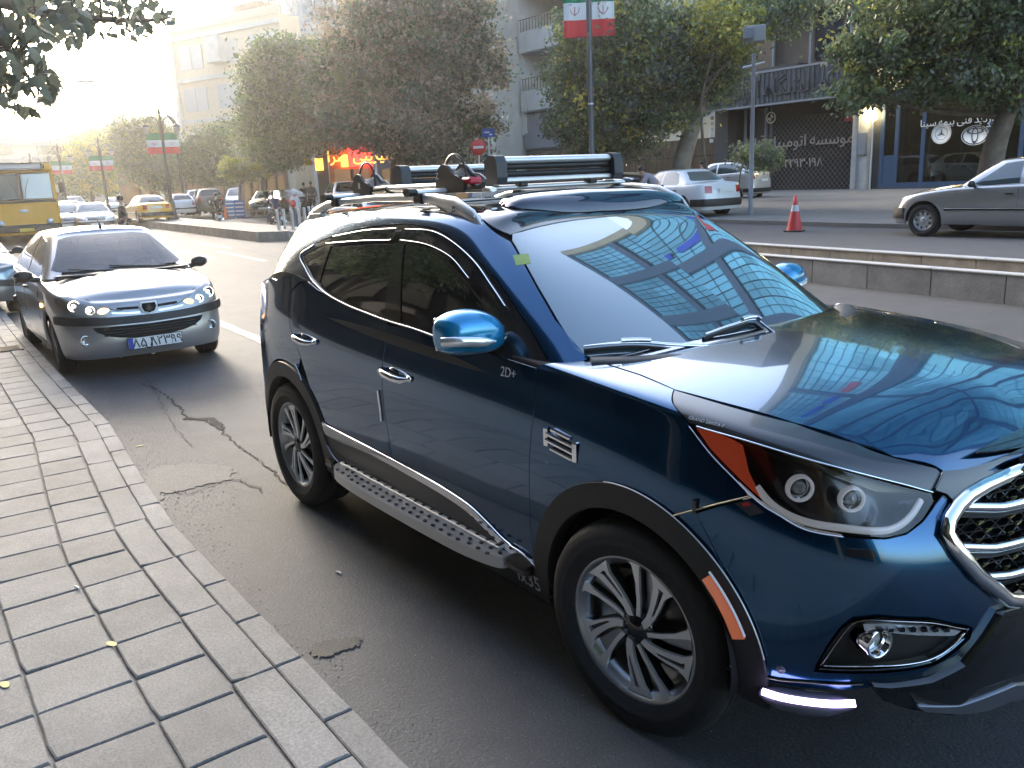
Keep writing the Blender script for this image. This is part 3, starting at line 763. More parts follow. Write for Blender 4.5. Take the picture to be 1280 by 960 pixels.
lat.build('lattice_shutter', mat('shutter_steel', (.16, .16, .155), .5, .4), shopA)['kind'] = 'stuff'
words('window_lettering', 'موسسه اتومبیل آزادی', .80, xr_ - 3.35, F + .25, 3.05, mat('lettering_beige', (.34, .29, .25), .6), shopA, .02)
place_text('window_lettering', '۲۲۹۳۰۱۹۸', .62, frame((xr_ - 2.7, F + .25, 1.95), (1, 0, 0), (0, 0, 1)), mat('lettering_beige', (.34, .29, .25), .6), shopA, .02)
xx, zz = fp(973, 146); 
MB().lathe([(.30, 0), (.30, .03), (.24, .03), (.24, 0)], Matrix.Translation((xx - .6, F + .2, zz)) @ Matrix.Rotation(PI / 2, 4, 'X'), 24).build('round_emblem', LITW, shopA)
MB().add([(xx - .6, F + .16, zz), (xx - .38, F + .16, zz), (xx - .6, F + .16, zz + .22)], [(0, 2, 1)]).add([(xx - .6, F + .16, zz), (xx - .82, F + .16, zz), (xx - .6, F + .16, zz - .22)], [(0, 2, 1)]).build('round_emblem_quarter', LITW, shopA)
xx, zz = fp(1061, 142)
rsg = mat('sign_red', (.35, .03, .04), .4)
pc('square_emblem', shopA, rsg, (xx - .34, xx + .3, F + .2, F + .26, zz - .33, zz + .33)); pc('emblem_bar', shopA, LITW, (xx - .2, xx - .13, F + .14, F + .19, zz - .2, zz + .2), (xx + .09, xx + .16, F + .14, F + .19, zz - .2, zz + .2), (xx - .13, xx + .09, F + .14, F + .19, zz - .035, zz + .035))
for i, z in enumerate((4.6, 4.3, 4.0, 3.7, 3.4)): pc('side_emblem', shopA, LITW, (xl - .03, xl + .02, F - .6, F - .35, z - .1, z + .1))
# storey above the fascia: brown panels, dark openings
up = thing('upper_storeys', 'dark brown office storeys with posts rising above the ribbed grey shop fascia', 'building')
pc('wall', up, mat('brown_panel_wall', (.085, .062, .045), .7, var=.25, vs=1.5), (xl - 1.5, xr_ + 14, F + .6, F + 12, 6.3, 11))
pc('brick_pier', up, BRICK, (xl - .6, xl + 1.2, F + .3, F + .6, 6.4, 11)); pc('brick_pier', up, mat('timber_board', (.13, .09, .06), .7, var=.2), (xl + 1.9, xl + 3.3, F + .35, F + .6, 6.5, 9.3))
for x in (xl + 3.4, xl + 5.6, xl + 7.8, xl + 8.6): pc('steel_post', up, GREYB, (x - .05, x + .05, F + .2, F + .35, 6.5, 11))
pc('dark_opening', up, mat('window_void', (.008, .010, .018), .2, coat=.3), (xl + 5.7, xl + 7.7, F + .45, F + .62, 6.9, 8.6), (xl + 7.9, xl + 12, F + .45, F + .62, 6.9, 8.6))
pc('floor_band', up, mat('brown_band', (.12, .075, .04), .7, var=.2), (xl - 1.5, xr_ + 14, F - .3, F + .7, 9.2, 9.7))
pc('awning', up, DARKP, (xl + 2.6, xl + 5.4, F - .5, F + .5, 6.62, 6.8))
pc('small_poster', up, LITW, (xl + 2.15, xl + 2.75, F + .25, F + .31, 8.3, 8.9)); pc('poster_mark', up, DARKP, (xl + 2.3, xl + 2.6, F + .2, F + .25, 8.65, 8.72), (xl + 2.42, xl + 2.48, F + .2, F + .25, 8.42, 8.72))

# 2 - white service pillar with meter boxes, lit from above
xa, xb = fp(1066, 200)[0], fp(1086, 200)[0]
pil = thing('service_pillar', 'pale panel pillar with meter boxes between the lattice shutter and the blue shop', 'pillar')
pc('panel', pil, mat('grey_white_panel', (.36, .35, .33), .7, var=.15, vs=4), (xa, xb, F - .15, F + .9, .55, 4.9)); pc('foot', pil, DARKP, (xa + .05, xb, F - .1, F + .9, .0, .55))
pc('strip', pil, GREYB, (xa + .3, xa + .36, F - .22, F - .1, .6, 4.8)); pc('meter_box', pil, GREYB, (xa + .4, xb - .03, F - .28, F - .1, 2.2, 3.2))
pc('post', pil, SATIN, (xb + .28, xb + .34, F - .35, F - .29, .2, 4.2)); pc('black_pier', pil, DARKP, (xb, xb + .9, F + .1, F + .9, .1, 5.3))
tag(pc('wall_lamp', None, mat('warm_lamp', (1, .9, .6), .4, emit=(1, .80, .42), es=6), (xb - .1, xb + .42, F - .5, F - .2, 3.75, 4.25)), 'bright warm wall lamp glowing at the top of the pale service pillar', 'lamp')

# 3 - blue framed glass shop
shopB = thing('glass_shop', 'blue framed glass car shop with two round car emblems on its window', 'shop')
x0, x1 = fp(1103, 180)[0], 2.0; zb_, zt = .62, 4.65
pc('wall', shopB, DARKP, (x0 - .1, x1, F + 2.2, F + 10, 0, 5.5)); pc('plinth', shopB, mat('plinth_dark', (.06, .06, .065), .6), (x0, x1, F - .1, F + 2.2, 0, zb_))
mets = [fp(px, 180)[0] for px in (1103, 1121, 1154, 1237, 1277)] + [-9.5, -6, -2.5, 1.5]
for i, x in enumerate(mets): pc('frame_post', shopB, NAVY, (x - .09, x + .09, F - .05, F + .12, zb_, zt))
pc('frame_rail', shopB, NAVY, (x0, x1, F - .06, F + .13, zb_, zb_ + .22)); pc('frame_rail', shopB, NAVY, (x0, x1, F - .06, F + .13, zt - .12, zt + .1)); pc('door_panel', shopB, NAVY, (mets[0], mets[1], F - .02, F + .06, zb_, 2.1))
for i in range(len(mets) - 1): pc('pane', shopB, clear_mat('shop_pane_glass', (.55, .6, .6)), (mets[i] + .09, mets[i + 1] - .09, F + .02, F + .04, zb_ + .22, zt - .12))
pc('showroom_floor', shopB, mat('showroom_floor', (.22, .20, .16), .2), (x0, x1, F + .13, F + 2.2, zb_ - .02, zb_ + .01)); pc('showroom_back', shopB, mat('showroom_back', (.10, .095, .08), .6, var=.4, vs=1), (x0, x1, F + 2.1, F + 2.19, zb_, zt))
FASC = mat('cream_fascia', (.62, .50, .30), .6, emit=(1, .78, .42), es=.10)  # faint warm glow put into the cream colour
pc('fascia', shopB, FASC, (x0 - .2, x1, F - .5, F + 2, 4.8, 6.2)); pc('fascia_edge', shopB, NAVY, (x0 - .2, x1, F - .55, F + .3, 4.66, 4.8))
GLOW = mat('sign_floodlight', (1, .9, .7), .4, emit=(1, .84, .52), es=5)
for px in (1165, 1232, 1262, 1300): 
    x, z = fp(px, 100, F - .6); tag(MB().ball((x, F - .75, 5.45), .42, 14, sc=(1.1, .35, 1)).build('floodlight', GLOW), {1165: 'leftmost glowing floodlight on the cream fascia above the blue shop', 1232: 'glowing floodlight on the cream fascia above the oval emblem', 1262: 'glowing fascia floodlight behind the leaning tree trunk', 1300: 'fascia floodlight just past the right edge of the picture'}[px], 'lamp')
x, z = fp(1178, 167); M = Matrix.Translation((x, F - .08, z)) @ Matrix.Rotation(PI / 2, 4, 'X'); r_ = .44
em = MB().lathe([(.001, .0), (r_, .0), (r_, .012)], M, 40).build('round_emblem', LITW, shopB)
dk = mat('emblem_dark', (.05, .05, .06), .5)
MB().lathe([(r_ * .93, .014), (r_ * .9, .014)], M, 40).lathe([(r_ * .62, .014), (r_ * .585, .014)], M, 40).build('emblem_ring', dk, em)
st = MB()
for k in range(3):
    a = PI / 2 + k * 2 * PI / 3; st.add([M @ Vector((r_ * .52 * math.cos(a), r_ * .52 * math.sin(a), .016)), M @ Vector((r_ * .09 * math.cos(a - 1.05), r_ * .09 * math.sin(a - 1.05), .016)), M @ Vector((0, 0, .016)), M @ Vector((r_ * .09 * math.cos(a + 1.05), r_ * .09 * math.sin(a + 1.05), .016))], [(0, 3, 2, 1)])
st.build('three_pointed_star', dk, em)
x, z = fp(1220, 169); M = Matrix.Translation((x, F - .08, z)) @ Matrix.Rotation(PI / 2, 4, 'X')
D = Matrix.Diagonal((1, .72, 1, 1)); r_ = .58
em = MB().lathe([(.001, .0), (r_, .0), (r_, .012)], M @ D, 48).build('oval_emblem', LITW, shopB)
def ring2(a, b, w, cx=0, cy=0): return MB().add([M @ Vector((cx + a * k_ * math.cos(t) , cy + (b * k_) * math.sin(t), .016)) for k_ in (1, 1 - w) for t in np.linspace(0, 2 * PI, 41)[:40]], [(i, (i + 1) % 40, 40 + (i + 1) % 40, 40 + i) for i in range(40)])
ring2(.54, .385, .10).build('emblem_ring', dk, em); ring2(.14, .34, .26).build('emblem_ring', dk, em); ring2(.36, .13, .26, 0, .18).build('emblem_ring', dk, em)
x, z = fp(1203, 147)
words('window_lettering', 'بازدید فنی بیمه سینا', .42, x - .15, F - .1, z - .14, LITW, shopB, .004)
for i, t in enumerate(('خرید', 'فروش', 'بیمه')):
    x, z = fp(1244, 155 + i * 9); place_text('window_lettering', fa(t), .36, frame((x, F - .1, z), (1, 0, 0), (0, 0, 1)), LITW, shopB, .004)

# 4 - low cream wall with tall railings, then the balcony block and the grey band
rail = thing('railing_wall', 'long dark iron railing with cream panels above, behind the parked cars', 'railing')
xa, xb = fp(905, 175)[0] - .05, fp(655, 175)[0]
pc('lintel', rail, CREAM, (xa - 6, xa - .1, F + .1, F + .4, 3.6, 4.75)); pc('lintel', rail, GREYB, (xb, xa - 6, F + .1, F + .4, 3.9, 5.0))
pc('back_wall', rail, mat('ochre_wall', (.22, .15, .08), .9, var=.3, vs=1), (xb, xa, F + 3, F + 3.3, 0, 3.9))
pc('low_wall', rail, DARKP, (xb, xa, F + .1, F + .35, 0, .6))
bar_me = MB().box((0, 0, 0), (.05, .05, 3.1)).build('x', None, me_only=True); bar_me.materials.append(RUST)
for k in range(int((xa - xb) / .2)):
    o = bpy.data.objects.new('railing_bar', bar_me); COL.objects.link(o); o.parent = rail; o.location = (xb + .2 * k, F + .2, 2.15)
pc('rail_bar_row', rail, IRON, (xb, xa, F + .16, F + .24, 1.0, 1.06)); pc('rail_bar_row', rail, IRON, (xb, xa, F + .16, F + .24, 2.6, 2.66))
apt = thing('apartment_block', 'pale stained apartment block with angular balconies and barred windows, top centre', 'building')
A0 = fp(612, 100)[0]; A1 = fp(652, 100)[0]; A2 = fp(760, 100)[0]
pc('wall', apt, STUCCO, (A0 - 10, A1, F + .2, F + 14, 4.9, 22)); pc('wall', apt, STUCCO, (A1, A2 + 12, F + 3.2, F + 14, 4.9, 22))
pc('ground_band', apt, GREYB, (A0 - 3, A1 + 3.2, F + .35, F + 1, 4.0, 6.3), (A0 - 3, A1 + 6, F + .6, F + 14, 0.2, 4.0))
for z in (7.4, 11.3, 15.2):
    bal = pc('balcony', apt, STUCCO, (A1 - .05, A2, F - .1, F + 3.2, z - .9, z - .6), (A1 - .05, A2, F - .12, F + .02, z - .6, z + .45)); pc('balcony_soffit', bal, GREYB, (A1 + .1, A2, F + .0, F + 3.2, z - 1.0, z - .9))
    g_ = MB()
    for k in range(26): g_.box((A1 + .2 + k * (A2 - A1 - .3) / 26, F - .05, z + .85), (.04, .04, .8))
    g_.box(((A1 + A2) / 2, F - .05, z + 1.26), (A2 - A1, .06, .05)); g_.build('balcony_railing', RUST, bal)['kind'] = 'stuff'
    w = pc('window', apt, DARKG, (A1 + 1.6, A1 + 4.6, F + 3.1, F + 3.25, z + .2, z + 2.4)); gg = MB()
    for k in range(16): gg.box((A1 + 1.7 + k * .19, F + 3.02, z + 1.3), (.04, .04, 2.2))
    for k in range(4): gg.box((A1 + 3.1, F + 3.0, z + .4 + k * .6), (3.0, .04, .04))
    gg.build('window_bars', mat('pale_bars', (.4, .4, .38), .6), w)['kind'] = 'stuff'
    w = pc('window', apt, DARKG, (A0 - 1.4, A0 + 1.9, F + .1, F + .25, z + .3, z + 2.2))
    for k in range(4): pc('window_frame', w, STUCCO, (A0 - 1.4 + k * 1.07, A0 - 1.32 + k * 1.07, F + .04, F + .12, z + .3, z + 2.2))
    pc('sill', w, STUCCO, (A0 - 1.6, A0 + 2.1, F - .02, F + .2, z + .16, z + .3))

# 5 - tall glass office tower above and behind the shops (seen mirrored in the bonnet and windscreen)
TW = thing('glass_tower', 'tall teal glass office tower with broad piers above the shops, mirrored in bonnet', 'building')
tx0, tx1, tz0, tz1 = -21.5, 20.5, 11.0, 46.0; TF = F + .4
BLP = mat('blue_grey_pier', (.09, .13, .22), .5); TG = mat('teal_pane', (.27, .58, .63), .06, metal=.9); TM = mat('tower_mullion', (.025, .04, .07), .5)
pc('core', TW, TM, (tx0, tx1, TF + .3, TF + 18, 6.4, tz1)); nb_ = 6; bw_ = (tx1 - tx0) / nb_; pw = 1.3; rp_ = 3.05
for k in range(nb_ + 1): pc('pier', TW, BLP if k else CREAM, (tx0 + k * bw_ - pw / 2 * (1 if k else .4), tx0 + k * bw_ + pw / 2, TF - .25, TF + .3, 11, tz1))
zr_ = [11.6 + r * rp_ + .9 * (r // 4) for r in range(11)]
for z in (11.2, zr_[4] - .45, zr_[8] - .45, 46): pc('floor_band', TW, BLP, (tx0, tx1, TF - .1, TF + .3, z - .45, z + .45))
w = (bw_ - pw) / 4; pme = MB().box((0, 0, 0), (w - .12, .08, rp_ - .12)).build('pane', None, me_only=True); pme.materials.append(rndcol(TG, .3)); ver = MB()
for k in range(nb_):
    for c in range(4):
        x = tx0 + k * bw_ + pw / 2 + w * (c + .5); ver.box((x, TF + .16, (12 + tz1) / 2), (.05, .06, tz1 - 13))
        for z0 in zr_:
            o = bpy.data.objects.new('pane', pme); COL.objects.link(o); o.parent = TW; o.location = (x, TF + .22, z0 + rp_ / 2)
for z0 in zr_: ver.box(((tx0 + tx1) / 2, TF + .16, z0 + rp_ / 2), (tx1 - tx0, .05, .07))
ver.build('glazing_bars', TM, TW)['kind'] = 'stuff'
for i, (x, z, c) in enumerate(((-17, 20, (.7, .05, .05)), (-17, 24, (.03, .08, .75)), (-16.9, 28, (.03, .08, .75)), (-8, 18, (.5, .45, .4)))): pc('poster_panel', TW, mat('tower_poster_%s' % 'abcd'[i], c, .5), (x, x + .7, TF - .0, TF + .12, z, z + 3.2))

# 6 - buildings down the street at the left
def block(name, label, ang, dist, w, d, h, m, floors, bays, wm, par=None, face=None, z0=0):
    """ang = compass angle from the camera, face = which way the front looks"""
    t = thing(name, label, 'building', (CO[0] + dist * math.cos(ang), CO[1] + dist * math.sin(ang), ground_z(-dist * .9)), face if face is not None else ang - PI / 2)
    pc('wall', t, m, (-w / 2, w / 2, 0, d, 0, h)); fh = (h - 1.2) / floors
    wme = {}
    for f in range(floors):
        pc('floor_band', t, STUCCO, (-w / 2 - .1, w / 2 + .1, -.18, 0, 1.0 + (f + 1) * fh - .55, 1.0 + (f + 1) * fh - .2))
        for b in range(bays):
            x = -w / 2 + w * (b + .5) / bays; z = 1.0 + f * fh + fh * .42
            o = pc('window', t, wm, (x - w / bays * .34, x + w / bays * .34, -.06, .02, z - fh * .28, z + fh * .28))
            pc('window_frame', o, STUCCO, (x - .05, x + .05, -.12, -.05, z - fh * .28, z + fh * .28))
    pc('parapet', t, m, (-w / 2, w / 2, -.1, .3, h, h + .7))
    return t
def ang(px, py=240): v = ray(px, py); return math.atan2(v[1], v[0])
WING = mat('window_glass', (.06, .075, .09), .08, coat=.8)
b1 = block('office_building', 'cream office block with stacked window bands behind trees at upper left', math.radians(160.6), 84, 14, 14, 16.0, mat('sunlit_cream', (.55, .46, .32), .85, var=.06), 4, 3, mat('bright_window', (.42, .41, .38), .4), face=math.radians(22))  # sunlight and glare put into brighter wall and window colours
pc('air_cooler', b1, STUCCO, (-1.5, .3, -1.0, .0, 12.8, 15.0)); pc('roof_tank', b1, BRICK, (-4, -2.6, 1, 3, 15.6, 17)); pc('roof_tank', b1, BRICK, (.4, 3.5, 1, 3, 15.6, 17.6))
pc('corner_pier', b1, STUCCO, (-7.4, -6.8, -.3, .4, 0, 16.9))
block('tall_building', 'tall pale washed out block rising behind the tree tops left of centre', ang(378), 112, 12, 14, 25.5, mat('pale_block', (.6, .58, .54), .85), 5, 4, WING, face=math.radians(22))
block('slab_building', 'pale block mostly hidden by the big brown leaved trees', ang(500), 66, 18, 12, 17, STUCCO, 5, 5, WING, face=math.radians(20))
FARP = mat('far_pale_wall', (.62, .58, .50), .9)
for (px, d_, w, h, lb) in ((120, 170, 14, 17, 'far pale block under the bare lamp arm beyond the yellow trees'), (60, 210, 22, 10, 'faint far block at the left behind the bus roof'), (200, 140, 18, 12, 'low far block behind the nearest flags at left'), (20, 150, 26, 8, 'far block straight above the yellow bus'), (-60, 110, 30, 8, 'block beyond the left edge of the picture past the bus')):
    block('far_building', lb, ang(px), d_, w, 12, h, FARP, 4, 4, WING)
mn = thing('brick_tower', 'slim pale tower with small cap rising far behind the yellow tree', 'tower', (*gd(107, 200, 160)[:2], 0))
mn_ = MB().box((0, 0, 9), (3.4, 3.4, 19)).build('shaft', CREAM, mn); MB().box((0, 0, 18.7), (5.2, 5.2, .8)).build('cap', BRICK, mn); MB().tube([(-.3, 0, 19), (-.3, 0, 26)], .25, 6).build('mast', FARP, mn)

# shops under the trees, left of centre: lit signs
def shopfront(name, label, px0, px1, d, h, m, sign=None):
    a0, a1 = gd(px0, 240, d), gd(px1, 240, d); a0, a1 = Vector((a0[0], a0[1], 0)), Vector((a1[0], a1[1], 0)); z = ground_z(a0.x)
    t = thing(name, label, 'shop', (*((a0 + a1) / 2)[:2], z), math.atan2((a1 - a0).y, (a1 - a0).x)); w = (a1 - a0).length
    pc('wall', t, m, (-w / 2, w / 2, 0, 6, 0, h)); pc('shop_glass', t, mat('lit_shop_glass', (.15, .11, .08), .2, emit=(1, .6, .25), es=.03), (-w / 2 + .25, w / 2 - .25, -.06, 0, .4, 2.5)); pc('door_post', t, DARKP, (-.08, .08, -.12, -.06, .2, 2.5))
    return t, w
ORW = mat('orange_wall', (.5, .17, .05), .8, var=.1)
REDL = mat('red_led_sign', (.8, .04, .02), .4, emit=(1, .04, .03), es=.8); ORL = mat('orange_led_sign', (.9, .3, .05), .4, emit=(1, .35, .04), es=.9); YEL = mat('yellow_sign', (.7, .6, .06), .5)
s1, w = shopfront('red_sign_shop', 'orange fronted shop with glowing red sign behind the white crossover', 414, 470, 45, 4.2, ORW)
pc('red_sign', s1, REDL, (-.1, w / 2 - .05, -.3, -.1, 2.6, 3.6)); place_text('sign_lettering', fa('شیرینی سرا'), .75, frame((.55, -.34, 3.1), (1, 0, 0), (0, 0, 1)), ORL, s1, .01)
pc('sign_end', s1, ORL, (-.5, -.15, -.3, -.1, 2.6, 3.2))
s2, w = shopfront('orange_sign_shop', 'small dark shop with orange light sign left of the red one', 399, 413, 46, 4, DARKP); pc('orange_sign', s2, ORL, (-.35, .05, -.3, -.1, 2.5, 3.1))
for (a, b, lb) in ((300, 330, 'plain beige shopfront behind the blue boards'), (332, 362, 'ochre shopfront under the low yellow green tree'), (474, 520, 'grey shuttered shopfront behind the roof rack'), (522, 590, 'grey plastered wall front behind the rear cup of the roof rack')):
    shopfront('shopfront', lb, a, b, 56 if a < 400 else 50, 4.5, STUCCO if a < 330 else BRICK if a < 400 else GREYB)
for (a, b, lb) in ((150, 200, 'brown wall behind the yellow taxi'), (205, 262, 'reddish wall behind the white hatchback rear'), (264, 298, 'ochre wall behind the two far motorcyclists')):
    shopfront('shopfront', lb, a, b, 84, 4.5, BRICK)
# ---- buildings on our own side, behind the camera (mirrored in the car's flank)
own = thing('street_block', 'darkened stone building row along our own pavement, behind the viewer', 'building')
DST = mat('darkened_stone', (.016, .017, .020), 1.0, spec=.0, var=.3, vs=.7)  # stone darkened in place of shade, so the flank mirrors little light
pc('wall', own, DST, (-46, 34, -22, -9.5, 0, 25), (-110, -46, -20, -8.5, 0, 20)); wv = MB()
for k in range(24):
    for f in range(4): wv.box((-44 + k * 3.3, -9.46, 2.1 + f * 3.1), (2.0, .1, 1.7 if f else 2.6))
wv.build('window_row', mat('own_side_glass', (.012, .013, .016), .8, spec=.1), own)['kind'] = 'stuff'
pc('shop_awning', own, mat('own_awning', (.10, .085, .07), .8), (-30, -12, -9.4, -8.2, 3.5, 3.7), (-2, 10, -9.4, -8.2, 3.4, 3.6))
# ---------------------------------------------------------------- trees
def leafmat(name, col, tr=.25):
    m = mat(name, col, .55); nt = m.node_tree; b = nt.nodes['Principled BSDF']; out = nt.nodes['Material Output']
    t = nt.nodes.new('ShaderNodeBsdfTranslucent'); t.inputs[0].default_value = (*[min(1, c * 1.6) for c in col], 1); x = nt.nodes.new('ShaderNodeMixShader'); x.inputs[0].default_value = tr
    nt.links.new(b.outputs[0], x.inputs[1]); nt.links.new(t.outputs[0], x.inputs[2]); nt.links.new(x.outputs[0], out.inputs[0]); return m
G1 = leafmat('leaf_dark_green', (.072, .110, .052)); G2 = leafmat('leaf_mid_green', (.125, .180, .070)); G3 = leafmat('leaf_pale_green', (.20, .24, .12)); Y1 = leafmat('leaf_yellow_green', (.30, .30, .06), .35)
Y2 = leafmat('leaf_yellow', (.50, .42, .08), .35); B1 = leafmat('leaf_brown', (.20, .155, .11)); B2 = leafmat('leaf_tan', (.36, .29, .20)); GG = leafmat('leaf_grey_green', (.14, .155, .12))
BARK = mat('bark_brown', (.17, .13, .095), .9, var=.35, vs=5, bump=.6, bs=18); BARKL = mat('bark_plane_pale', (.30, .26, .20), .85, var=.35, vs=3, bump=.3, bs=14)
def crown_mesh(blobs, n, ls, mats, w, seed, droop=.3):
    """leaf-shaped quads gathered in clumps on the outside of every blob"""
    r = np.random.RandomState(seed); P = []; MI = []
    vol = np.array([b[3] * b[4] * b[5] for b in blobs]) ** .7; vol /= vol.sum()
    w = np.array(w, float) / sum(w)
    for bi, b in enumerate(blobs):
        k = int(n * vol[bi]); ncl = max(10, int(k / 48)); d = r.normal(size=(ncl, 3)); d /= np.linalg.norm(d, axis=1)[:, None]
        rad = r.uniform(.2, 1.0, ncl) ** .55 * (.88 + .16 * r.normal(size=ncl)); c = np.array(b[:3]) + d * rad[:, None] * np.array(b[3:6])
        cs = r.uniform(.5, 1.3, ncl) * (np.mean(b[3:6]) * .09 + ls * 1.1); idx = r.randint(0, ncl, k)
        p = c[idx] + r.normal(size=(k, 3)) * cs[idx][:, None] * np.array([1, 1, .62]); P.append(p)
        cm = r.choice(len(mats), size=ncl, p=w); mi = np.where(r.rand(k) < .82, cm[idx], r.choice(len(mats), size=k, p=w)); MI.append(mi)
    P = np.concatenate(P); MI = np.concatenate(MI); n = len(P)
    u = r.normal(size=(n, 3)); u[:, 2] -= droop; u /= np.linalg.norm(u, axis=1)[:, None]; v = np.cross(u, r.normal(size=(n, 3))); v /= np.linalg.norm(v, axis=1)[:, None]; s = ls * r.uniform(.6, 1.35, n)[:, None]
    V = np.stack([P - u * s * .5, P + v * s * .30, P + u * s * .55, P - v * s * .30], 1).reshape(-1, 3)
    me = bpy.data.meshes.new('crown'); me.vertices.add(4 * n); me.vertices.foreach_set('co', V.ravel()); me.loops.add(4 * n); me.loops.foreach_set('vertex_index', np.arange(4 * n)); me.polygons.add(n)
    me.polygons.foreach_set('loop_start', np.arange(0, 4 * n, 4)); me.polygons.foreach_set('loop_total', np.full(n, 4)); me.polygons.foreach_set('material_index', MI.astype(np.int32)); me.update(calc_edges=True)
    for m in mats: me.materials.append(m)
    return me
def tree(label, base, blobs, n, ls, mats, w, trunk, r0, bark=BARK, seed=1, name='street_tree', group=None, limbs=True):
    t = thing(name, label, 'tree', tuple(base), group=group); B = Vector(base); R = random.Random(seed)
    T = [Vector(p) - B for p in trunk]; mb = MB(); T = [Vector(p) for p in smooth_poly(T, False, 4)]; k = len(T)
    mb.tube(T, r0, 12, rs=[r0 * (1.25 - .6 * min(1, i / k * 1.2)) if i else r0 * 1.5 for i in range(k)]); tr = mb.build('trunk', bark, t)
    if limbs:
        lm = MB(); top = T[-1]
        for b in blobs:
            c = Vector(b[:3]) - B
            for q in range(3):
                e = c + Vector((R.uniform(-.5, .5) * b[3], R.uniform(-.5, .5) * b[4], R.uniform(-.2, .6) * b[5])); s = T[int(k * R.uniform(.55, .99))]
                m_ = (s + e) / 2 + Vector((R.uniform(-.3, .3), R.uniform(-.3, .3), R.uniform(-.2, .3)))
                P = smooth_poly([s, m_, e], False, 4); lm.tube(P, .05, 6, rs=list(np.linspace(r0 * .45, r0 * .08, len(P))))
        lm.build('limb', bark, t)['kind'] = 'stuff'
    me = crown_mesh([(b[0] - B.x, b[1] - B.y, b[2] - B.z, *b[3:6]) for b in blobs], n, ls, mats, w, seed)
    o = link('crown', me, None, t); o['kind'] = 'stuff'; return t
def bl(px, py, d, rx, rz, ry=None):
    """crown blob: centre on a measured sight line at distance d, radii given in picture pixels"""
    P = gd(px, py, d); s = d / FPX; return (P[0], P[1], P[2], rx * s, (ry or rx) * s, rz * s)
def gb(px, py, d):
    P = gd(px, py, d); return Vector((P[0], P[1], max(ground_z(P[0]), FZ)))
def tp(px, py, d): return Vector(gd(px, py, d))
# right: leaning street tree in front of the blue shop
d = 24.5; tree('leaning street tree with dense green crown before the blue glass shop', gb(1236, 240, d), [bl(1110, 70, d, 55, 42), bl(1180, 35, d, 75, 50), bl(1250, 60, d, 60, 55), bl(1080, 118, d, 38, 26), bl(1150, 105, d, 45, 25), bl(1215, 100, d, 55, 25), bl(1275, 118, d, 26, 30), bl(1070, 60, d, 38, 18), bl(1200, -20, d, 120, 40), bl(1330, 20, d, 80, 70)],
    43500, .129, [G2, G3, G1, Y1, GG], [4, 5, 1.2, 1.3, 2], [gb(1236, 240, d), tp(1238, 215, d), tp(1245, 180, d), tp(1258, 145, d), tp(1280, 100, d), tp(1275, 40, d)], .26, seed=11)
# behind the white saloon: stout trunk, dark green crown with yellow tips
d = 31; tree('stout trunked tree with dark green crown and yellow tips behind the white saloon', gb(848, 232, d), [bl(830, 60, d, 95, 60), bl(770, 110, d, 70, 50), bl(880, 100, d, 50, 38), bl(760, 40, d, 70, 55), bl(900, 20, d, 60, 40), bl(820, 140, d, 60, 34), bl(745, 160, d, 50, 32), bl(960, 15, d, 70, 28), bl(712, 100, d, 26, 45)],
    52200, .152, [G1, G2, GG, Y1, Y2, G3], [3.5, 4, 3, 1.0, .35, 2], [gb(848, 232, d), tp(850, 215, d), tp(862, 170, d), tp(872, 130, d), tp(850, 90, d), tp(845, 30, d)], .30, bark=BARKL, seed=12)
d = 33; tree('thin trunked tree with grey green foliage beside the thick flag pole', gb(777, 228, d), [bl(740, 185, d, 40, 22), bl(708, 95, d, 26, 50), bl(700, 160, d, 22, 26), bl(775, 175, d, 50, 26)], 10150, .144, [G1, G2, GG], [3, 3, 3], [gb(777, 228, d), tp(776, 205, d), tp(772, 180, d), tp(765, 140, d)], .085, seed=13)
d = 29; tree('low yellowish shrub like tree between the crown tips and the dark shop', gb(895, 232, d), [bl(905, 30, d, 45, 40), bl(930, 60, d, 18, 16)], 5075, .122, [Y1, Y2, G3, G2], [3, 1.2, 2, 2], [gb(895, 232, d), tp(880, 190, d), tp(878, 120, d), tp(895, 60, d)], .05, seed=14)
tree('small feathery bush on a thin stem in front of the lattice shutter', gb(925, 240, 36), [bl(945, 192, 36, 30, 14), bl(955, 205, 36, 22, 10)], 3770, .122, [GG, G3, G2], [3, 2, 2], [gb(923, 240, 36), tp(925, 220, 36), tp(930, 205, 36), tp(940, 195, 36)], .03, seed=15, name='small_tree', limbs=False)
# big brown plane tree and its neighbours
d = 38; tree('large plane tree with brown drying leaves left of the flag pole', gb(560, 240, d), [bl(540, 60, d, 75, 60), bl(470, 60, d, 70, 50), bl(592, 60, d, 38, 50), bl(530, 140, d, 80, 45), bl(596, 150, d, 32, 34), bl(460, 120, d, 55, 40), bl(500, 10, d, 90, 35), bl(580, 5, d, 40, 35), bl(560, 190, d, 50, 20), bl(618, 95, d, 18, 20)],
    44022, .185, [B1, B2, G1, GG, G2], [3.2, 4.5, 2.2, 2.8, 1.4], [gb(560, 240, d), tp(557, 215, d), tp(556, 170, d), tp(550, 90, d), tp(545, 20, d)], .30, bark=BARKL, seed=16)
d = 40; tree('second plane tree with a dusky crown rising behind the bicycle cup', gb(494, 240, d), [bl(440, 155, d, 52, 30), bl(485, 172, d, 42, 18), bl(420, 100, d, 40, 40), bl(520, 190, d, 34, 16)], 23200, .182, [G1, GG, B1], [4, 3, 2], [gb(494, 240, d), tp(494, 215, d), tp(496, 180, d), tp(490, 120, d)], .22, seed=17)
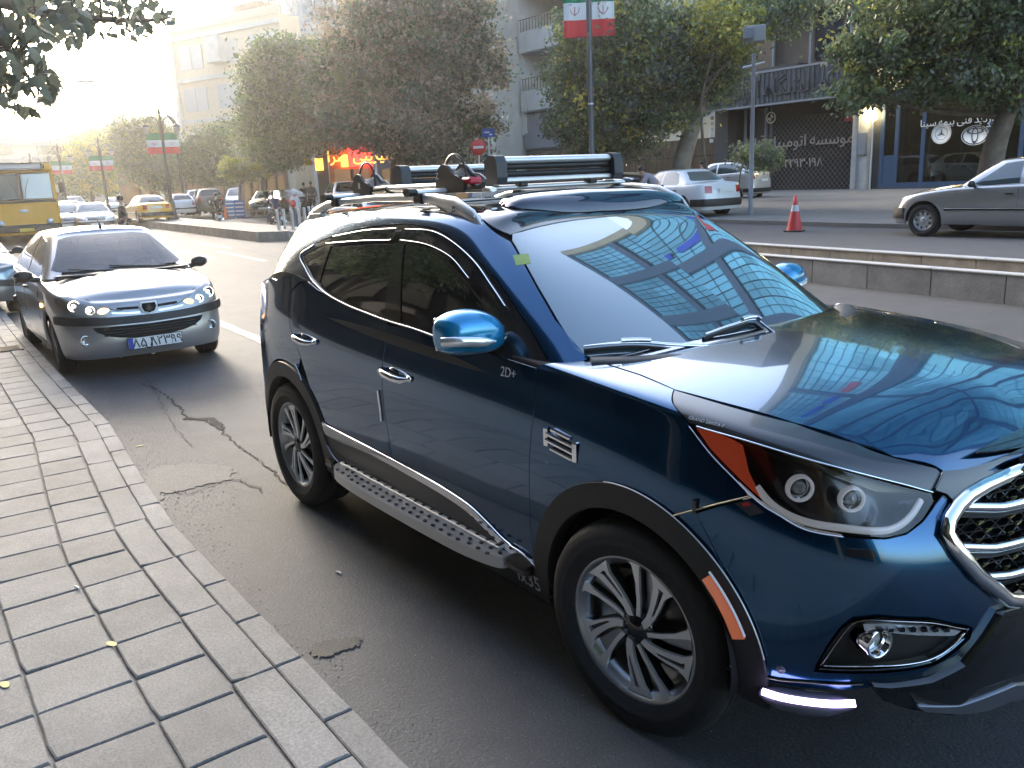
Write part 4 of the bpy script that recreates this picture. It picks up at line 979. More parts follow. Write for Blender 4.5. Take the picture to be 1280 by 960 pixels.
d = 46; tree('broad dark green street tree above the white crossover and shop signs', gb(425, 240, d), [bl(380, 120, d, 70, 55), bl(340, 150, d, 42, 50), bl(395, 170, d, 62, 24), bl(360, 80, d, 45, 35), bl(330, 100, d, 30, 40), bl(420, 140, d, 45, 45)],
    46400, .190, [G1, G2, GG, G3], [4, 4, 2.5, 1.2], [gb(425, 240, d), tp(424, 220, d), tp(412, 190, d), tp(395, 150, d), tp(380, 100, d)], .24, seed=18)
d = 52; tree('pale green tree under the cream office block at left', gb(330, 250, d), [bl(345, 85, d, 28, 28), bl(335, 200, d, 35, 18), bl(318, 165, d, 26, 34), bl(355, 195, d, 35, 18)], 11600, .182, [G3, G2, GG], [4, 3, 2], [gb(330, 250, d), tp(330, 225, d), tp(328, 190, d), tp(335, 120, d)], .16, seed=19)
d = 50; tree('low rounded yellow green tree beside the blue boards', gb(300, 262, d), [bl(298, 213, d, 22, 10), bl(315, 216, d, 18, 10), bl(288, 208, d, 14, 7)], 7250, .129, [Y1, G3, G2], [4, 3, 1], [gb(300, 262, d), tp(300, 245, d), tp(300, 230, d), tp(302, 215, d)], .09, bark=BARKL, seed=20, name='small_tree')
d = 68; tree('dark green street tree behind the nearest ornate lamp post', gb(262, 250, d), [bl(262, 190, d, 38, 32), bl(230, 205, d, 30, 25), bl(290, 185, d, 30, 26), bl(270, 215, d, 40, 18)], 24650, .228, [G1, G2, GG], [4, 4, 2], [gb(262, 250, d), tp(262, 230, d), tp(261, 205, d)], .2, seed=21)
d = 74; tree('mixed green tree with bare upper twigs left of the nearest lamp post', gb(190, 252, d), [bl(180, 195, d, 35, 34), bl(200, 215, d, 30, 24), bl(160, 170, d, 24, 22), bl(185, 160, d, 22, 14)], 21750, .228, [G2, GG, G1, Y1], [4, 3, 3, 1.2], [gb(190, 252, d), tp(190, 235, d), tp(186, 200, d)], .2, seed=22)
d = 98; tree('bright yellow green tree between the two left flag posts', gb(115, 252, d), [bl(118, 200, d, 32, 32), bl(135, 225, d, 28, 18), bl(98, 215, d, 22, 24), bl(140, 185, d, 24, 20)], 20300, .258, [Y2, Y1, G3, G2], [2.5, 4, 2, 1], [gb(115, 252, d), tp(115, 240, d), tp(116, 210, d)], .2, seed=23)
d = 112; tree('yellow autumn tree farthest left above the row of cars', gb(82, 252, d), [bl(80, 195, d, 24, 20), bl(70, 220, d, 18, 20), bl(95, 235, d, 24, 14)], 13050, .304, [Y1, B2, G3, Y2], [3, 2, 2, 1], [gb(82, 252, d), tp(82, 240, d), tp(82, 215, d)], .22, seed=24)
d = 150; tree('hazy brown tree at the far end of the street', gb(60, 250, d), [bl(62, 225, d, 14, 14), bl(75, 238, d, 20, 10)], 5075, .380, [B2, Y1, G3], [3, 2, 2], [gb(60, 250, d), tp(60, 243, d), tp(61, 232, d)], .22, seed=25)
# our own side: the branch hanging into the upper left corner, every leaf a piece of its own
near = thing('overhanging_tree', 'near tree whose grey green leafy branch hangs into the upper left corner', 'tree', (-2.2, -7.6, KT))
MB().tube([(0, 0, 0), (.1, .1, 1.4), (0, .3, 2.6), (-.3, .8, 3.6), (-.8, 1.6, 4.6)], .16, 12, rs=[.24, .18, .16, .14, .10]).build('trunk', BARK, near)
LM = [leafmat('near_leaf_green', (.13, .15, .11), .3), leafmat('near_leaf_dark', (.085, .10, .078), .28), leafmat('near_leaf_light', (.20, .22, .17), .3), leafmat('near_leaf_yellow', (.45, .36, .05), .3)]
def leaf_mesh(seed, m):
    r = random.Random(seed); out = [(-.5, 0), (-.42, .16), (-.2, .30), (-.02, .38), (.06, .24), (.2, .26), (.34, .16), (.58, 0), (.34, -.17), (.2, -.25), (.05, -.23), (-.02, -.36), (-.2, -.31), (-.42, -.15)]
    vs = [(x * r.uniform(.92, 1.08), y * r.uniform(.9, 1.1), -.25 * x * x - .35 * abs(y) * r.uniform(.3, 1.2)) for x, y in out]; mid = [(-.2, 0, .02), (.1, 0, .03), (.35, 0, -.02)]
    vs += mid; n = len(out); fs = [(0, n, 1), (1, n, 2), (2, n, 3), (3, n, n + 1), (3, n + 1, 4), (4, n + 1, 5), (5, n + 1, n + 2), (5, n + 2, 6), (6, n + 2, 7), (7, n + 2, 8), (8, n + 2, 9), (9, n + 2, n + 1), (9, n + 1, 10), (10, n + 1, 11), (11, n + 1, n), (11, n, 12), (12, n, 13), (13, n, 0)]
    me = bpy.data.meshes.new('leaf'); me.from_pydata(vs, [], fs); me.polygons.foreach_set('use_smooth', [True] * len(fs)); me.materials.append(m); me.update(); return me
LEAF = [leaf_mesh(k, LM[[0, 0, 1, 0, 2, 1, 0, 2][k]]) for k in range(8)] + [leaf_mesh(9, LM[3])]
reg = [(-30, -30), (150, -30), (165, 0), (195, 3), (212, 14), (224, 24), (205, 34), (190, 44), (166, 50), (150, 46), (132, 52), (118, 44), (104, 52), (92, 58), (66, 60), (54, 70), (66, 92), (74, 104), (66, 130), (54, 128), (46, 118), (28, 112), (20, 128), (44, 142), (20, 142), (-30, 138)]
R_ = random.Random(5); twg = MB(); cnt = 0; stuffV = []; pts_ = []
while cnt < 560:
    px, py = R_.uniform(-30, 226), R_.uniform(-30, 144)
    if not inside([(px, py)], reg)[0]: continue
    d = 5.2 + 1.8 * R_.random() + (px / 225) * .8; P = gd(px, py, d); s = R_.uniform(.075, .115) * (1.0 if px < 120 else .85)
    e = (R_.gauss(0, .7), R_.gauss(.9, .5), R_.uniform(0, 6.28)); k = R_.randrange(8)
    if cnt == 40: px, py = 45, 22; P = gd(px, py, 5.0); k = 8; s = .08
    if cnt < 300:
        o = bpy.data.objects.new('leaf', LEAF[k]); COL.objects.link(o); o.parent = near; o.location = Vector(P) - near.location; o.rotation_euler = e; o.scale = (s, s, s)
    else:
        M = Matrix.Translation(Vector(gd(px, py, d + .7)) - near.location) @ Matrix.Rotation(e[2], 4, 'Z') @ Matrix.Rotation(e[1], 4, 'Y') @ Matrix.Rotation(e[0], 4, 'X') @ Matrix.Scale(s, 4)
        b = len(stuffV); stuffV.append(M)
    if R_.random() < .16: pts_.append(Vector(P))
    cnt += 1
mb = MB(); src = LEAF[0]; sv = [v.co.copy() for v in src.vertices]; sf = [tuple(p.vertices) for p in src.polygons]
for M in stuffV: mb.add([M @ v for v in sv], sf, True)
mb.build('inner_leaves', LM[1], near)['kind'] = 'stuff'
br = [Vector(gd(px, py, 6.4)) - near.location for px, py in ((-140, -60), (-40, -10), (40, 12), (110, 22), (175, 26), (215, 22))]
MB().tube([Vector((-.8, 1.6, 4.6))] + smooth_poly(br, False, 4), .03, 8, rs=[.08] + list(np.linspace(.05, .006, 21))).build('branch', BARK, near)
br2 = [Vector(gd(px, py, 6.2)) - near.location for px, py in ((-60, -10), (0, 50), (30, 90), (60, 125))]
MB().tube(smooth_poly(br2, False, 4), .02, 8, rs=list(np.linspace(.03, .004, 13))).build('branch', BARK, near)
tw = MB()
for q in pts_:
    q = q - near.location; a = min((Vector(b) for b in smooth_poly(br, False, 4) + smooth_poly(br2, False, 4)), key=lambda v: (v - q).length); tw.tube([a, (a + q) / 2 + Vector((0, 0, .03)), q], .004, 5, rs=[.006, .004, .002])
tw.build('twig', BARK, near)['kind'] = 'stuff'
cm = crown_mesh([(2.5, 1.2, 6.2, 2.4, 2.0, 1.5), (-2.8, -.6, 6.6, 2.4, 2.0, 1.6), (.5, -.5, 7.6, 2.6, 2.2, 1.5)], 6000, .13, [LM[0], LM[1], LM[2]], [3, 2, 2], 77)
link('crown', cm, None, near)['kind'] = 'stuff'
# more of our own street trees, out of the picture but mirrored in the paintwork
for i, (x, y) in enumerate(((-12, -6.2), (7.5, -5.4), (15, -5.2))):
    tree(['kerbside tree behind the viewer beyond the drain grate', 'kerbside tree to the right behind the viewer', 'far right kerbside tree on our own pavement'][i], (x, y, KT), [(x, y, 5.4, 2.2, 2.2, 1.6), (x + 1, y - .6, 6.8, 2, 2, 1.4)], 5075, .182, [G1, G2], [1, 1], [(x, y, KT), (x, y, 2), (x + .1, y, 4.2)], .16, seed=30 + i)
# ---------------------------------------------------------------- the blue car in front
def wheel_parts(parent, M, R, rim_r, width, kind, tyre_m, rim_m, dark_m, face_m):
    """wheel whose outer face looks along local -Y of M; separate tyre, rim, spokes, hub"""
    w = thing_part('wheel', parent, M)
    hw = width / 2
    A = Matrix.Rotation(PI / 2, 4, 'X')       # lathe axis -> -Y outwards
    prof = [(rim_r - .008, -hw * .80), (rim_r + .012, -hw * .93), (R * .83, -hw * 1.03), (R * .93, -hw * .99), (R * .975, -hw * .88), (R, -hw * .72)]
    for k, x in enumerate((-.50, -.22, .0, .22, .50)):
        prof += [(R, hw * x - .006), (R - .008, hw * x - .005), (R - .008, hw * x + .005), (R, hw * x + .006)]
    prof += [(R, hw * .72), (R * .975, hw * .88), (R * .93, hw * .99), (R * .86, hw * 1.03), (R * .83, hw * 1.022), (R * .825, hw * 1.032), (R * .79, hw * 1.032), (R * .785, hw * 1.02), (R * .74, hw * 1.0), (rim_r + .012, hw * .93), (rim_r - .004, hw * .84)]
    t = MB().lathe(prof, A, 72); t.build('tyre', tyre_m, w)
    r = MB().lathe([(rim_r - .012, -hw * .8), (rim_r - .03, -hw * .5), (rim_r - .045, 0), (rim_r - .035, hw * .4), (rim_r - .022, hw * .72), (rim_r - .006, hw * .80), (rim_r - .004, hw * .88), (rim_r + .006, hw * .90), (rim_r + .008, hw * .84)], A, 64)
    r.build('rim', rim_m, w)
    b = MB().lathe([(.001, hw * .05), (.15, hw * .05), (.15, -hw * .05), (.06, -hw * .05)], A, 40); b.build('brake_disc', mat('brake_steel', (.25, .24, .23), .4, .9), w)
    def pr(poly, z0, z1, mb): mb.prism(poly, z0, z1, A)
    def pol(r_, a): return (r_ * math.cos(a), r_ * math.sin(a))
    zf = hw * .80
    if kind == 'swirl':
        rr = rim_r - .008
        for k in range(5):
            a = 2 * PI * k / 5 + .3
            f = MB(); d = MB(); d2 = MB()
            # broad swept spoke: narrow at the hub, splayed and hooked at the rim
            o1 = [(.045, -.24), (.075, -.18), (.11, -.08), (.15, .02), (.19, .09), (rr - .016, .16), (rr, .23), (rr, -.24), (rr - .014, -.21), (.185, -.19), (.14, -.29), (.10, -.42), (.07, -.58), (.045, -.72)]
            inner = [(.098, -.29), (.12, -.20), (.155, -.10), (.19, -.035), (rr - .03, .015), (rr - .026, -.10), (.185, -.125), (.145, -.205), (.11, -.31)]
            P1 = [pol(r_, a + t_) for r_, t_ in o1]; P2 = [pol(r_, a + t_) for r_, t_ in inner]
            if area2(P1) < 0: P1 = P1[::-1]
            if area2(P2) < 0: P2 = P2[::-1]
            f.prism(P1, zf - .012, zf, A, [P2]); f.build('spoke', face_m, w)
            pr(P1, zf - .045, zf - .0125, d)
            # slim spoke next to it
            o2 = [(.05, .32), (.10, .40), (.16, .47), (rr - .014, .55), (rr, .62), (rr, .40), (rr - .015, .415), (.15, .365), (.10, .25), (.055, .06)]
            P3 = [pol(r_, a + t_) for r_, t_ in o2]
            if area2(P3) < 0: P3 = P3[::-1]
            f2 = MB(); pr(P3, zf - .012, zf - .002, f2); f2.build('spoke', face_m, w)
            # grey blade between the two, lower
            o3 = [(.06, -.02), (.12, .06), (.18, .14), (rr - .005, .18), (rr - .005, .42), (.18, .36), (.12, .26), (.06, .14)]
            P4 = [pol(r_, a + t_) for r_, t_ in o3]
            if area2(P4) < 0: P4 = P4[::-1]
            pr(P3, zf - .045, zf - .0125, d); d.build('spoke_back', dark_m, w)
            if k % 1 == 0:
                d2.prism([(p[0], p[1]) for p in P4], zf - .05, zf - .03, A); d2.build('spoke_blade', rim_m, w)
            n = MB().lathe([(.001, zf - .006), (.008, zf - .006), (.011, zf - .012), (.011, zf - .03)], Matrix.Rotation(0, 4, 'X') @ A @ Matrix.Translation((.056 * math.cos(a - .05), .056 * math.sin(a - .05), 0)), 8); n.build('wheel_nut', dark_m, w)
        c = MB().lathe([(.001, zf + .004), (.026, zf + .003), (.03, zf - .001), (.048, zf - .004), (.062, zf - .012), (.066, zf - .03)], A, 30); c.build('hub_cap', mat('gloss_black', (.01, .01, .011), .15, coat=.6), w)
    elif kind in ('cover', 'steel'):
        n = 9 if kind == 'cover' else 12
        hl = []
        for k in range(n):
            a = 2 * PI * k / n
            hl.append([pol(rim_r * .62, a - .13), pol(rim_r * .84, a - .17), pol(rim_r * .90, a - .10), pol(rim_r * .90, a + .10), pol(rim_r * .84, a + .17), pol(rim_r * .62, a + .13), pol(rim_r * .56, a)])
        out = [pol(rim_r - .006, 2 * PI * k / 48) for k in range(48)]
        MB().prism(out, zf - .03, zf - .008, A, hl).build('wheel_cover', face_m, w)
        MB().lathe([(.001, zf + .006), (rim_r * .2, zf + .004), (rim_r * .3, zf), (rim_r * .34, zf - .01)], A, 24).build('hub_cap', face_m, w)
    elif kind == 'alloy':
        hl = []
        for k in range(5):
            a = 2 * PI * k / 5
            hl.append([pol(rim_r * .34, a - .25), pol(rim_r * .86, a - .42), pol(rim_r * .9, a - .2), pol(rim_r * .9, a + .2), pol(rim_r * .86, a + .42), pol(rim_r * .34, a + .25)])
        out = [pol(rim_r - .006, 2 * PI * k / 48) for k in range(48)]
        MB().prism(out, zf - .035, zf - .008, A, hl).build('spokes', face_m, w)
    return w
def thing_part(name, parent, M):
    o = bpy.data.objects.new(name, None); COL.objects.link(o); o.parent = parent; o.matrix_local = M; o.empty_display_size = .1
    return o

suv = thing('parked_car', 'dark metallic blue crossover with chrome trim and roof rails in the foreground', 'car', (0, 0, 0))

def suv_body_net():
    #        x      y     edge_z  (plan outline at the widest level, height of the fender / belt edge)
    C = [(2.215, 0, .96), (2.205, -.20, .965), (2.175, -.40, .975), (2.12, -.58, .99), (2.02, -.73, 1.01), (1.88, -.83, 1.035), (1.70, -.885, 1.065),
         (1.50, -.905, 1.09), (1.32, -.912, 1.11), (1.12, -.910, 1.125), (.92, -.905, 1.14), (.68, -.90, 1.16), (.35, -.90, 1.175), (0, -.90, 1.19),
         (-.40, -.90, 1.215), (-.75, -.905, 1.255), (-1.02, -.912, 1.31), (-1.25, -.915, 1.35), (-1.48, -.912, 1.34), (-1.70, -.895, 1.26), (-1.90, -.85, 1.24),
         (-2.05, -.76, 1.22), (-2.13, -.62, 1.20), (-2.17, -.42, 1.18), (-2.19, -.20, 1.16), (-2.195, 0, 1.16)]
    n = len(C); net = []
    for i, (x, y, ez) in enumerate(C):
        a = np.array(C[max(i - 1, 0)][:2]); b = np.array(C[min(i + 1, n - 1)][:2]); t = b - a; nx, ny = -t[1], t[0]
        L = math.hypot(nx, ny); nx, ny = nx / L, ny / L
        if i == 0: nx, ny = 1, 0
        if i == n - 1: nx, ny = -1, 0
        if nx * x + ny * y < 0: nx, ny = -nx, -ny
        fr = max(0, nx) ** 1.5 if x > 0 else 0.0; rr = max(0, -nx) ** 1.5 if x < 0 else 0.0; sd = 1 - fr - rr
        zs = [.21, .27, .36, .48, .60, .72, .82, .90, .97]
        ins_s = [.055, .030, .012, .006, .004, .002, .002, .010, .026]
        ins_f = [.10, .045, .02, .0, .0, .012, .035, .07, .115]
        ins_r = [.08, .03, .0, .0, .02, .05, .07, .09, .11]
        # bottom lifts a little at the nose
        zb = .21 + .02 * fr
        k = (ez - .97) / 1.0; col = []
        sc = (ez - .21) / .89
        for j, z in enumerate(zs):
            d = ins_s[j] * sd + ins_f[j] * fr + ins_r[j] * rr
            zz = zb + (z - .21) * (sc if True else 1)
            col.append((x - nx * d, y - ny * d, zz))
        # edge
        ex, ey = (sd * .055 + fr * .19 + rr * .13), 0
        dd = ex
        col.append((x - nx * dd * .78, y - ny * dd * .78, ez - .018))
        col.append((x - nx * dd * 1.15, y - ny * dd * 1.15, ez + .002))
        e = np.array([x - nx * dd * 1.15, y - ny * dd * 1.15])
        # across the bonnet / under the cabin to the middle line
        xc = e[0] if abs(e[0]) < 1.5 else math.copysign(1.5 + (abs(e[0]) - 1.5) * .75, e[0])
        if x > .9: cz = 1.165 - .055 * (xc - 1.0) - .085 * max(0, xc - 1.25) ** 1.6
        else: cz = 1.15
        for f_, hz in ((.18, .30), (.42, .66), (.70, .90), (1.0, 1.0)):
            px = e[0] + (xc - e[0]) * f_; py = e[1] * (1 - f_)
            pz = ez + (cz - ez) * hz
            if x <= .9: pz = min(pz, ez) - .10 * min(1, f_ * 4)
            col.append((px, py, pz))
        net.append(col)
    return net
def suv_cabin_net():
    # per column: base (x,y,z), mid, header edge, roof points
    base = [(1.20, 0, 1.10), (1.18, -.22, 1.10), (1.135, -.45, 1.10), (1.05, -.64, 1.105), (.96, -.745, 1.11), (.80, -.835, 1.11), (.55, -.865, 1.115), (.2, -.872, 1.125), (-.2, -.872, 1.14), (-.6, -.872, 1.165), (-.95, -.868, 1.20),
            (-1.25, -.86, 1.24), (-1.52, -.845, 1.25), (-1.76, -.80, 1.23), (-1.93, -.70, 1.21), (-2.02, -.50, 1.19), (-2.06, -.25, 1.18), (-2.07, 0, 1.18)]
    edge = [(.26, 0, 1.575), (.255, -.20, 1.572), (.265, -.38, 1.565), (.29, -.52, 1.552), (.30, -.60, 1.54), (.25, -.645, 1.545), (.10, -.665, 1.585), (-.12, -.675, 1.607), (-.38, -.677, 1.615), (-.68, -.673, 1.612), (-.96, -.667, 1.602),
            (-1.22, -.655, 1.585), (-1.46, -.64, 1.565), (-1.66, -.61, 1.545), (-1.78, -.53, 1.53), (-1.83, -.38, 1.53), (-1.86, -.2, 1.535), (-1.86, 0, 1.54)]
    ctr = [(.0, 0, 1.65), (-.02, 0, 1.65), (-.06, 0, 1.65), (-.10, 0, 1.655), (-.14, 0, 1.655), (-.2, 0, 1.66), (-.3, 0, 1.665), (-.4, 0, 1.665), (-.5, 0, 1.665), (-.7, 0, 1.66), (-.9, 0, 1.655), (-1.1, 0, 1.65), (-1.25, 0, 1.64), (-1.35, 0, 1.635), (-1.42, 0, 1.63), (-1.47, 0, 1.625), (-1.5, 0, 1.62), (-1.52, 0, 1.62)]
    net = []
    n = len(base)
    for i in range(n):
        B, E, Cc = map(np.array, (base[i], edge[i], ctr[i]))
        o = np.array([0, -1.0, 0]) if 4 < i < 13 else (np.array([.6, 0, .5]) if i <= 4 else np.array([-1, 0, .2]))
        if i == 5: o = np.array([.3, -.8, .2])
        if i == 4: o = np.array([.6, -.35, .35])
        col = []
        col.append(B - (E - B) * .12)
        for f, bl in ((0.0, 0.0), (.2, .012), (.42, .022), (.65, .024), (.86, .014)):
            col.append(B + (E - B) * f + o * bl)
        R = Cc - E
        up = 1.0
        sidey = 4 < i < 14
        # header: tight roll into the roof
        H = E + np.array([0, 0, .0]); col.append(H + (E - B) * (.03))
        # roof points
        for f, hz in ((.10, .45), (.25, .72), (.55, .93), (1.0, 1.0)):
            q = E + R * f; q[2] = E[2] + R[2] * hz; col.append(q)
        net.append(col)
    return net
SB = Surf(suv_body_net(), 320, 150)
SG = Surf(suv_cabin_net(), 300, 140)

LED = mat('led_white_violet', (.9, .9, 1), .3, emit=(.66, .52, 1.0), es=1.9)
LENS = clear_mat('clear_lens')
def suv_details(bp, gp, bar, arc, FW, RW, fog):
    def sb3(px, py, off=0.0): return SB.line3([SB.pix(px, py)], off)[0]
    # ---- head lamps (right one measured, left one its mirror)
    lamp = bp((866, 533), (874, 534), (1000, 571), (1100, 601), (1164, 616), (1167, 627), (1154, 648), (1133, 666), (1107, 672), (1054, 668), (1007, 659), (974, 641), (949, 625), (917, 595), (885, 562))
    A = SB.panel('headlight', lamp, LENS, suv, off=.0, depth=.004, gap=.0005, cell=.02)
    bowl = SB.panel('lamp_bowl', lamp, mat('lamp_black', (.012, .012, .014), .25, coat=.5), None, off=-.12, gap=.0, depth=-.118, cell=.03)
    wht = mat('light_guide_white', (.66, .68, .72), .25, emit=(.85, .9, 1), es=.03, coat=.5)
    for k, sy in ((0, 1), (1, -1)):
        L = A[k]; bowl[k].parent = L
        P = SB.line3(smooth_poly(bp((944, 609), (962, 630), (985, 645), (1015, 655), (1058, 661), (1103, 664), (1126, 658), (1144, 643), (1156, 625)), False, 6), -.014)
        MB().tube([(p[0], p[1] * sy, p[2]) for p in P], .011, 10, flat=(.7, 1)).build('light_guide', wht, L)
        for (px, py, r) in ((999, 612, .035), (1073, 624, .033)):
            c = SB.line3([SB.pix(px, py)], -.045)[0]; c = c + (CO - c) * .0
            d = Vector((.80, -.52, .22)).normalized()
            M = frame(c, d.cross(Vector((0, 0, 1))), Vector((0, 0, 1))); 
            if M.to_3x3() @ Vector((0, 0, 1)) @ d < 0: M = M @ Matrix.Rotation(PI, 4, 'Y')
            if sy < 0: M = Matrix.Diagonal((1, -1, 1, 1)) @ M
            MB().lathe([(r * .80, .004), (r * .86, .012), (r * .97, .014), (r * 1.05, .008), (r * 1.08, -.004), (r * 1.0, -.01)], M, 36).build('halo_ring', wht, L)
            MB().lathe([(r * .82, .004), (r * .80, -.012), (r * .7, -.02), (.0005, -.02)], M, 30).build('lamp_reflector', CHROME, L)
            MB().lathe([(.0005, .012), (r * .3, .009), (r * .52, -.001), (r * .6, -.016)], M, 24).build('projector_lens', mat('projector_glass', (.5, .53, .56), .02, .3, coat=1), L)
    rp = bp((869, 535), (890, 540), (912, 548), (926, 556), (930, 572), (934, 590), (942, 606), (950, 623), (917, 592), (886, 560))
    o = SB.panel('lamp_reflector_red', rp, mat('amber_red_lens', (.55, .075, .03), .12, coat=1, emit=(.6, .08, .03), es=.04), None, off=-.004, gap=.001)
    for k in (0, 1): o[k].parent = A[k]
    bar('lamp_chrome_strip', bp((872, 533), (950, 556), (1050, 585), (1120, 603), (1164, 615)), .0045, CHROME, S_=SB, off=.004)
    bar('lamp_lower_trim', bp((862, 533), (885, 563), (917, 597), (949, 628), (974, 644), (1007, 662), (1054, 671)), .003, CHROME, S_=SB, off=.002)
    # ---- grille
    gp_ = SB.line3(bp((1272, 750), (1255, 748), (1217, 717), (1195, 690), (1180, 667), (1183, 650), (1193, 634), (1206, 621), (1226, 609), (1250, 598), (1276, 587)), .012)
    pr = [tuple(p) for p in gp_]
    mid_t = [(2.165, -.14, .925), (2.17, -.0, .935)]; mid_b = [(2.215, -.10, .50), (2.22, 0, .50)]
    chain = mid_b[::-1] + pr + mid_t
    full = chain + [(p[0], -p[1], p[2]) for p in chain[::-1][1:-1]]
    grille = MB().tube(full, .02, 10, closed=True, rs=[.021] * len(full), flat=(.75, 1.0)).build('grille', CHROME, suv)
    yz = [(p[1], p[2]) for p in full]
    if area2(yz) < 0: yz = yz[::-1]
    def gxp(y, z): return 2.165 - .62 * (abs(y) ** 2) - .02 * abs(z - .72)
    cells = [(y, z) for y in np.arange(-.5, .5, .04) for z in np.arange(.46, .96, .04)]; cells = [c for c, k in zip(cells, inside(cells, yz)) if k]
    V, F = fill2d(yz, (), cells)
    vs = [(gxp(y, z) - .06, y, z) for y, z in V]; meshobj('grille_back', vs, F, UNDER, grille)
    hexm = MB(); hr = .028
    pos_ = []
    for r in range(20):
        for c in range(24):
            y = -.56 + c * hr * 1.9 + (r % 2) * hr * .95; z = .46 + r * hr * .92
            ok = inside([(y + hr * .6 * sx, z + hr * .6 * sz) for sx in (-1, 1) for sz in (-1, 1)], yz).all()
            if ok: pos_.append((y, z))
    for y, z in pos_:
        pts = []; inn = []
        for k in range(6):
            a = PI / 3 * k
            pts.append((y + hr * 1.03 * math.cos(a), z + hr * .60 * math.sin(a))); inn.append((y + hr * .86 * math.cos(a), z + hr * .44 * math.sin(a)))
        vs = [(gxp(*p) - .022, *p) for p in pts] + [(gxp(*p) - .022, *p) for p in inn] + [(gxp(*p) - .042, *p) for p in inn]
        hexm.add(vs, [(k, (k + 1) % 6, 6 + (k + 1) % 6, 6 + k) for k in range(6)] + [(6 + k, 6 + (k + 1) % 6, 12 + (k + 1) % 6, 12 + k) for k in range(6)])
    h = hexm.build('honeycomb_mesh', mat('grille_black', (.02, .02, .021), .25, .3, coat=.5), grille); h['kind'] = 'stuff'
    glint = mat('painted_glint', (.75, .62, .25), .25, 1.0)  # gold bars stand in for reflections on the mesh edges
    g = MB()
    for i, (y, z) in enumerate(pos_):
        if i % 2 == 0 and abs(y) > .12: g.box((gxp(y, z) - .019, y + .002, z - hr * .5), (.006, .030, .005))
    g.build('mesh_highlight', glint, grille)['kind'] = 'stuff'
    for zc, zs in ((.855, -.03), (.745, -.035), (.635, -.02)):
        ys = [-.6 + .02 * k for k in range(61)]; ys = [y for y in ys if inside([(y, zc)], yz)[0]]
        w = max(ys); pts = []
        for y in ys:
            t = abs(y) / w; zz = zc + (zs if abs(y) < w * .62 else zs * (1 - t) / .38)
            pts.append((gxp(y, zz) + .004, y, zz))
        MB().tube(pts, .012, 8, flat=(1, 1.25)).build('grille_bar', CHROME, grille)
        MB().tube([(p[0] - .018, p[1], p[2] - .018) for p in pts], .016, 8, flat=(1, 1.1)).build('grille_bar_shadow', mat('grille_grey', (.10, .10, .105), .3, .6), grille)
    M = Matrix.Translation((gxp(0, .74) + .012, 0, .735)) @ Matrix.Rotation(PI / 2, 4, 'Y')
    MB().lathe([(.045, -.01), (.058, .006), (.066, .006), (.07, -.01)], M @ Matrix.Diagonal((.62, 1, 1, 1)), 40).build('grille_badge', CHROME, grille)
    # glossy black nose band between bonnet and grille
    nb = bp((1177, 590), (1200, 588), (1240, 577), (1278, 560)) + [SB.front(-.28, .952), SB.front(-.12, .955), (0.001, SB.front(-.001, .955)[1]), (0.001, SB.front(-.001, .92)[1]), SB.front(-.14, .92), SB.front(-.28, .912)] + bp((1268, 585), (1245, 596), (1222, 606), (1203, 618), (1190, 628), (1180, 618), (1166, 613))
    SB.panel('nose_band', nb, GLOSSB, suv, off=.010, gap=0, bulge=.006)
    # ---- fog lamp recess
    inner = [p for p in fog]
    fl = SB.panel('fog_lamp_housing', fog, DARKPL, suv, off=-.035, depth=-.045, gap=-.004)
    bar('fog_chrome', bp((1026, 832), (1060, 786), (1075, 777), (1100, 776), (1163, 779), (1208, 787)), .006, mat('smoked_chrome', (.35, .35, .38), .12, 1), S_=SB, off=-.004)
    bar('fog_chrome', bp((1207, 792), (1190, 810), (1167, 824), (1137, 831), (1080, 834), (1030, 833)), .0035, CHROME, S_=SB, off=-.004)
    led = bp((1080, 782), (1110, 781), (1160, 785), (1204, 790), (1196, 796), (1160, 796), (1110, 792), (1082, 790))
    SB.panel('daytime_lamp', led, mat('clear_lens_silver', (.75, .76, .77), .12, .7, coat=1), suv, off=-.006, depth=.02, gap=0)
    for px in range(1096, 1188, 14):
        c = SB.line3([SB.pix(px + 3, 787)], -.001)
        for sy in (1, -1): MB().box((c[0][0], c[0][1] * sy, c[0][2]), (.012, .014, .010), rz=-.6 * sy).build('lamp_element', GLOSSB, suv)
    for sy in (1, -1):
        c = SB.line3([SB.pix(1093, 806)], -.03)[0]; M = Matrix.Translation((c[0], c[1] * sy, c[2])) @ Matrix.Rotation(-.25 * sy, 4, 'Z') @ Matrix.Rotation(PI / 2, 4, 'Y')
        f_ = MB().lathe([(.028, -.02), (.034, .03), (.040, .034), (.043, .028), (.043, -.03)], M, 32).build('fog_lamp', CHROME, suv)
        MB().lathe([(.0005, .012), (.02, .010), (.03, .004)], M, 24).build('fog_lens', mat('projector_glass', (.5, .53, .56), .02, .3, coat=1), f_)
        # parking sensor, tow / washer cover
        c = SB.line3([SB.pix(976, 837)], .002)[0]; n = SB.pos(SB.pix(976, 837))[1][0]
        zc = Vector((n[0], n[1] * sy, n[2])); M = Matrix.Translation((c[0], c[1] * sy, c[2])) @ zc.to_track_quat('Z', 'Y').to_matrix().to_4x4()
        MB().lathe([(.0005, .001), (.009, .001), (.0095, -.001), (.012, .0), (.0125, -.004)], M, 20).build('parking_sensor', mat('sensor_grey', (.12, .13, .16), .3, coat=.5), suv)
    SB.panel('washer_cover', bp((1055, 684), (1092, 687), (1096, 692), (1092, 699), (1058, 695)), GLOSSB, suv, off=.004)
    # ---- lower guard and lip
    fy = lambda *q: [SB.front(-y, z) for y, z in q]
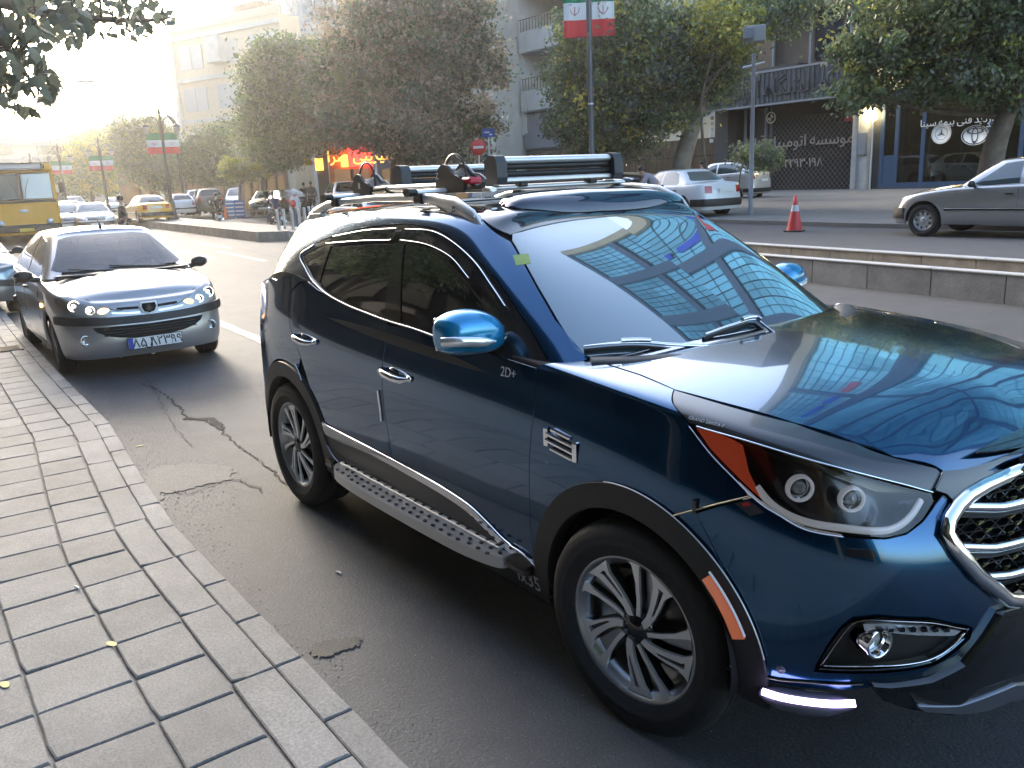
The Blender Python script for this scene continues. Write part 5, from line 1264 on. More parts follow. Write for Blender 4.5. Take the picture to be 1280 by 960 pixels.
    gd_ = bp((1084, 851), (1110, 853), (1160, 846), (1200, 826), (1225, 795), (1246, 762), (1278, 752)) + fy((.2, .52), (.1, .51)) + [(0.001, SB.front(-.001, .51)[1]), (0.001, SB.front(-.001, .36)[1])] + fy((.15, .36), (.3, .365), (.45, .375)) + bp((1180, 884), (1130, 878), (1100, 868))
    SB.panel('bumper_guard', gd_, GLOSSB, suv, off=.022, depth=.06, gap=0, bulge=.04)
    gs_ = bp((1130, 862), (1180, 862), (1215, 850), (1245, 838), (1278, 833)) + fy((.2, .42), (.2, .39)) + bp((1279, 848), (1240, 856), (1215, 866), (1180, 871), (1140, 868))
    SB.panel('guard_silver_inlay', gs_, mat('guard_satin', (.16, .165, .19), .3, .6), suv, off=.060, depth=.012, gap=0, bulge=.004)
    vl = fy((.58, .385), (.5, .38), (.3, .375), (.1, .37)) + [(0.001, SB.front(-.001, .37)[1]), (0.001, SB.front(-.001, .24)[1])] + fy((.3, .24), (.56, .25))
    SB.panel('under_valance', vl, UNDER, suv, off=-.10, depth=.02, gap=0)
    hp_ = [np.array((x, y, z)) for x, y, z in ((1.80, -.862, .362), (1.845, -.845, .360), (1.90, -.815, .362), (1.955, -.780, .368), (2.0, -.745, .378))]
    for sy in (1, -1):
        MB().tube([(p[0] - .012, p[1] * sy, p[2] - .012) for p in hp_], .03, 12, rs=[.014, .034, .036, .034, .016], flat=(1, .9)).build('marker_lamp_housing', mat('smoked_violet', (.10, .10, .13), .2, coat=.6), suv)
        MB().tube([(p[0] + .008, (p[1] - .018) * sy, p[2] + .008) for p in smooth_poly(hp_, False, 3)], .0095, 10).build('marker_lamp', LED, suv)
    bar('bumper_edge_trim', bp((914, 832), (945, 842), (975, 849), (1010, 852), (1078, 854)), .004, mat('brass_trim', (.45, .40, .28), .3, 1), S_=SB, off=.004)
    # ---- side ornaments
    bar('fender_strip', bp((834, 647), (870, 637), (905, 628), (938, 620)), .0055, mat('brass_trim', (.45, .40, .28), .3, 1), S_=SB, off=.004)
    for sy in (1, -1):
        c = sb3(870, 628, .006); MB().box((c[0], c[1] * sy, c[2] - .012), (.012, .014, .045), ch=.003).build('strip_clip', GLOSSB, suv)
    SB.panel('fender_sticker', bp((917, 629), (936, 624), (957, 641), (938, 646)), mat('sticker_dark', (.03, .028, .028), .4), suv, off=.001, depth=.001)
    SB.panel('fender_sticker_red', bp((925, 629), (936, 627), (940, 632), (930, 634)), mat('sticker_red', (.45, .02, .03), .4), suv, off=.002, depth=.001)
    arcs = [(FW + r * math.cos(math.radians(a)), .35 + r * math.sin(math.radians(a))) for r, a in ((.452, 44), (.452, 36), (.452, 28), (.452, 20), (.418, 20), (.418, 28), (.418, 36), (.418, 44))]
    am = mat('amber_marker', (.70, .24, .12), .2, coat=1, emit=(1, .22, .08), es=.04)
    SB.panel('side_marker', [SB.side(*p) for p in arcs], am, suv, off=.026, depth=.012, gap=0)
    wa = [SB.side(FW + .456 * math.cos(math.radians(a)), .35 + .456 * math.sin(math.radians(a))) for a in range(45, 18, -3)]
    bar('side_marker_edge', wa, .005, mat('white_trim', (.8, .8, .8), .3), S_=SB, off=.026)
    arcw = lambda c, r, a0, a1: [SB.side(c + r * math.cos(math.radians(a)), .35 + r * math.sin(math.radians(a))) for a in np.arange(a0, a1, -4)]
    bar('arch_bright_edge', arcw(FW, .482, 100, 8), .0028, SATIN, S_=SB, off=.010)
    # louvre badge on the wing
    for i, (dx, dz, w) in enumerate(((0, .030, .13), (-.005, .010, .18), (.0, -.012, .20), (.01, -.034, .15))):
        c = SB.line3([SB.side(1.015 + dx, .895 + dz - .0)], .006)[0]
        for sy in (1, -1): MB().box(None, (w * .75, .012, .014), ch=.004, M=Matrix.Translation((c[0], c[1] * sy, c[2])) @ Matrix.Rotation(.12, 4, 'Y')).build('wing_vent_bar', CHROME, suv)
    for sx in (-1, 1):
        c = SB.line3([SB.side(1.015 + sx * .075, .89 - sx * .01)], .005)[0]
        for sy in (1, -1): MB().box((c[0], c[1] * sy, c[2]), (.02, .012, .07), ch=.005).build('wing_vent_frame', CHROME, suv)
    # sweeping chrome moulding on the doors
    mo = [(-.99, .615), (-.90, .575), (-.75, .562), (-.4, .552), (-.1, .543), (.21, .53), (.42, .508), (.55, .47), (.66, .432), (.83, .405)]
    mo2 = [(p[0] - .01, p[1] - (.052 if i < 3 else .030)) for i, p in enumerate(mo)]; mo2[0] = (-.93, .545)
    P = [SB.side(*p) for p in [tuple(q) for q in smooth_poly(mo, False, 4)]] + [SB.side(*p) for p in [tuple(q) for q in smooth_poly(mo2, False, 4)][::-1]]
    SB.panel('door_moulding', P, CHROME, suv, off=.010, depth=.02, gap=0, bulge=.004)
    lowc = [(-.97, .55), (-.93, .545), (-.75, .530), (-.4, .52), (-.1, .512), (.21, .50), (.42, .478), (.55, .44), (.64, .405), (.4, .40), (0, .40), (-.5, .41), (-.85, .44)]
    SB.panel('lower_door_cladding', [SB.side(*p) for p in lowc], mat('cladding_black', (.016, .016, .018), .35, bump=.05, bs=200), suv, off=.006, depth=.01, gap=0)
    bar('sill_end_chrome', bp((640, 680), (656, 690), (668, 702), (681, 716)), .004, CHROME, S_=SB, off=.01)
    bar('rear_sill_chrome', bp((400, 530), (408, 548), (416, 565), (428, 580)), .009, mat('smoked_chrome', (.35, .35, .38), .12, 1), S_=SB, off=.008)
    # door edge guards
    bar('door_edge_guard', bp((474, 488), (475.5, 500), (477.5, 514), (478.5, 526)), .007, CHROME, S_=SB, off=.006)
    bar('door_edge_guard', bp((371, 455), (375, 465), (379, 476), (382, 486)), .007, CHROME, S_=SB, off=.006)
    # running board
    for sy in (1, -1):
        rb_ = thing_part('running_board', suv, Matrix.Identity(4))
        top = [(-.76, -.885), (-.70, -.955), (-.55, -.99), (-.2, -1.0), (.4, -.99), (.62, -.965), (.70, -.935), (.70, -.88), (.0, -.885)]
        pl = [(x, y * sy) for x, y in smooth_poly(top, True, 3, corners=(0, 7))]
        if area2(pl) < 0: pl = pl[::-1]
        MB().prism(pl, .345, .392, Matrix.Identity(4)).build('board', mat('board_alloy', (.55, .56, .57), .38, .85, bump=.05, bs=300), rb_)
        studs = MB(); n = 0
        for i in range(22):
            for j in range(2):
                x = -.64 + i * .061 + j * .03; y = -.975 + .038 * j + (.012 if x > .5 or x < -.5 else 0)
                studs.add([(x + .011 * math.cos(t) , (y + .008 * math.sin(t)) * sy, .3925 + h) for h in (0, .005) for t in np.linspace(0, 2 * PI, 9)[:8]], [tuple(range(8, 16)) if sy < 0 else tuple(range(15, 7, -1))] + [(k, (k + 1) % 8, 8 + (k + 1) % 8, 8 + k) for k in range(8)])
        studs.build('grip_stud', RUBBER, rb_)['kind'] = 'stuff'
        MB().box((-.03, -.905 * sy, .398), (1.36, .022, .016), ch=.004).build('inner_rail', SATIN, rb_)
        m_ = MB()
        for i in range(20): m_.box((-.66 + i * .068, -.905 * sy, .4075), (.016, .014, .005))
        m_.build('rail_dot', RUBBER, rb_)['kind'] = 'stuff'
        MB().box((-.80, -.905 * sy, .375), (.08, .07, .045), ch=.01).build('end_cap', GLOSSB, rb_)
        MB().box((.77, -.905 * sy, .37), (.14, .06, .04), ch=.012).build('end_cap', GLOSSB, rb_)
    # stickers and lettering
    W_ = mat('lettering_silver', (.55, .56, .58), .4)
    def on_side(txt, x, z, size, S_=SB, m=W_, off=.004, tilt=0.0):
        uv = S_.side(x, z); P, N = S_.pos(uv); n = Vector(N[0]); d = (Vector((1, 0, 0)) - n * n.x).normalized(); d = Matrix.Rotation(tilt, 4, n) @ d
        u = n.cross(d); place_text('lettering', txt, size, frame(Vector(P[0]) + n * off, d, u), m, suv, .0006)
    on_side('ix35', .80, .325, .085, off=.014)
    on_side('2D+', .70, 1.075, .05)
    pt = SB.pos(SB.pix(883, 528)); n = Vector(pt[1][0]); q = SB.pos(SB.pix(903, 533)); d = (Vector(q[0][0]) - Vector(pt[0][0])).normalized()
    place_text('lettering', 'GRAND SANTA F', .014, frame(Vector(pt[0][0]) + n * .003, d, n.cross(d)), W_, suv, .0004)
    uv = SG.pix(648, 325)
    SG.panel('screen_sticker', gp((641, 319), (660, 317), (664, 329), (645, 332)), mat('sticker_lime', (.26, .36, .08), .5), suv, off=.001, depth=.001, gap=0, mirror=False)
    # ---- wipers and cowl
    cowl = [(1.21, 0, 1.125), (1.19, -.3, 1.125), (1.10, -.58, 1.13), (.99, -.74, 1.135)]
    MB().tube(smooth_poly(cowl[::-1] + [(x, -y, z) for x, y, z in cowl[1:]], False, 5), .035, 10, flat=(1.3, .5)).build('cowl_panel', DARKPL, suv)
    wm = mat('wiper_chrome', (.75, .76, .78), .2, .9)
    for pts in ([(730, 440), (765, 437), (800, 436), (840, 439), (880, 440)], [(878, 426), (915, 413), (950, 403), (1000, 394), (1058, 385)]):
        uvs = [SG.pix(*p) for p in pts]; P = SG.line3(smooth_poly(uvs, False, 4), .030)
        MB().tube(P, .010, 8, rs=list(np.linspace(.005, .012, len(P))), flat=(1, .6)).build('wiper_arm', wm, suv)
        P2 = SG.line3(smooth_poly(uvs, False, 4), .008)
        MB().tube(P2[:int(len(P2) * .8)], .007, 6).build('wiper_blade', RUBBER, suv)
        P3 = SG.line3(smooth_poly(uvs, False, 4), .042); k = len(P3) // 3
        MB().tube(P3[k:k + 5], .008, 6).build('wiper_link', wm, suv)
    c = SG.line3([SG.pix(1058, 380)], .02)[0]
    MB().lathe([(.0005, .03), (.022, .028), (.03, .018), (.032, -.03)], Matrix.Translation(tuple(c)) @ Matrix.Rotation(.9, 4, 'Y') @ Matrix.Rotation(.4, 4, 'X'), 20).build('pivot_cover', GLOSSB, suv)
    # ---- sunroof deflector, roof rails
    dfl = [(.13, -.43), (.20, -.40), (.235, -.2), (.25, .0), (.245, .3), (.22, .55), (.16, .64), (.02, .60), (-.02, .3), (-.02, 0), (-.02, -.25), (.02, -.38)]
    ov = smooth_poly(dfl, True, 4); nn = len(ov)
    def rz_(x, y):
        h = SG.bvh.ray_cast(Vector((x, -abs(y), 3)), Vector((0, 0, -1))); return h[0].z if h[0] else 1.6
    cx = sum(p[0] for p in ov) / nn; cy = sum(p[1] for p in ov) / nn; vs = []; rings = ((1.0, .004), (.97, .022), (.88, .036), (.65, .045), (.3, .048))
    for f_, hh in rings: vs += [(cx + (p[0] - cx) * f_, cy + (p[1] - cy) * f_, rz_(cx + (p[0] - cx) * f_, cy + (p[1] - cy) * f_) + hh) for p in ov]
    fs = [(r * nn + i, r * nn + (i + 1) % nn, (r + 1) * nn + (i + 1) % nn, (r + 1) * nn + i) for r in range(len(rings) - 1) for i in range(nn)] + [tuple((len(rings) - 1) * nn + i for i in range(nn))]
    if area2(ov) < 0: fs = [f[::-1] for f in fs]
    meshobj('sunroof_deflector', vs, fs, mat('smoked_blue_acrylic', (.012, .018, .035), .05, coat=1), suv, smooth=True)
    for sy in (1, -1):
        prof = [(.21, -.615, 1.555, .018), (.15, -.615, 1.60, .032), (.02, -.61, 1.645, .038), (-.15, -.605, 1.672, .026), (-.35, -.60, 1.682, .018), (-.7, -.60, 1.682, .016), (-1.05, -.60, 1.670, .016), (-1.25, -.60, 1.65, .024), (-1.42, -.60, 1.61, .030), (-1.52, -.60, 1.575, .016)]
        MB().tube([(x, y * sy, z) for x, y, z, r in prof], .02, 12, rs=[r for *_, r in prof], flat=(.55, 1)).build('roof_rail', SATIN, suv)
        for x0 in (-.0, -.02): pass
        MB().box((-1.40, -.60 * sy, 1.585), (.16, .035, .06), ch=.008).build('rail_foot', SATIN, suv)
        MB().box((.10, -.61 * sy, 1.585), (.18, .035, .05), ch=.008).build('rail_foot', SATIN, suv)
    me = place_text('lettering', 'JS', .035, frame((.045, -.637, 1.632), (1, 0, -.22), (.22, 0, 1)), GLOSSB, suv, .001)
def suv_build():
    FW, RW = 1.32, -1.32
    def in_arch(c, r=.405):
        return (math.hypot(c[0] - FW, c[2] - .35) < r or math.hypot(c[0] - RW, c[2] - .35) < r) and abs(c[1]) > .62
    SB.shell('body_shell', UNDER, suv, -.016, lambda c: not in_arch(c) and not (c[2] > 1.0 and c[0] < .85 and c[1] > -.7) and not (c[0] > 1.42 and .3 < c[2] and (c[0] > 1.85 or (c[1] < -.66 and c[2] > .8)) or (c[0] > 1.85) or (c[0] > 1.42 and c[2] < .40)), 3)
    SG.shell('cabin_shell', UNDER, suv, -.016, None, 3)
    bs = lambda *p: [SB.side(*q) for q in p]
    bp = lambda *p: [SB.pix(*q) for q in p]
    gp = lambda *p: [SG.pix(*q) for q in p]
    def arc(cx, r, a0, a1, n=28, cz=.35): return [(cx + r * math.cos(math.radians(a0 + (a1 - a0) * i / n)), cz + r * math.sin(math.radians(a0 + (a1 - a0) * i / n))) for i in range(n + 1)]
    def vtop(u): return None
    # --- parametric helpers: top edge of the side at column x
    def edge(x):   # (u,v) a little below the shoulder roll
        return SB.side(x, {0: 0}.get(0, 0) + np.interp(x, [-1.9, -1.25, -.75, 0, .68, 1.1, 1.5, 1.9], [1.215, 1.245, 1.185, 1.14, 1.125, 1.10, 1.065, 1.01]))
    V9 = SB.Lv
    # --- side panels
    gapx_f = [(.845, 1.115), (.86, 1.02), (.855, .90), (.84, .78), (.832, .66), (.83, .55), (.835, .44), (.84, .36)]
    gapx_m = [(-.185, 1.15), (-.20, 1.07), (-.215, .95), (-.215, .80), (-.20, .66), (-.18, .52), (-.17, .40), (-.17, .36)]
    gapx_r = [(-1.23, 1.225), (-1.215, 1.10), (-1.17, .99), (-1.085, .89), (-1.0, .815), (-.925, .76)]
    bdoor = .335
    sm = lambda pts: [tuple(p) for p in smooth_poly(pts, False, 5)]
    def side_panel(name, pts, **k): return SB.panel(name, bs(*pts), BLUE, suv, **k)
    topf = [(x, z) for x, z in ((.6, 1.128), (.35, 1.133), (.1, 1.138))]
    # front door
    fd = sm(gapx_f) + [(.6, bdoor), (.2, bdoor), (-.1, bdoor)] + sm(gapx_m)[::-1]
    SB.panel('front_door', bs(*fd) + bp((519, 412), (545, 421), (580, 432), (620, 444), (645, 452)), BLUE, suv)
    rd = sm(gapx_m) + [(-.5, bdoor), (-.80, bdoor)] + arc(RW, .49, -2, 58, 12) + [(-1.085, .89)] + sm(gapx_r)[::-1][10:] + [(-1.1, 1.215), (-.9, 1.19), (-.6, 1.17), (-.4, 1.157)]
    # keep the rear door edge: from the arch up the cut line
    rdl = [(-.5, bdoor), (-.80, bdoor)] + arc(RW, .49, -2, 50, 12) + [(-1.085, .89), (-1.17, .99), (-1.215, 1.10), (-1.225, 1.20)]
    SB.panel('rear_door', bs(*(sm(gapx_m) + rdl)) + bp((385, 352), (397, 362), (406, 366), (431, 380.5), (459, 392), (480, 399)), BLUE, suv)
    # front fender: from the door gap forward to the bumper seam, over the arch
    top_edge_f = bp((748, 455), (775, 463), (800, 470), (843, 487))
    fender_lower = [SB.side(*q) for q in sm(gapx_f)]
    arcf = [SB.side(*q) for q in arc(FW, .475, 182, 40, 30)]
    seam = bp((850, 640), (905, 628), (936, 620))
    lampback = bp((917, 594), (885, 561), (862, 532))
    fen = arcf + bp((870, 640), (905, 629), (935, 621)) + lampback + [SB.pix(843, 487), SB.pix(800, 469), SB.pix(765, 458), SB.pix(742, 450)] + fender_lower
    SB.panel('front_fender', fen, BLUE, suv)
    # cowl side piece under the mirror between the door gap and the pillar: included in the fender top
    # rear quarter below the glass
    q = [SB.side(*p) for p in [(-1.225, 1.20), (-1.215, 1.10), (-1.17, .99), (-1.085, .89)] + arc(RW, .49, 60, 150, 22)[2:] + [(-1.80, .66), (-1.86, .80), (-1.90, .95), (-1.905, 1.10), (-1.88, 1.215), (-1.6, 1.26), (-1.4, 1.27)]] + [SB.pix(384, 350)]
    SB.panel('rear_quarter_panel', q, BLUE, suv)
    # bonnet
    L = SB.Lv * .999
    hood_edge = bp((742, 449), (765, 457), (800, 468), (843, 487), (900, 502), (994, 529), (1071, 554), (1118, 572), (1170, 585))
    u0 = 0.001
    nose = [SB.front(-.38, 1.005)[0:2], SB.front(-.25, .99), SB.front(-.12, .985)]
    hp = hood_edge + [SB.top(2.03, -.38), SB.top(2.055, -.25), SB.top(2.065, -.12), (u0, SB.top(2.07, -.0005)[1])]
    hp += [(u0, L)]
    # along the middle line (v = top edge of the patch) back to the cowl
    uc = SB.top(.98, -.02)[0]
    hp += [(uc * t, L) for t in np.linspace(.1, 1, 12)]
    hp += [SB.top(.99, -.15), SB.top(.98, -.35), SB.top(.93, -.55)]
    # the bonnet skin is a sheet of its own over the same shape, smooth across the middle line
    def hz(x, y):
        h = SB.bvh.ray_cast(Vector((x, -max(abs(y), .0005), 3)), Vector((0, 0, -1))); return h[0].z if h[0] is not None else None
    xs_ = list(np.linspace(.86, 2.10, 18)); ys_ = list(np.linspace(0, -.90, 16)); net = []
    for x in xs_:
        row = [hz(x, y) for y in ys_]; last = next((z for z in row if z is not None), 1.0)
        for k, z in enumerate(row):
            if z is None or z < .93: row[k] = last - .012 * (1 + k * .2)
            last = row[k]
        row[0] = row[1] = max(row[0], row[2] - .003) if x > 1.6 else row[0]; net.append([(x, y, z) for y, z in zip(ys_, row)])
    SH = Surf(net, 90, 70); n_ = np.cross(SH.G[40, 30] - SH.G[38, 30], SH.G[39, 31] - SH.G[39, 29]); SH._sg = 1.0 if n_[2] > 0 else -1.0
    hp = [SH.pix(*q) for q in ((742, 449), (765, 457), (800, 468), (843, 487), (900, 502), (994, 529), (1071, 554), (1118, 572), (1170, 585))]
    hp += [SH.top(2.035, -.38), SH.top(2.055, -.25), SH.top(2.065, -.12), np.array([SH.top(2.07, -.01)[0], 0.0]), np.array([SH.top(.99, -.01)[0], 0.0]), SH.top(.99, -.15), SH.top(.98, -.35), SH.top(.93, -.55)]
    SH.panel('bonnet', hp, BLUE, suv, cell=.028)
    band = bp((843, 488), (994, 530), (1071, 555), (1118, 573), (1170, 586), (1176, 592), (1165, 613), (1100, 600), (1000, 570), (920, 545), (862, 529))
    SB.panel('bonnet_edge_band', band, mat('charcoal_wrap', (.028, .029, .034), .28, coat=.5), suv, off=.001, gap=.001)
    # front bumper
    low = .24
    bpts = [(u0, SB.front(-.001, .56)[1])]
    gr = bp((1255, 754), (1215, 722), (1190, 692), (1176, 668), (1181, 648), (1193, 630), (1180, 618))
    lampin = bp((1170, 630), (1154, 652), (1133, 668), (1107, 674), (1054, 671), (1007, 662), (974, 644), (949, 628), (938, 622), (905, 631), (870, 642))
    arcb = [SB.side(*q) for q in arc(FW, .475, 38, 3, 12)]
    bot = [SB.front(-.87, .372), SB.front(-.82, .380), SB.front(-.74, .40), SB.front(-.66, .42), SB.front(-.5, .45), SB.front(-.30, .46), SB.front(-.1, .46), (u0, SB.front(-.001, .45)[1])]
    fog = bp((1020, 836), (1036, 808), (1052, 786), (1068, 774), (1097, 771), (1163, 774), (1211, 784), (1208, 796), (1190, 812), (1167, 827), (1137, 834), (1080, 838))
    SB.panel('front_bumper', [bpts[0]] + gr + lampin + arcb + bot, BLUE, suv, holes=[fog], cell=.02)
    # wheel arch cladding and sill
    for nm, cx, aa in (('wheel_arch_trim', FW, (187, -7)), ('wheel_arch_trim', RW, (187, -7))):
        o = arc(cx, .478, aa[0], aa[1], 44); i_ = arc(cx, .398, aa[0], aa[1], 44)
        SB.panel(nm, [SB.side(*p) for p in o + i_[::-1]], DARKPL, suv, off=.012, depth=.05, gap=.0, bulge=.006)
    sill = [(.90, .40), (.90, .255), (.5, .25), (0, .25), (-.5, .25), (-.90, .255), (-.90, .46), (-.78, .44), (-.5, .425), (0, .42), (.4, .415)]
    SB.panel('sill_trim', bs(*sill), DARKPL, suv, off=.008, depth=.03, bulge=.004)
    # rear bumper & tailgate
    rb = [SB.side(*p) for p in arc(RW, .475, 148, 190, 12)][::-1]
    ul = SB.Lu * .999
    rbp = [SB.side(-1.80, .30)] + [SB.rear(-.72, .26), SB.rear(-.4, .27), (ul, SB.rear(-.02, .27)[1]), (ul, SB.rear(-.02, .62)[1]), SB.rear(-.4, .62), SB.rear(-.66, .66)] + [SB.side(-1.90, .80), SB.side(-1.86, .80), SB.side(-1.82, .68)] + [SB.side(*p) for p in arc(RW, .475, 140, 185, 12)]
    SB.panel('rear_bumper', rbp, BLUE, suv)
    tg = [(ul, SB.rear(-.02, .63)[1]), (ul, SB.rear(-.02, 1.13)[1]), SB.rear(-.4, 1.13), SB.rear(-.56, 1.13), SB.rear(-.56, .9), SB.rear(-.62, .68), SB.rear(-.4, .63)]
    SB.panel('tailgate', tg, BLUE, suv)
    tl = [SB.side(-1.895, 1.095), SB.side(-1.93, .97), SB.rear(-.70, .86), SB.rear(-.58, .9), SB.rear(-.58, 1.1), SB.rear(-.70, 1.13)]
    SB.panel('tail_lamp', tl, mat('red_lamp', (.42, .008, .008), .15, coat=.4), suv, off=.006)
    # --- cabin
    wind = gp((640, 308), (640, 300), (680, 290), (740, 279), (800, 269), (858, 263))
    # windscreen: whole width, one sheet
    lw = gp((737, 441), (700, 395), (668, 345), (640, 304), (650, 297), (700, 287))
    u1 = SG.Lu * .0005
    vt = SG.front(-.001, 1.548)[1] if False else None
    pw = gp((733, 438), (700, 398), (670, 352), (645, 312), (634, 300), (650, 296))
    header = [SG.cast((3, y, z + .0), (-1, 0, 0)) for y, z in ((-.50, 1.535), (-.35, 1.55), (-.18, 1.56), (-.002, 1.563))]
    header[-1] = np.array([u1, header[-1][1]])
    bot_w = [SG.cast((3, y, 1.118), (-1, 0, 0)) for y in (-.002, -.2, -.4, -.58, -.68)]
    bot_w[0] = np.array([u1, bot_w[0][1]])
    side_w = [SG.cast((3, y, z), (-1, 0, 0)) for y, z in ((-.715, 1.16), (-.69, 1.25), (-.655, 1.35), (-.61, 1.45), (-.575, 1.51), (-.55, 1.53))]
    WS = mat('windscreen_glass', (.10, .15, .17), .01, metal=.45, coat=1.0, spec=1.0, ior=2.0)
    SG.panel('windscreen', header[::-1] + bot_w * 0 + [] + [] + [p for p in ([]) ] + bot_w + side_w if False else bot_w + side_w + header, WS, suv, gap=.0, cell=.03)
    # black ceramic border of the screen
    # A pillar + roof rail body colour: strip between the windscreen edge and the door frame, running back over the doors
    def gs(x, z): return SG.side(x, z)
    apo = [SG.cast((3, y, z), (-1, 0, 0)) for y, z in ((-.722, 1.15), (-.697, 1.25), (-.662, 1.35), (-.617, 1.45), (-.59, 1.505))]
    apo[0] = SG.pix(735, 448)
    roof_in = [SG.top(.20, -.60), SG.top(0, -.615), SG.top(-.3, -.622), (SG.top(-.7, -.62)), SG.top(-1.1, -.61), SG.top(-1.45, -.59), SG.top(-1.7, -.56)]
    dlo_up = gp((693, 466), (660, 408), (636, 376), (620, 352), (597, 326), (572, 303), (544, 287), (506, 281), (456, 286), (420, 295), (398, 304))
    tailp = gp((376, 318), (383, 335), (392, 352))
    body_side = apo + roof_in + [SG.side(-1.80, 1.50), SG.side(-1.86, 1.36), SG.side(-1.90, 1.24), SG.side(-1.6, 1.235), SG.side(-1.36, 1.225)] + gp((392, 354), (383, 338), (375, 320), (396, 303), (420, 293), (456, 284), (506, 279), (544, 285), (572, 301), (597, 324), (622, 350), (638, 374), (662, 408), (696, 468))
    SG.panel('roof_side_rail', body_side, BLUE, suv, gap=.001)
    # roof skin / glass roof
    rf = [SG.top(.235, -.594)] + [(u1, SG.top(.20, -.0005)[1])]
    hdr2 = [SG.cast((3, y, z), (-1, 0, 0)) for y, z in ((-.002, 1.567), (-.18, 1.564), (-.35, 1.554), (-.50, 1.539), (-.56, 1.53))]
    hdr2[0] = np.array([u1, hdr2[0][1]])
    ulg = SG.Lu * .9995; Lg = SG.Lv * .9995
    rin = [SG.top(.20, -.593), SG.top(0, -.607), SG.top(-.3, -.614), SG.top(-.7, -.612), SG.top(-1.1, -.602), SG.top(-1.45, -.582), SG.top(-1.72, -.50), SG.top(-1.78, -.25)]
    rin.append(np.array([ulg, SG.top(-1.79, -.001)[1]]))
    ring = hdr2 + rin + [np.array([ulg, Lg])] + [np.array([ulg * t, Lg]) for t in np.linspace(.95, .05, 24)] + [np.array([u1, Lg])]
    SG.panel('glass_roof', ring, mat('roof_glass', (.008, .009, .011), .03, coat=1.0), suv, gap=.001, cell=.035)
    # glass in the doors
    fg = gp((505, 305), (540, 310), (569, 326), (592, 350), (610, 376), (624, 405), (636, 425), (600, 430), (545, 412), (500, 402))
    SG.panel('door_glass', fg, TINT, suv, off=-.006, gap=0)
    rg = gp((413, 308), (440, 304), (492, 303), (486, 345), (480, 394), (455, 386), (425, 373), (404, 361), (399, 353))
    SG.panel('door_glass', rg, TINT, suv, off=-.006, gap=0)
    qg = gp((379, 319), (396, 309), (409, 305), (394, 349), (387, 337))
    SG.panel('quarter_glass', qg, TINT, suv, off=-.004, gap=0)
    # black door frames
    frame_o = gp((377, 319), (396, 304), (420, 294.5), (456, 285.5), (506, 280.5), (544, 286.5), (572, 302.5), (597, 325.5), (621, 351), (637, 375), (660, 408), (691, 463), (664, 459), (610, 439), (560, 426), (519, 411), (487, 402), (459, 391), (431, 380), (406, 366), (392, 352))
    SG.panel('door_frame', frame_o, GLOSSB, suv, off=-.001, gap=0, holes=[fg, rg, qg], cell=.03)
    def bar(name, pts, r, m, flat=(1, .5), S_=SG, off=.004, n=8, mirror=True):
        P = S_.line3(smooth_poly(pts, False, 5), off)
        for sy in ((1, -1) if mirror else (1,)):
            MB().tube([(p[0], p[1] * sy, p[2]) for p in P], r, n, flat=flat).build(name, m, suv)
    # chrome strip under the windows, wind deflectors
    bar('chrome_strip', gp((393, 307), (376.5, 319), (383, 336), (391, 350), (406, 365.5), (431, 380), (459, 391.5), (487, 402), (519, 411.5), (560, 426), (610, 438)), .007, CHROME)
    for pts in ([(510, 288), (544, 291), (572, 307), (597, 331), (618, 361), (634, 385)], [(420, 297), (456, 290), (499, 287)]):
        lowr = {510: [(505, 302), (538, 308), (568, 324), (590, 350)], 420: [(412, 306), (452, 303), (493, 302)]}[pts[0][0]]
        pl = gp(*pts) + gp(*lowr[::-1])
        SG.panel('wind_deflector', pl, mat('smoked_acrylic', (.008, .008, .009), .06, coat=1), suv, off=.016, depth=.004, gap=0)
        bar('deflector_edge', gp(*lowr), .0028, CHROME, off=.019)
        bar('deflector_edge', gp(*pts), .0040, CHROME, off=.014)
    # handles
    for nm, px, dx in (('door_handle', (494, 468), 0), ('door_handle', (381, 424), 0)):
        P, N = SB.pos(SB.pix(*px)); P = P[0]
        for sy in (1, -1):
            h = MB(); k = [(-.105, 0), (-.085, .028), (-.04, .040), (.03, .042), (.08, .032), (.105, .0)]
            h.tube([(P[0] - x_, (P[1] - o_) * sy, P[2] + .008 * math.sin(x_ * 15)) for x_, o_ in k], .012, 10, rs=[.008, .012, .014, .015, .014, .009], flat=(.8, 1.2)); h.build(nm, CHROME, suv)
            MB().ball((P[0] - .02, (P[1] + .006) * sy, P[2] + .004), .045, 14, sc=(1, .25, .55)).build('handle_recess', GLOSSB, suv)
            MB().lathe([(.0005, .01), (.012, .008), (.014, .0)], Matrix.Translation((P[0] + .128, (P[1] - .004) * sy, P[2])) @ Matrix.Rotation(PI / 2 * (1 if sy > 0 else -1), 4, 'X'), 14).build('lock_cover', CHROME, suv)
    # mirrors
    for sy in (1, -1):
        mo = thing_part('side_mirror', suv, Matrix.Identity(4))
        c = np.array([.585, -.965, 1.222]) + (np.array([-.07, .03, -.02]) if sy < 0 else 0)
        net = []
        nu_ = 16
        secs = [(-.125, .055, .035, .0), (-.115, .075, .058, .004), (-.08, .092, .075, .008), (-.03, .10, .083, .008), (.03, .098, .082, .004), (.08, .085, .07, -.006), (.115, .06, .05, -.014), (.13, .03, .025, -.02)]
        vs = []; fs = []
        for sidx, (dy, rx, rz_, dz) in enumerate(secs):
            for k in range(nu_):
                a = 2 * PI * k / nu_; ca, sa = math.cos(a), math.sin(a)
                ex = abs(ca) ** .75 * (1 if ca > 0 else -1); ez_ = abs(sa) ** .8 * (1 if sa > 0 else -1)
                vs.append((c[0] + (ex * rx if ca > 0 else ex * rx * .45) + (dy + .12) * .10, (c[1] + dy) * sy, c[2] + ez_ * rz_ + dz + .0))
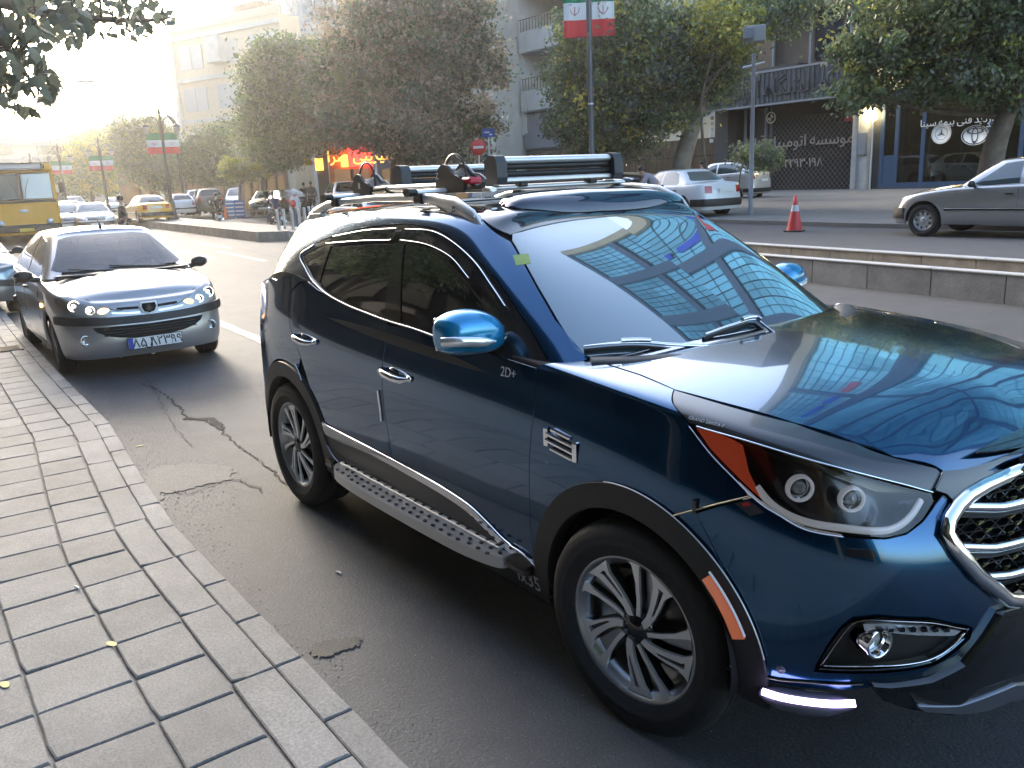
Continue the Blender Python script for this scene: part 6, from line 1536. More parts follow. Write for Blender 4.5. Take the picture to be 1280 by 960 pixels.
        for s_ in range(len(secs) - 1):
            for k in range(nu_):
                q_ = (s_ * nu_ + k, s_ * nu_ + (k + 1) % nu_, (s_ + 1) * nu_ + (k + 1) % nu_, (s_ + 1) * nu_ + k); fs.append(q_ if sy < 0 else q_[::-1])
        fs.append(tuple(range(nu_)) if sy > 0 else tuple(reversed(range(nu_)))); b0 = (len(secs) - 1) * nu_; fs.append(tuple(b0 + k for k in (reversed(range(nu_)) if sy > 0 else range(nu_))))
        sh = meshobj('mirror_housing', vs, fs, BLUE2, mo, smooth=True); md = sh.modifiers.new('s', 'SUBSURF'); md.levels = 2; md.render_levels = 2
        # clear indicator strip wrapped round the front
        pts = [(c[0] + .052, (c[1] - .128) * sy, c[2] - .012), (c[0] + .098, (c[1] - .095) * sy, c[2] - .008), (c[0] + .112, (c[1] - .03) * sy, c[2] - .012), (c[0] + .113, (c[1] + .03) * sy, c[2] - .02), (c[0] + .110, (c[1] + .07) * sy, c[2] - .03)]
        pts = [(c[0] + .040, (c[1] - .125) * sy, c[2] - .012), (c[0] + .078, (c[1] - .105) * sy, c[2] - .008), (c[0] + .102, (c[1] - .06) * sy, c[2] - .012), (c[0] + .113, (c[1] - .0) * sy, c[2] - .02), (c[0] + .112, (c[1] + .05) * sy, c[2] - .026)]
        MB().tube(smooth_poly(pts, False, 4), .016, 10, rs=[.018] * 13 + [.015, .012, .008, .005], flat=(.6, 1)).build('indicator_strip', mat('clear_lens_silver', (.75, .76, .77), .12, .7, coat=1), mo)
        MB().tube([(c[0] - .02, (c[1] + .10) * sy, c[2] - .055), (c[0] - .01, (c[1] + .16) * sy, c[2] - .06), (c[0] + .0, (c[1] + .20) * sy, c[2] - .07)], .03, 12, rs=[.042, .034, .04], flat=(1.3, .8)).build('mirror_arm', DARKPL, mo)
        MB().box((c[0] - .045, c[1] * sy, c[2]), (.012, .20, .12), ch=.004).build('mirror_glass', CHROME, mo)
    # wheels
    for cx, st in ((FW, .10), (RW, 0)):
        for sy in (1, -1):
            M = Matrix.Translation((cx, -.795 * sy, .352)) @ Matrix.Rotation(st + (0 if sy > 0 else PI), 4, 'Z') @ Matrix.Rotation(.5 if cx > 0 else 1.1, 4, 'Y')
            wheel_parts(suv, M, .352, .236, .235, 'swirl', RUBBER, mat('wheel_silver', (.42, .43, .45), .28, .9), mat('wheel_dark', (.035, .036, .04), .3, .6, coat=.5), mat('wheel_machined', (.80, .81, .83), .42, .8))
            # inner arch liner
            MB().lathe([(.40, -.02), (.405, .32), (.10, .34)], Matrix.Translation((cx, -.88 * sy, .37)) @ Matrix.Rotation(PI / 2 * (-1 if sy > 0 else 1), 4, 'X'), 30, a0=PI - .15 if sy > 0 else -.15, a1=2 * PI + .15 if sy > 0 else PI + .15).build('arch_liner', UNDER, suv)
    suv_details(bp, gp, bar, arc, FW, RW, fog)
suv_build()
# ---------------------------------------------------------------- roof load: cross bars, two clamp racks, one bicycle carrier
def bars():
    t = thing('roof_crossbars', 'two silver cross bars clamped over the roof rails of the blue car', 'roof bars', (-.7, 0, 1.69))
    for x in (-.27, -1.13):
        z = 1.705 if x > -.5 else 1.695
        MB().tube([(x + .7, y, z - 1.69) for y in (-.64, 0, .64)], .02, 12, flat=(1.5, .65)).build('crossbar', SATIN, t)
        for sy in (1, -1):
            MB().tube([(x + .7, sy * .635, z - 1.69), (x + .7, sy * .675, z - 1.69)], .023, 12, flat=(1.5, .8)).build('bar_end_cap', DARKPL, t)
            MB().box((x + .7, sy * .60, z - 1.69 - .03), (.07, .05, .045), ch=.008).build('bar_clamp', DARKPL, t)
bars()
def clamp_rack(label, x, y0, y1, z):
    """two long aluminium jaws hinged between end caps"""
    t = thing('ski_rack', label, 'roof rack', (x, (y0 + y1) / 2, z)); L = y1 - y0; h = L / 2
    MB().box((0, 0, .018), (.055, L + .02, .022), ch=.005).build('lower_jaw', SATIN, t)
    MB().tube([(0, -h + .03, .045), (0, h - .03, .045)], .016, 10, flat=(1.2, .9)).build('rubber_pad', DARKPL, t)
    MB().tube([(0, -h + .03, .078), (0, h - .03, .078)], .016, 10, flat=(1.2, .9)).build('rubber_pad', DARKPL, t)
    MB().tube([(0, -h + .02, .108), (0, h - .02, .108)], .02, 12, flat=(1.4, .9)).build('upper_jaw', SATIN, t)
    for s in (1, -1):
        pl = [(-.045, .0), (.045, .0), (.055, .03), (.052, .10), (.035, .128), (-.01, .132), (-.045, .11), (-.052, .03)]
        M = Matrix(((1, 0, 0, 0), (0, 0, 1, s * h), (0, 1, 0, 0), (0, 0, 0, 1)))
        MB().prism([(p[0], p[1]) for p in pl], -.03, .03, M).build('end_cap', mat('grey_plastic', (.045, .048, .055), .5), t)
    for s in (.6, -.6): MB().box((0, h * s, -.003), (.05, .05, .025), ch=.004).build('mounting_foot', DARKPL, t)
    return t
clamp_rack('front clamp style ski rack with grey end caps on the front roof bar', -.25, -.20, .545, 1.722)
clamp_rack('rear clamp style ski rack, partly hidden, on the rear roof bar', -1.10, -.22, .50, 1.712)
def carrier():
    t = thing('bike_carrier', 'bicycle carrier with black wheel cups and hoops on the roof bars', 'bike carrier', (-.6, -.42, 1.715))
    MB().tube([(-.30, 0, .010), (.36, 0, .010)], .022, 12, flat=(1.2, .75)).build('tray_tube', SATIN, t)
    MB().tube([(-.42, 0, .004), (-.27, 0, .008)], .027, 12, flat=(1.2, .8)).build('tube_cap', DARKPL, t)
    MB().tube([(-.75, .06, -.012), (.55, .06, -.012)], .016, 8, flat=(1.2, .7)).build('tray_tube', SATIN, t)
    for x, s in ((.36, 1.0), (-.50, .85)):
        prof = [(-.10, -.02), (.12, -.02), (.14, .02), (.10, .045), (.05, .06), (.0, .10), (-.04, .108), (-.075, .085), (-.10, .03)]
        for dy in (-.05, .05):
            p = [(a * s, b * s) for a, b in prof]; M = Matrix(((1, 0, 0, x), (0, 0, 1, dy), (0, 1, 0, .0), (0, 0, 0, 1)))
            MB().prism(p, -.008, .008, M).build('cup_side', DARKPL, t)
        vs = []; cur = [(.14, .03), (.10, .05), (.05, .055), (.01, .085), (-.03, .10)]
        for a, b in cur:
            for k in range(7): u = -1 + k / 3; vs.append((x + a * s, .05 * u, (b - .025 * (1 - u * u)) * s))
        meshobj('wheel_cup', vs, [(i * 7 + j, i * 7 + j + 1, (i + 1) * 7 + j + 1, (i + 1) * 7 + j) for i in range(len(cur) - 1) for j in range(6)], DARKPL, t, smooth=True)
        MB().tube([(x + a * s, y, (b + .006) * s) for y in (.055,) for a, b in cur], .005, 6).build('cup_edge', mat('pale_grey_plastic', (.45, .46, .47), .4), t)
        c = (x - .02 if x > 0 else x - .02, 0, .055); r = .093 * (1 if x > 0 else 1.0)
        P = [(c[0] + r * math.cos(a) * .95, 0, c[2] + r * math.sin(a)) for a in np.linspace(math.radians(-25), math.radians(215), 22)]
        MB().tube(P, .006, 6).build('wheel_hoop', mat('hoop_dark', (.03, .028, .025), .4), t)
        MB().ball((x - .12 * s, 0, .015), .028, 10).build('clamp_knob', DARKPL, t)
    MB().box((.50, -.02, .03), (.07, .07, .03), ch=.008).build('red_buckle', mat('buckle_red', (.5, .02, .05), .35), t)
    place_text('logo_mark', 'Z', .04, frame((.28, -.06, .055), (1, 0, 0), (0, 0, 1)), LITW, t, .001)
    MB().box((-.50, -.062, .03), (.016, .004, .03)).build('logo_mark', LITW, t)
carrier()
# ---------------------------------------------------------------- other cars: one builder, many shapes
def car_nets(s):
    L, W, FO = s['L'], s['W'], s['FO']; h = W / 2; xn, xt = L / 2, -L / 2
    def ez(x): return float(np.interp(x, *zip(*sorted(s['edge']))))
    def cz(x): return float(np.interp(x, *zip(*sorted(s['centre']))))
    fo = s.get('fround', 1.0)
    fr = [(0, 0), (.008, .22), (.03, .44), (.08, .66), (.17, .83), (.31, .93), (.50, .98)]
    C = [(xn - o * (fo if f else 1), h * f) for o, f in fr]
    ro = s.get('rround', .8)
    R = [(xt + o * ro, h * f) for o, f in fr][::-1]
    mid = [(x, h) for x in np.linspace(C[-1][0] - .2, R[0][0] + .2, 13)]
    C = C + mid + R; n = len(C); net = []
    zb = s.get('zb', .20)
    for i, (x, y) in enumerate(C):
        a = np.array(C[max(i - 1, 0)]); b = np.array(C[min(i + 1, n - 1)]); t = b - a; nx, ny = -t[1], t[0]; q = math.hypot(nx, ny); nx, ny = nx / q, ny / q
        if i == 0: nx, ny = 1, 0
        if i == n - 1: nx, ny = -1, 0
        if nx * x + ny * y < 0: nx, ny = -nx, -ny
        fr_ = max(0, nx) ** 1.5 if x > 0 else 0.; rr = max(0, -nx) ** 1.5 if x < 0 else 0.; sd = 1 - fr_ - rr
        e = ez(x); H = e - zb; col = []
        for f, is_, if_, ir in ((0, .06, .08, .08), (.08, .03, .03, .03), (.2, .01, .005, .0), (.36, .0, .0, .0), (.50, -.004, .02, .02), (.64, -.002, .045, .035), (.77, .004, .07, .05), (.87, .014, .10, .07), (.95, .03, .13, .09)):
            d = is_ * sd + if_ * s.get('nose', 1) * fr_ + ir * rr; col.append((x - nx * d, (y - ny * d) * -1, zb + H * f))
        dd = sd * .055 + fr_ * .20 * s.get('nose', 1) + rr * .13
        col.append((x - nx * dd * .8, -(y - ny * dd * .8), e - .012)); ex, ey = x - nx * dd * 1.2, y - ny * dd * 1.2
        col.append((ex, -ey, e + .003))
        xc = ex if abs(ex) < xn - .5 else math.copysign(xn - .5 + (abs(ex) - xn + .5) * .8, ex); c = cz(xc)
        for f, hz in ((.18, .35), (.45, .7), (.72, .92), (1, 1)):
            col.append((ex + (xc - ex) * f, -ey * (1 - f), e + (c - e) * hz))
        net.append(col)
    cb = s['cowl']; hd = s['head']; rh = s['rhead']; rb = s['rbase']; bw = s.get('bw', h - .06); rw = s['rw']; zr = s['H']
    def bz(x): return ez(x) - .035
    nside = 8
    base = [(cb[0], 0, cb[1]), (cb[0] - .015, .25, cb[1]), (cb[0] - .06, .5, cb[1]), (cb[0] - .15, bw - .07, cb[1]), (cb[0] - .24, bw - .015, cb[1])]
    edge = [(hd[0], 0, hd[1]), (hd[0], .2, hd[1]), (hd[0] + .01, .4, hd[1] - .008), (hd[0] + .02, rw - .06, hd[1] - .018), (hd[0] + .0, rw - .015, hd[1] - .02)]
    ctr = [(hd[0] - .25, 0, zr)] * 0
    x0, x1 = cb[0] - .42, rb[0] + s.get('rq', .30); e0, e1 = hd[0] - .12, rh[0] + .10
    for k in range(nside):
        t = k / (nside - 1); x = x0 + (x1 - x0) * t; base.append((x, bw, bz(x)))
        xe = e0 + (e1 - e0) * t; sag = hd[1] - .02 + (zr - .05 - hd[1] + .02) * min(1, math.sin(PI * min(1, .12 + t * .9)) * 1.3) if t < .5 else None
        ze = np.interp(t, [0, .2, .5, .8, 1], [hd[1] - .005, zr - .055, zr - .045, zr - .06, rh[1] - .02]); edge.append((xe, rw, float(ze)))
    base += [(rb[0] + .14, bw - .02, rb[1]), (rb[0] + .05, bw - .10, rb[1]), (rb[0] + .01, .4, rb[1]), (rb[0], .2, rb[1]), (rb[0], 0, rb[1])]
    edge += [(rh[0] + .02, rw - .03, rh[1] - .02), (rh[0] - .01, rw - .10, rh[1] - .015), (rh[0] - .02, .35, rh[1] - .006), (rh[0] - .02, .18, rh[1]), (rh[0] - .02, 0, rh[1])]
    n = len(base); g = []
    for i in range(n):
        B, E = np.array(base[i]), np.array(edge[i]); t = i / (n - 1)
        xc = hd[0] - .2 + (rh[0] + .25 - hd[0] + .2) * t; Cc = np.array([xc, 0, zr])
        o = np.array([.5, 0, .5]) if i < 4 else (np.array([0, 1, 0.]) if 4 < i < n - 5 else np.array([.4, .4, .2]) if i == 4 else np.array([-.6, 0, .4]))
        col = [B - (E - B) * .15]
        for f, bl in ((0, 0), (.22, .012), (.45, .02), (.68, .02), (.88, .012)): col.append(B + (E - B) * f + o * bl)
        col.append(E + (E - B) * .03)
        for f, hz in ((.10, .5), (.28, .78), (.6, .95), (1, 1)):
            q = E + (Cc - E) * f; q[2] = E[2] + (Cc[2] - E[2]) * hz; col.append(q)
        g.append([(p[0], -p[1], p[2]) for p in col])
    return net, g
def bulk_car(s, name, label, paint_m, loc, rz, group=None, cat='car', detail=1):
    """a whole car from a spec; faces +X; origin on the ground under its middle"""
    root = thing(name, label, cat, loc, rz, group)
    nb, ng = car_nets(s); q = detail
    S, G = Surf(nb, 150 if q < 2 else 260, 60 if q < 2 else 120), Surf(ng, 120 if q < 2 else 220, 50 if q < 2 else 100)
    L, W = s['L'], s['W']; xf, xr = L / 2 - s['FO'], L / 2 - s['FO'] - s['WB']; R = s['R']; zb = s.get('zb', .2)
    cell = .07 if q < 2 else .03; den = .04 if q < 2 else .015
    ar = R + .055
    def arc(cx, r, a0, a1, n=16): return [(cx + r * math.cos(math.radians(a0 + (a1 - a0) * k / n)), R + .01 + r * math.sin(math.radians(a0 + (a1 - a0) * k / n))) for k in range(n + 1)]
    a_ = math.degrees(math.asin(max(-1, (zb + .035 - R - .01) / ar)))
    bot = [(0.0, S.front(-.001, zb + .035)[1])] + [S.front(-y, zb + .035) for y in (.2, .4, .55)] + [S.side(*p) for p in arc(xf, ar, a_, 180 - a_)] + [S.side(x, zb + .035) for x in np.linspace(xf - ar - .05, xr + ar + .05, 5)] + [S.side(*p) for p in arc(xr, ar, a_, 180 - a_)] + [S.rear(-y, zb + .035) for y in (.55, .4, .2)] + [(S.Lu, S.rear(-.001, zb + .035)[1])]
    S.panel('body', [(p[0], p[1]) for p in bot] + [(S.Lu * t, S.Lv) for t in np.linspace(1, 0, 14)], paint_m, root, gap=0.0, cell=cell, densify=den, depth=.03)
    S.shell('floor_pan', UNDER, root, -.05, lambda c: c[2] < s['edge'][0][1] * .9 and not any(math.hypot(c[0] - x, c[2] - R) < ar + .03 for x in (xf, xr)), 4 if q < 2 else 3)
    nG = G.n - 1
    vb, vh = .30, .655
    def uv(i, f): # control column i, fraction f of base->edge
        return np.array([i / nG * G.Lu, f * G.Lv])
    # roof skin: everything of the cabin
    ul, vl = G.Lu, G.Lv
    pane = s.get('glass', TINT)
    sd = s['dlo']
    dl = [[G.side(*p) for p in w] for w in sd]
    def front_uv(y, z): return G.cast((4, y, z), (-1, 0, 0))
    cz_, hz_ = s['cowl'][1] + .02, s['head'][1] - .03; bw = s.get('bw', W / 2 - .06); rw = s['rw']
    wi = [front_uv(-y, z) for y, z in ((.001, cz_), (.3, cz_), (bw - .18, cz_ + .005), (bw - .10, cz_ + .03), ((bw + rw) / 2 - .08, (cz_ + hz_) / 2), (rw - .05, hz_ - .02), (rw - .12, hz_), (.3, hz_ + .012), (.001, hz_ + .015))]
    wi[0][0] = 0; wi[-1][0] = 0
    G.panel('roof', ([p for p in wi[::-1][:-2]] + [(wi[2][0], .02)] if s.get('see') else [(0, .02), (ul * .25, .02)]) + [(ul * .5, .02), (ul * .75, .02), (ul, .02)] + [(ul * t, vl) for t in np.linspace(1, 0, 12)], paint_m, root, gap=0, cell=cell, densify=den, depth=.02)
    def rear_uv(y, z): return G.cast((-4, y, z), (1, 0, 0))
    G.panel('windscreen', wi, s.get('wglass', pane), root, off=.004, gap=0, cell=cell, densify=den, depth=.008)
    z0, z1 = s['rbase'][1] + .03, s['rhead'][1] - .03
    ri = [rear_uv(-y, z) for y, z in ((.001, z0), (.3, z0), (bw - .22, z0 + .01), (bw - .18, z0 + .04), ((bw + rw) / 2 - .14, (z0 + z1) / 2), (rw - .10, z1 - .02), (rw - .15, z1), (.3, z1), (.001, z1))]
    ri[0][0] = ul; ri[-1][0] = ul
    G.panel('rear_window', ri, pane, root, off=.004, gap=0, cell=cell, densify=den, depth=.008)
    for w in dl: G.panel('side_window', w, pane, root, off=.004, gap=0, cell=cell, densify=den, depth=.008)
    bt = s.get('trim', DARKPL)
    if s.get('bumper'):
        z0, z1 = s['bumper']
        def ring(y0, y1, fn, rev): pass
        f = [(0.0, S.front(-.001, z0)[1])] + [S.front(-y, z0) for y in (.25, .5)] + [S.side(xf + ar + .03, z0), S.side(xf + ar + .03, z1)] + [S.front(-y, z1) for y in (.5, .25)] + [(0.0, S.front(-.001, z1)[1])]
        S.panel('front_bumper', f, bt, root, off=.03, gap=0, cell=cell, densify=den, depth=.05, bulge=.01)
        z0, z1 = s.get('rbumper', s['bumper'])
        f = [(ul2 := S.Lu, S.rear(-.001, z0)[1])] + [S.rear(-y, z0) for y in (.25, .5)] + [S.side(xr - ar - .03, z0), S.side(xr - ar - .03, z1)] + [S.rear(-y, z1) for y in (.5, .25)] + [(S.Lu, S.rear(-.001, z1)[1])]
        S.panel('rear_bumper', f, bt, root, off=.03, gap=0, cell=cell, densify=den, depth=.05, bulge=.01)
    if s.get('moulding'):
        z = s['moulding']; a, b = xf - ar - .05, xr + ar + .05
        S.panel('side_moulding', [S.side(a, z - .03), S.side(a, z + .03), S.side((a + b) / 2, z + .032), S.side(b, z + .03), S.side(b, z - .03), S.side((a + b) / 2, z - .03)], bt, root, off=.012, gap=0, cell=cell, densify=den, depth=.02)
        P = S.line3([S.side(a, z + .012), S.side((a + b) / 2, z + .012), S.side(b, z + .012)], .014)
        for sy in (1, -1): MB().tube([(p[0], p[1] * sy, p[2]) for p in P], .006, 6).build('moulding_trim', SATIN, root)
    hl = [S.front(*p) if len(p) == 2 else S.side(p[2], p[1]) for p in s["hl"]]
    S.panel('headlight', hl, s.get('hlm', mat('headlight_glass', (.55, .57, .6), .08, .5, coat=1)), root, off=.004, gap=0, cell=cell, densify=den, depth=.02)
    tl = [S.rear(*p[:2]) if len(p) == 2 else S.side(p[2], p[1]) for p in s['tl']]
    S.panel('tail_light', tl, mat('red_lamp', (.25, .005, .005), .08, coat=1), root, off=.006, gap=0, cell=cell, densify=den, depth=.02)
    if s.get('grille'):
        y, z0, z1 = s['grille']; g = [(0.0, S.front(-.001, z0)[1]), S.front(-y * .6, z0), S.front(-y, z0 + .01), S.front(-y, z1), S.front(-y * .6, z1), (0.0, S.front(-.001, z1)[1])]
        S.panel('grille', g, GLOSSB, root, off=.004, gap=0, cell=cell, densify=den, depth=.02)
    # plates
    for end, z in ((1, s.get('pf', .42)), (-1, s.get('pr', .62))):
        u = S.front(-.02, z) if end > 0 else S.rear(-.02, z); P = S.pos(u)[0][0]
        MB().box((P[0] + end * .045, 0, z), (.012, .52, .115), ch=.003).build('number_plate', mat('plate_white', (.72, .73, .72) if not s.get('taxi') else (.75, .55, .08), .4), root)
    # seams
    for xs in s.get('seams', ()):
        P = S.line3([S.side(xs + dx, z) for dx, z in ((0, s['edge'][0][1] * 0 + zb + .06), (0, .55), (.0, .8), (.0, float(np.interp(xs, *zip(*sorted(s['edge'])))) - .05))], .0005)
        for sy in (1, -1): MB().tube([(p[0], p[1] * sy, p[2]) for p in P], .004, 5).build('door_seam', UNDER, root)
    for xh in s.get('handles', ()):
        P = S.line3([S.side(xh, s.get('hz', .82))], .012)[0]
        for sy in (1, -1): MB().box((P[0], P[1] * sy, P[2]), (.14, .025, .03), ch=.008).build('door_handle', bt, root)
    xm = s['cowl'][0] - .38; zm = float(np.interp(xm, *zip(*sorted(s['edge'])))) + .05
    for sy in (1, -1):
        m = MB().ball((xm, -(W / 2 + .08) * sy, zm), .1, 12, sc=(.55, .95, .62)); mo = m.build('side_mirror', s.get('mirror', bt), root)
        MB().tube([(xm, -(W / 2 - .07) * sy, zm - .05), (xm, -(W / 2 + .02) * sy, zm - .03)], .03, 8).build('mirror_arm', bt, mo)
    for cx, st in ((xf, s.get('steer', 0)), (xr, 0)):
        for sy in (1, -1):
            M = Matrix.Translation((cx, -(W / 2 - s.get('tw', .185) / 2 - .03) * sy, R)) @ Matrix.Rotation(st + (0 if sy > 0 else PI), 4, 'Z') @ Matrix.Rotation(rnd.random(), 4, 'Y')
            wheel_parts(root, M, R, R * s.get('rimf', .61), s.get('tw', .185), s.get('wheel', 'cover'), RUBBER, mat('wheel_grey', (.22, .22, .23), .4, .7), mat('wheel_dark', (.035, .036, .04), .3, .6), s.get('wm', mat('wheel_silver_paint', (.5, .51, .53), .35, .6)))
    root['_'] = 0; del root['_']
    return root, S, G
SEDAN = dict(L=4.41, W=1.70, FO=.80, WB=2.67, R=.305, H=1.405, edge=[(-2.2, .98), (-1.7, .965), (-1.0, .955), (0, .93), (.9, .90), (1.5, .82), (1.9, .745), (2.2, .68)],
             centre=[(-2.2, 1.02), (-1.3, 1.04), (.7, .99), (1.1, .96), (1.6, .88), (2.0, .78), (2.2, .72)], cowl=(.88, .97), head=(.22, 1.335), rhead=(-.98, 1.34), rbase=(-1.50, 1.02), rw=.56, bw=.79, rq=.42,
             dlo=[[(.53, .965), (.25, 1.16), (.08, 1.30), (-.22, 1.33), (-.24, .96)], [(-.31, .96), (-.29, 1.33), (-.72, 1.33), (-.90, 1.27), (-1.04, 1.02), (-1.0, .975)]],
             hl=[(-.40, .60), (-.62, .60), (-.76, .62), (-.76, .72), (-.62, .74), (-.40, .725)], tl=[(-.46, .70), (-.66, .70), (-.78, .71, -2.05), (-.78, .90, -2.02), (-.62, .90), (-.46, .89)],
             grille=(.36, .60, .71), bumper=(.34, .54), moulding=.52, seams=(.82, -.26, -1.02), handles=(-.12, -.98), hz=.80, pr=.78)
HATCH = dict(L=3.84, W=1.66, FO=.79, WB=2.44, R=.30, H=1.43, edge=[(-1.9, 1.0), (-1.2, 1.0), (-.5, .97), (.4, .94), (.9, .92), (1.3, .87), (1.6, .815), (1.9, .755)],
             nose=.7, centre=[(-1.9, 1.0), (-1.0, 1.0), (.8, 1.02), (1.1, .99), (1.5, .90), (1.75, .82), (1.9, .77)], cowl=(.98, .985), head=(.18, 1.37), rhead=(-1.28, 1.36), rbase=(-1.72, 1.02), rw=.53, bw=.76, rq=.22,
             dlo=[[(.58, .96), (.28, 1.17), (.08, 1.31), (-.28, 1.36), (-.32, .975)], [(-.39, .975), (-.36, 1.36), (-.85, 1.345), (-1.12, 1.24), (-1.16, 1.08), (-1.1, 1.01)]],
             hl=[(-.34, .59), (-.52, .57), (-.66, .60), (-.76, .68), (-.74, .74), (-.60, .72), (-.44, .66)], tl=[(-.52, .72), (-.68, .72, -1.76), (-.7, 1.0, -1.72), (-.58, 1.0)],
             grille=(.3, .40, .47), bumper=(.47, .56), seams=(.72, -.34, -1.10), handles=(-.2, -.95), hz=.82, pr=.75)
SUVS = dict(L=4.45, W=1.85, FO=.88, WB=2.64, R=.35, H=1.68, zb=.26, tw=.22, edge=[(-2.2, 1.18), (-1.4, 1.2), (0, 1.13), (.9, 1.10), (1.4, 1.05), (1.8, .99), (2.2, .92)],
            centre=[(-2.2, 1.18), (-1.4, 1.15), (.7, 1.14), (1.2, 1.12), (1.7, 1.04), (2.0, .98), (2.2, .94)], cowl=(.98, 1.13), head=(.22, 1.58), rhead=(-1.75, 1.58), rbase=(-2.02, 1.20), rw=.62, bw=.84, rq=.18,
            dlo=[[(.62, 1.12), (.25, 1.40), (.05, 1.52), (-.28, 1.59), (-.3, 1.13)], [(-.38, 1.13), (-.36, 1.59), (-1.15, 1.56), (-1.5, 1.46), (-1.55, 1.22), (-1.2, 1.16)]],
            hl=[(-.42, .80), (-.66, .80), (-.84, .86), (-.82, .95), (-.66, .94), (-.42, .90)], tl=[(-.58, .90), (-.82, .90, -2.05), (-.82, 1.12, -2.0), (-.62, 1.12)],
            grille=(.4, .62, .86), bumper=(.36, .52), seams=(.86, -.34, -1.15), handles=(-.15, -1.0), hz=1.0, wheel='alloy', rimf=.66, pr=.85)
# ---------------------------------------------------------------- silver hatchback parked behind
SPEC = dict(HATCH); SPEC.pop('bumper'); SPEC.pop('grille')
SPEC.update(hl=[(-.30, .635), (-.42, .622), (-.56, .625), (-.68, .66), (-.75, .72), (-.77, .79), (-.735, .825), (-.66, .825), (-.52, .77), (-.40, .69)], steer=-.04, zb=.17, pf=.33,
            hlm=LENS, see=1, wglass=clear_mat('hatch_screen_glass', (.72, .80, .78), ior=1.6))
hb, HS, HG = bulk_car(SPEC, 'parked_hatchback', 'silver hatchback with black bumper strip and Persian number plate behind the blue car', SILV, (-7.74, -.50, 0), math.radians(-.5), detail=2)
def hdet():
    rg = lambda name, pts, m, **k: HS.panel(name, pts, m, hb, **{**dict(gap=0, cell=.03), **k})
    fr = HS.front
    # wraparound black bumper strip with grille opening under it
    st = [(0.0, fr(-.001, .525)[1])] + [fr(-y, z) for y, z in ((.2, .527), (.4, .532), (.55, .54), (.70, .55))] + [HS.side(1.62, .555), HS.side(1.50, .56), HS.side(1.50, .635), HS.side(1.62, .635)] + [fr(-y, z) for y, z in ((.70, .63), (.55, .62), (.4, .605), (.2, .598))] + [(0.0, fr(-.001, .595)[1])]
    rg('bumper_strip', st, DARKPL, off=.028, depth=.04, bulge=.012)
    rst = [(HS.Lu, HS.rear(-.001, .50)[1])] + [HS.rear(-y, .50) for y in (.25, .5)] + [HS.side(-1.5, .50), HS.side(-1.5, .60)] + [HS.rear(-y, .60) for y in (.5, .25)] + [(HS.Lu, HS.rear(-.001, .60)[1])]
    rg('bumper_strip', rst, DARKPL, off=.028, depth=.04, bulge=.012)
    low = [(0.0, fr(-.001, .385)[1])] + [fr(-y, z) for y, z in ((.15, .387), (.3, .40), (.42, .43), (.50, .475), (.53, .52), (.3, .515), (.15, .512))] + [(0.0, fr(-.001, .51)[1])]
    rg('lower_grille', low, UNDER, off=.006, depth=.02)
    for z in (.43, .455, .48):
        P = HS.line3([fr(-y, z) for y in (.001, .15, .3, .44)], .012); P = [tuple(p) for p in P]; MB().tube([(p[0], -p[1], p[2]) for p in P[::-1]] + P, .006, 6).build('grille_slat', DARKPL, hb)
    for s_ in ((.615, .70), ):
        up = [fr(-y, z) for y, z in ((.09, .66), (.2, .664), (.29, .672), (.29, .69), (.2, .688), (.09, .684))]
        rg('upper_grille_slot', up, UNDER, off=.004, depth=.01)
        rg('grille_blade', [fr(-y, z) for y, z in ((.09, .615), (.2, .62), (.34, .635), (.34, .65), (.2, .636), (.09, .632))], CHROME, off=.008, depth=.01)
    P = HS.pos(fr(-.001, .655))[0][0]
    sh = [(-.075, .065), (.075, .065), (.085, .02), (.06, -.035), (0, -.055), (-.06, -.035), (-.085, .02)]; M = Matrix(((0, 0, 1, P[0] + .01), (1, 0, 0, 0), (0, 1, 0, P[2] + .005), (0, 0, 0, 1)))
    bd = MB().prism(sh, 0, .018, M).build('badge', SATIN, hb); MB().prism([(a * .82, b * .82) for a, b in sh], .016, .022, M).build('badge_field', GLOSSB, bd)
    lion = [(-.02, -.03), (-.012, -.008), (-.035, -.012), (-.03, .004), (-.012, .008), (-.02, .022), (-.032, .02), (-.028, .034), (-.008, .04), (.012, .038), (.022, .026), (.014, .02), (.02, .008), (.034, .0), (.026, -.008), (.018, -.004), (.012, -.016), (.026, -.03), (.008, -.028), (.002, -.014), (-.006, -.03)]
    MB().prism(lion if area2(lion) > 0 else lion[::-1], .021, .027, M).build('badge_lion', CHROME, bd)
    # number plate with digits
    P = HS.pos(fr(-.001, .33))[0][0]; M = frame((P[0] + .035, 0, .335), (0, 1, 0), (-.10, 0, 1))
    for o in [c for c in hb.children if c.name.startswith('number_plate')]:
        if o.data.vertices[0].co.x > 0: bpy.data.objects.remove(o)
    pl = MB(); pl.box(None, (.52, .112, .008), ch=.003, M=M); pl = pl.build('number_plate', mat('plate_white', (.72, .73, .72), .4), hb)
    MB().box(None, (.046, .104, .008), M=M @ Matrix.Translation((-.232, 0, .003))).build('plate_blue_band', mat('plate_blue', (.01, .04, .35), .4), pl)
    e = MB()
    for a, b, c, d in ((0, .056, .522, .005), (0, -.056, .522, .005), (-.26, 0, .005, .112), (.26, 0, .005, .112), (.16, 0, .004, .105)): e.box(None, (c, d, .008), M=M @ Matrix.Translation((a, b, .003)))
    e.build('plate_border', UNDER, pl)
    blk = mat('plate_black', (.01, .01, .01), .5)
    for t, x, s in (('۸۵', -.15, .125), ('ل', -.062, .11), ('۸۲۳', .045, .125), ('۹۹', .205, .115)): place_text('plate_digits', t, s, M @ Matrix.Translation((x, -.004, .006)), blk, pl, .0006, bold=.0015)
    MB().box((P[0] - .05, -.02, .22), (.012, .035, .06), ch=.003).build('tow_tag', LITW, hb)
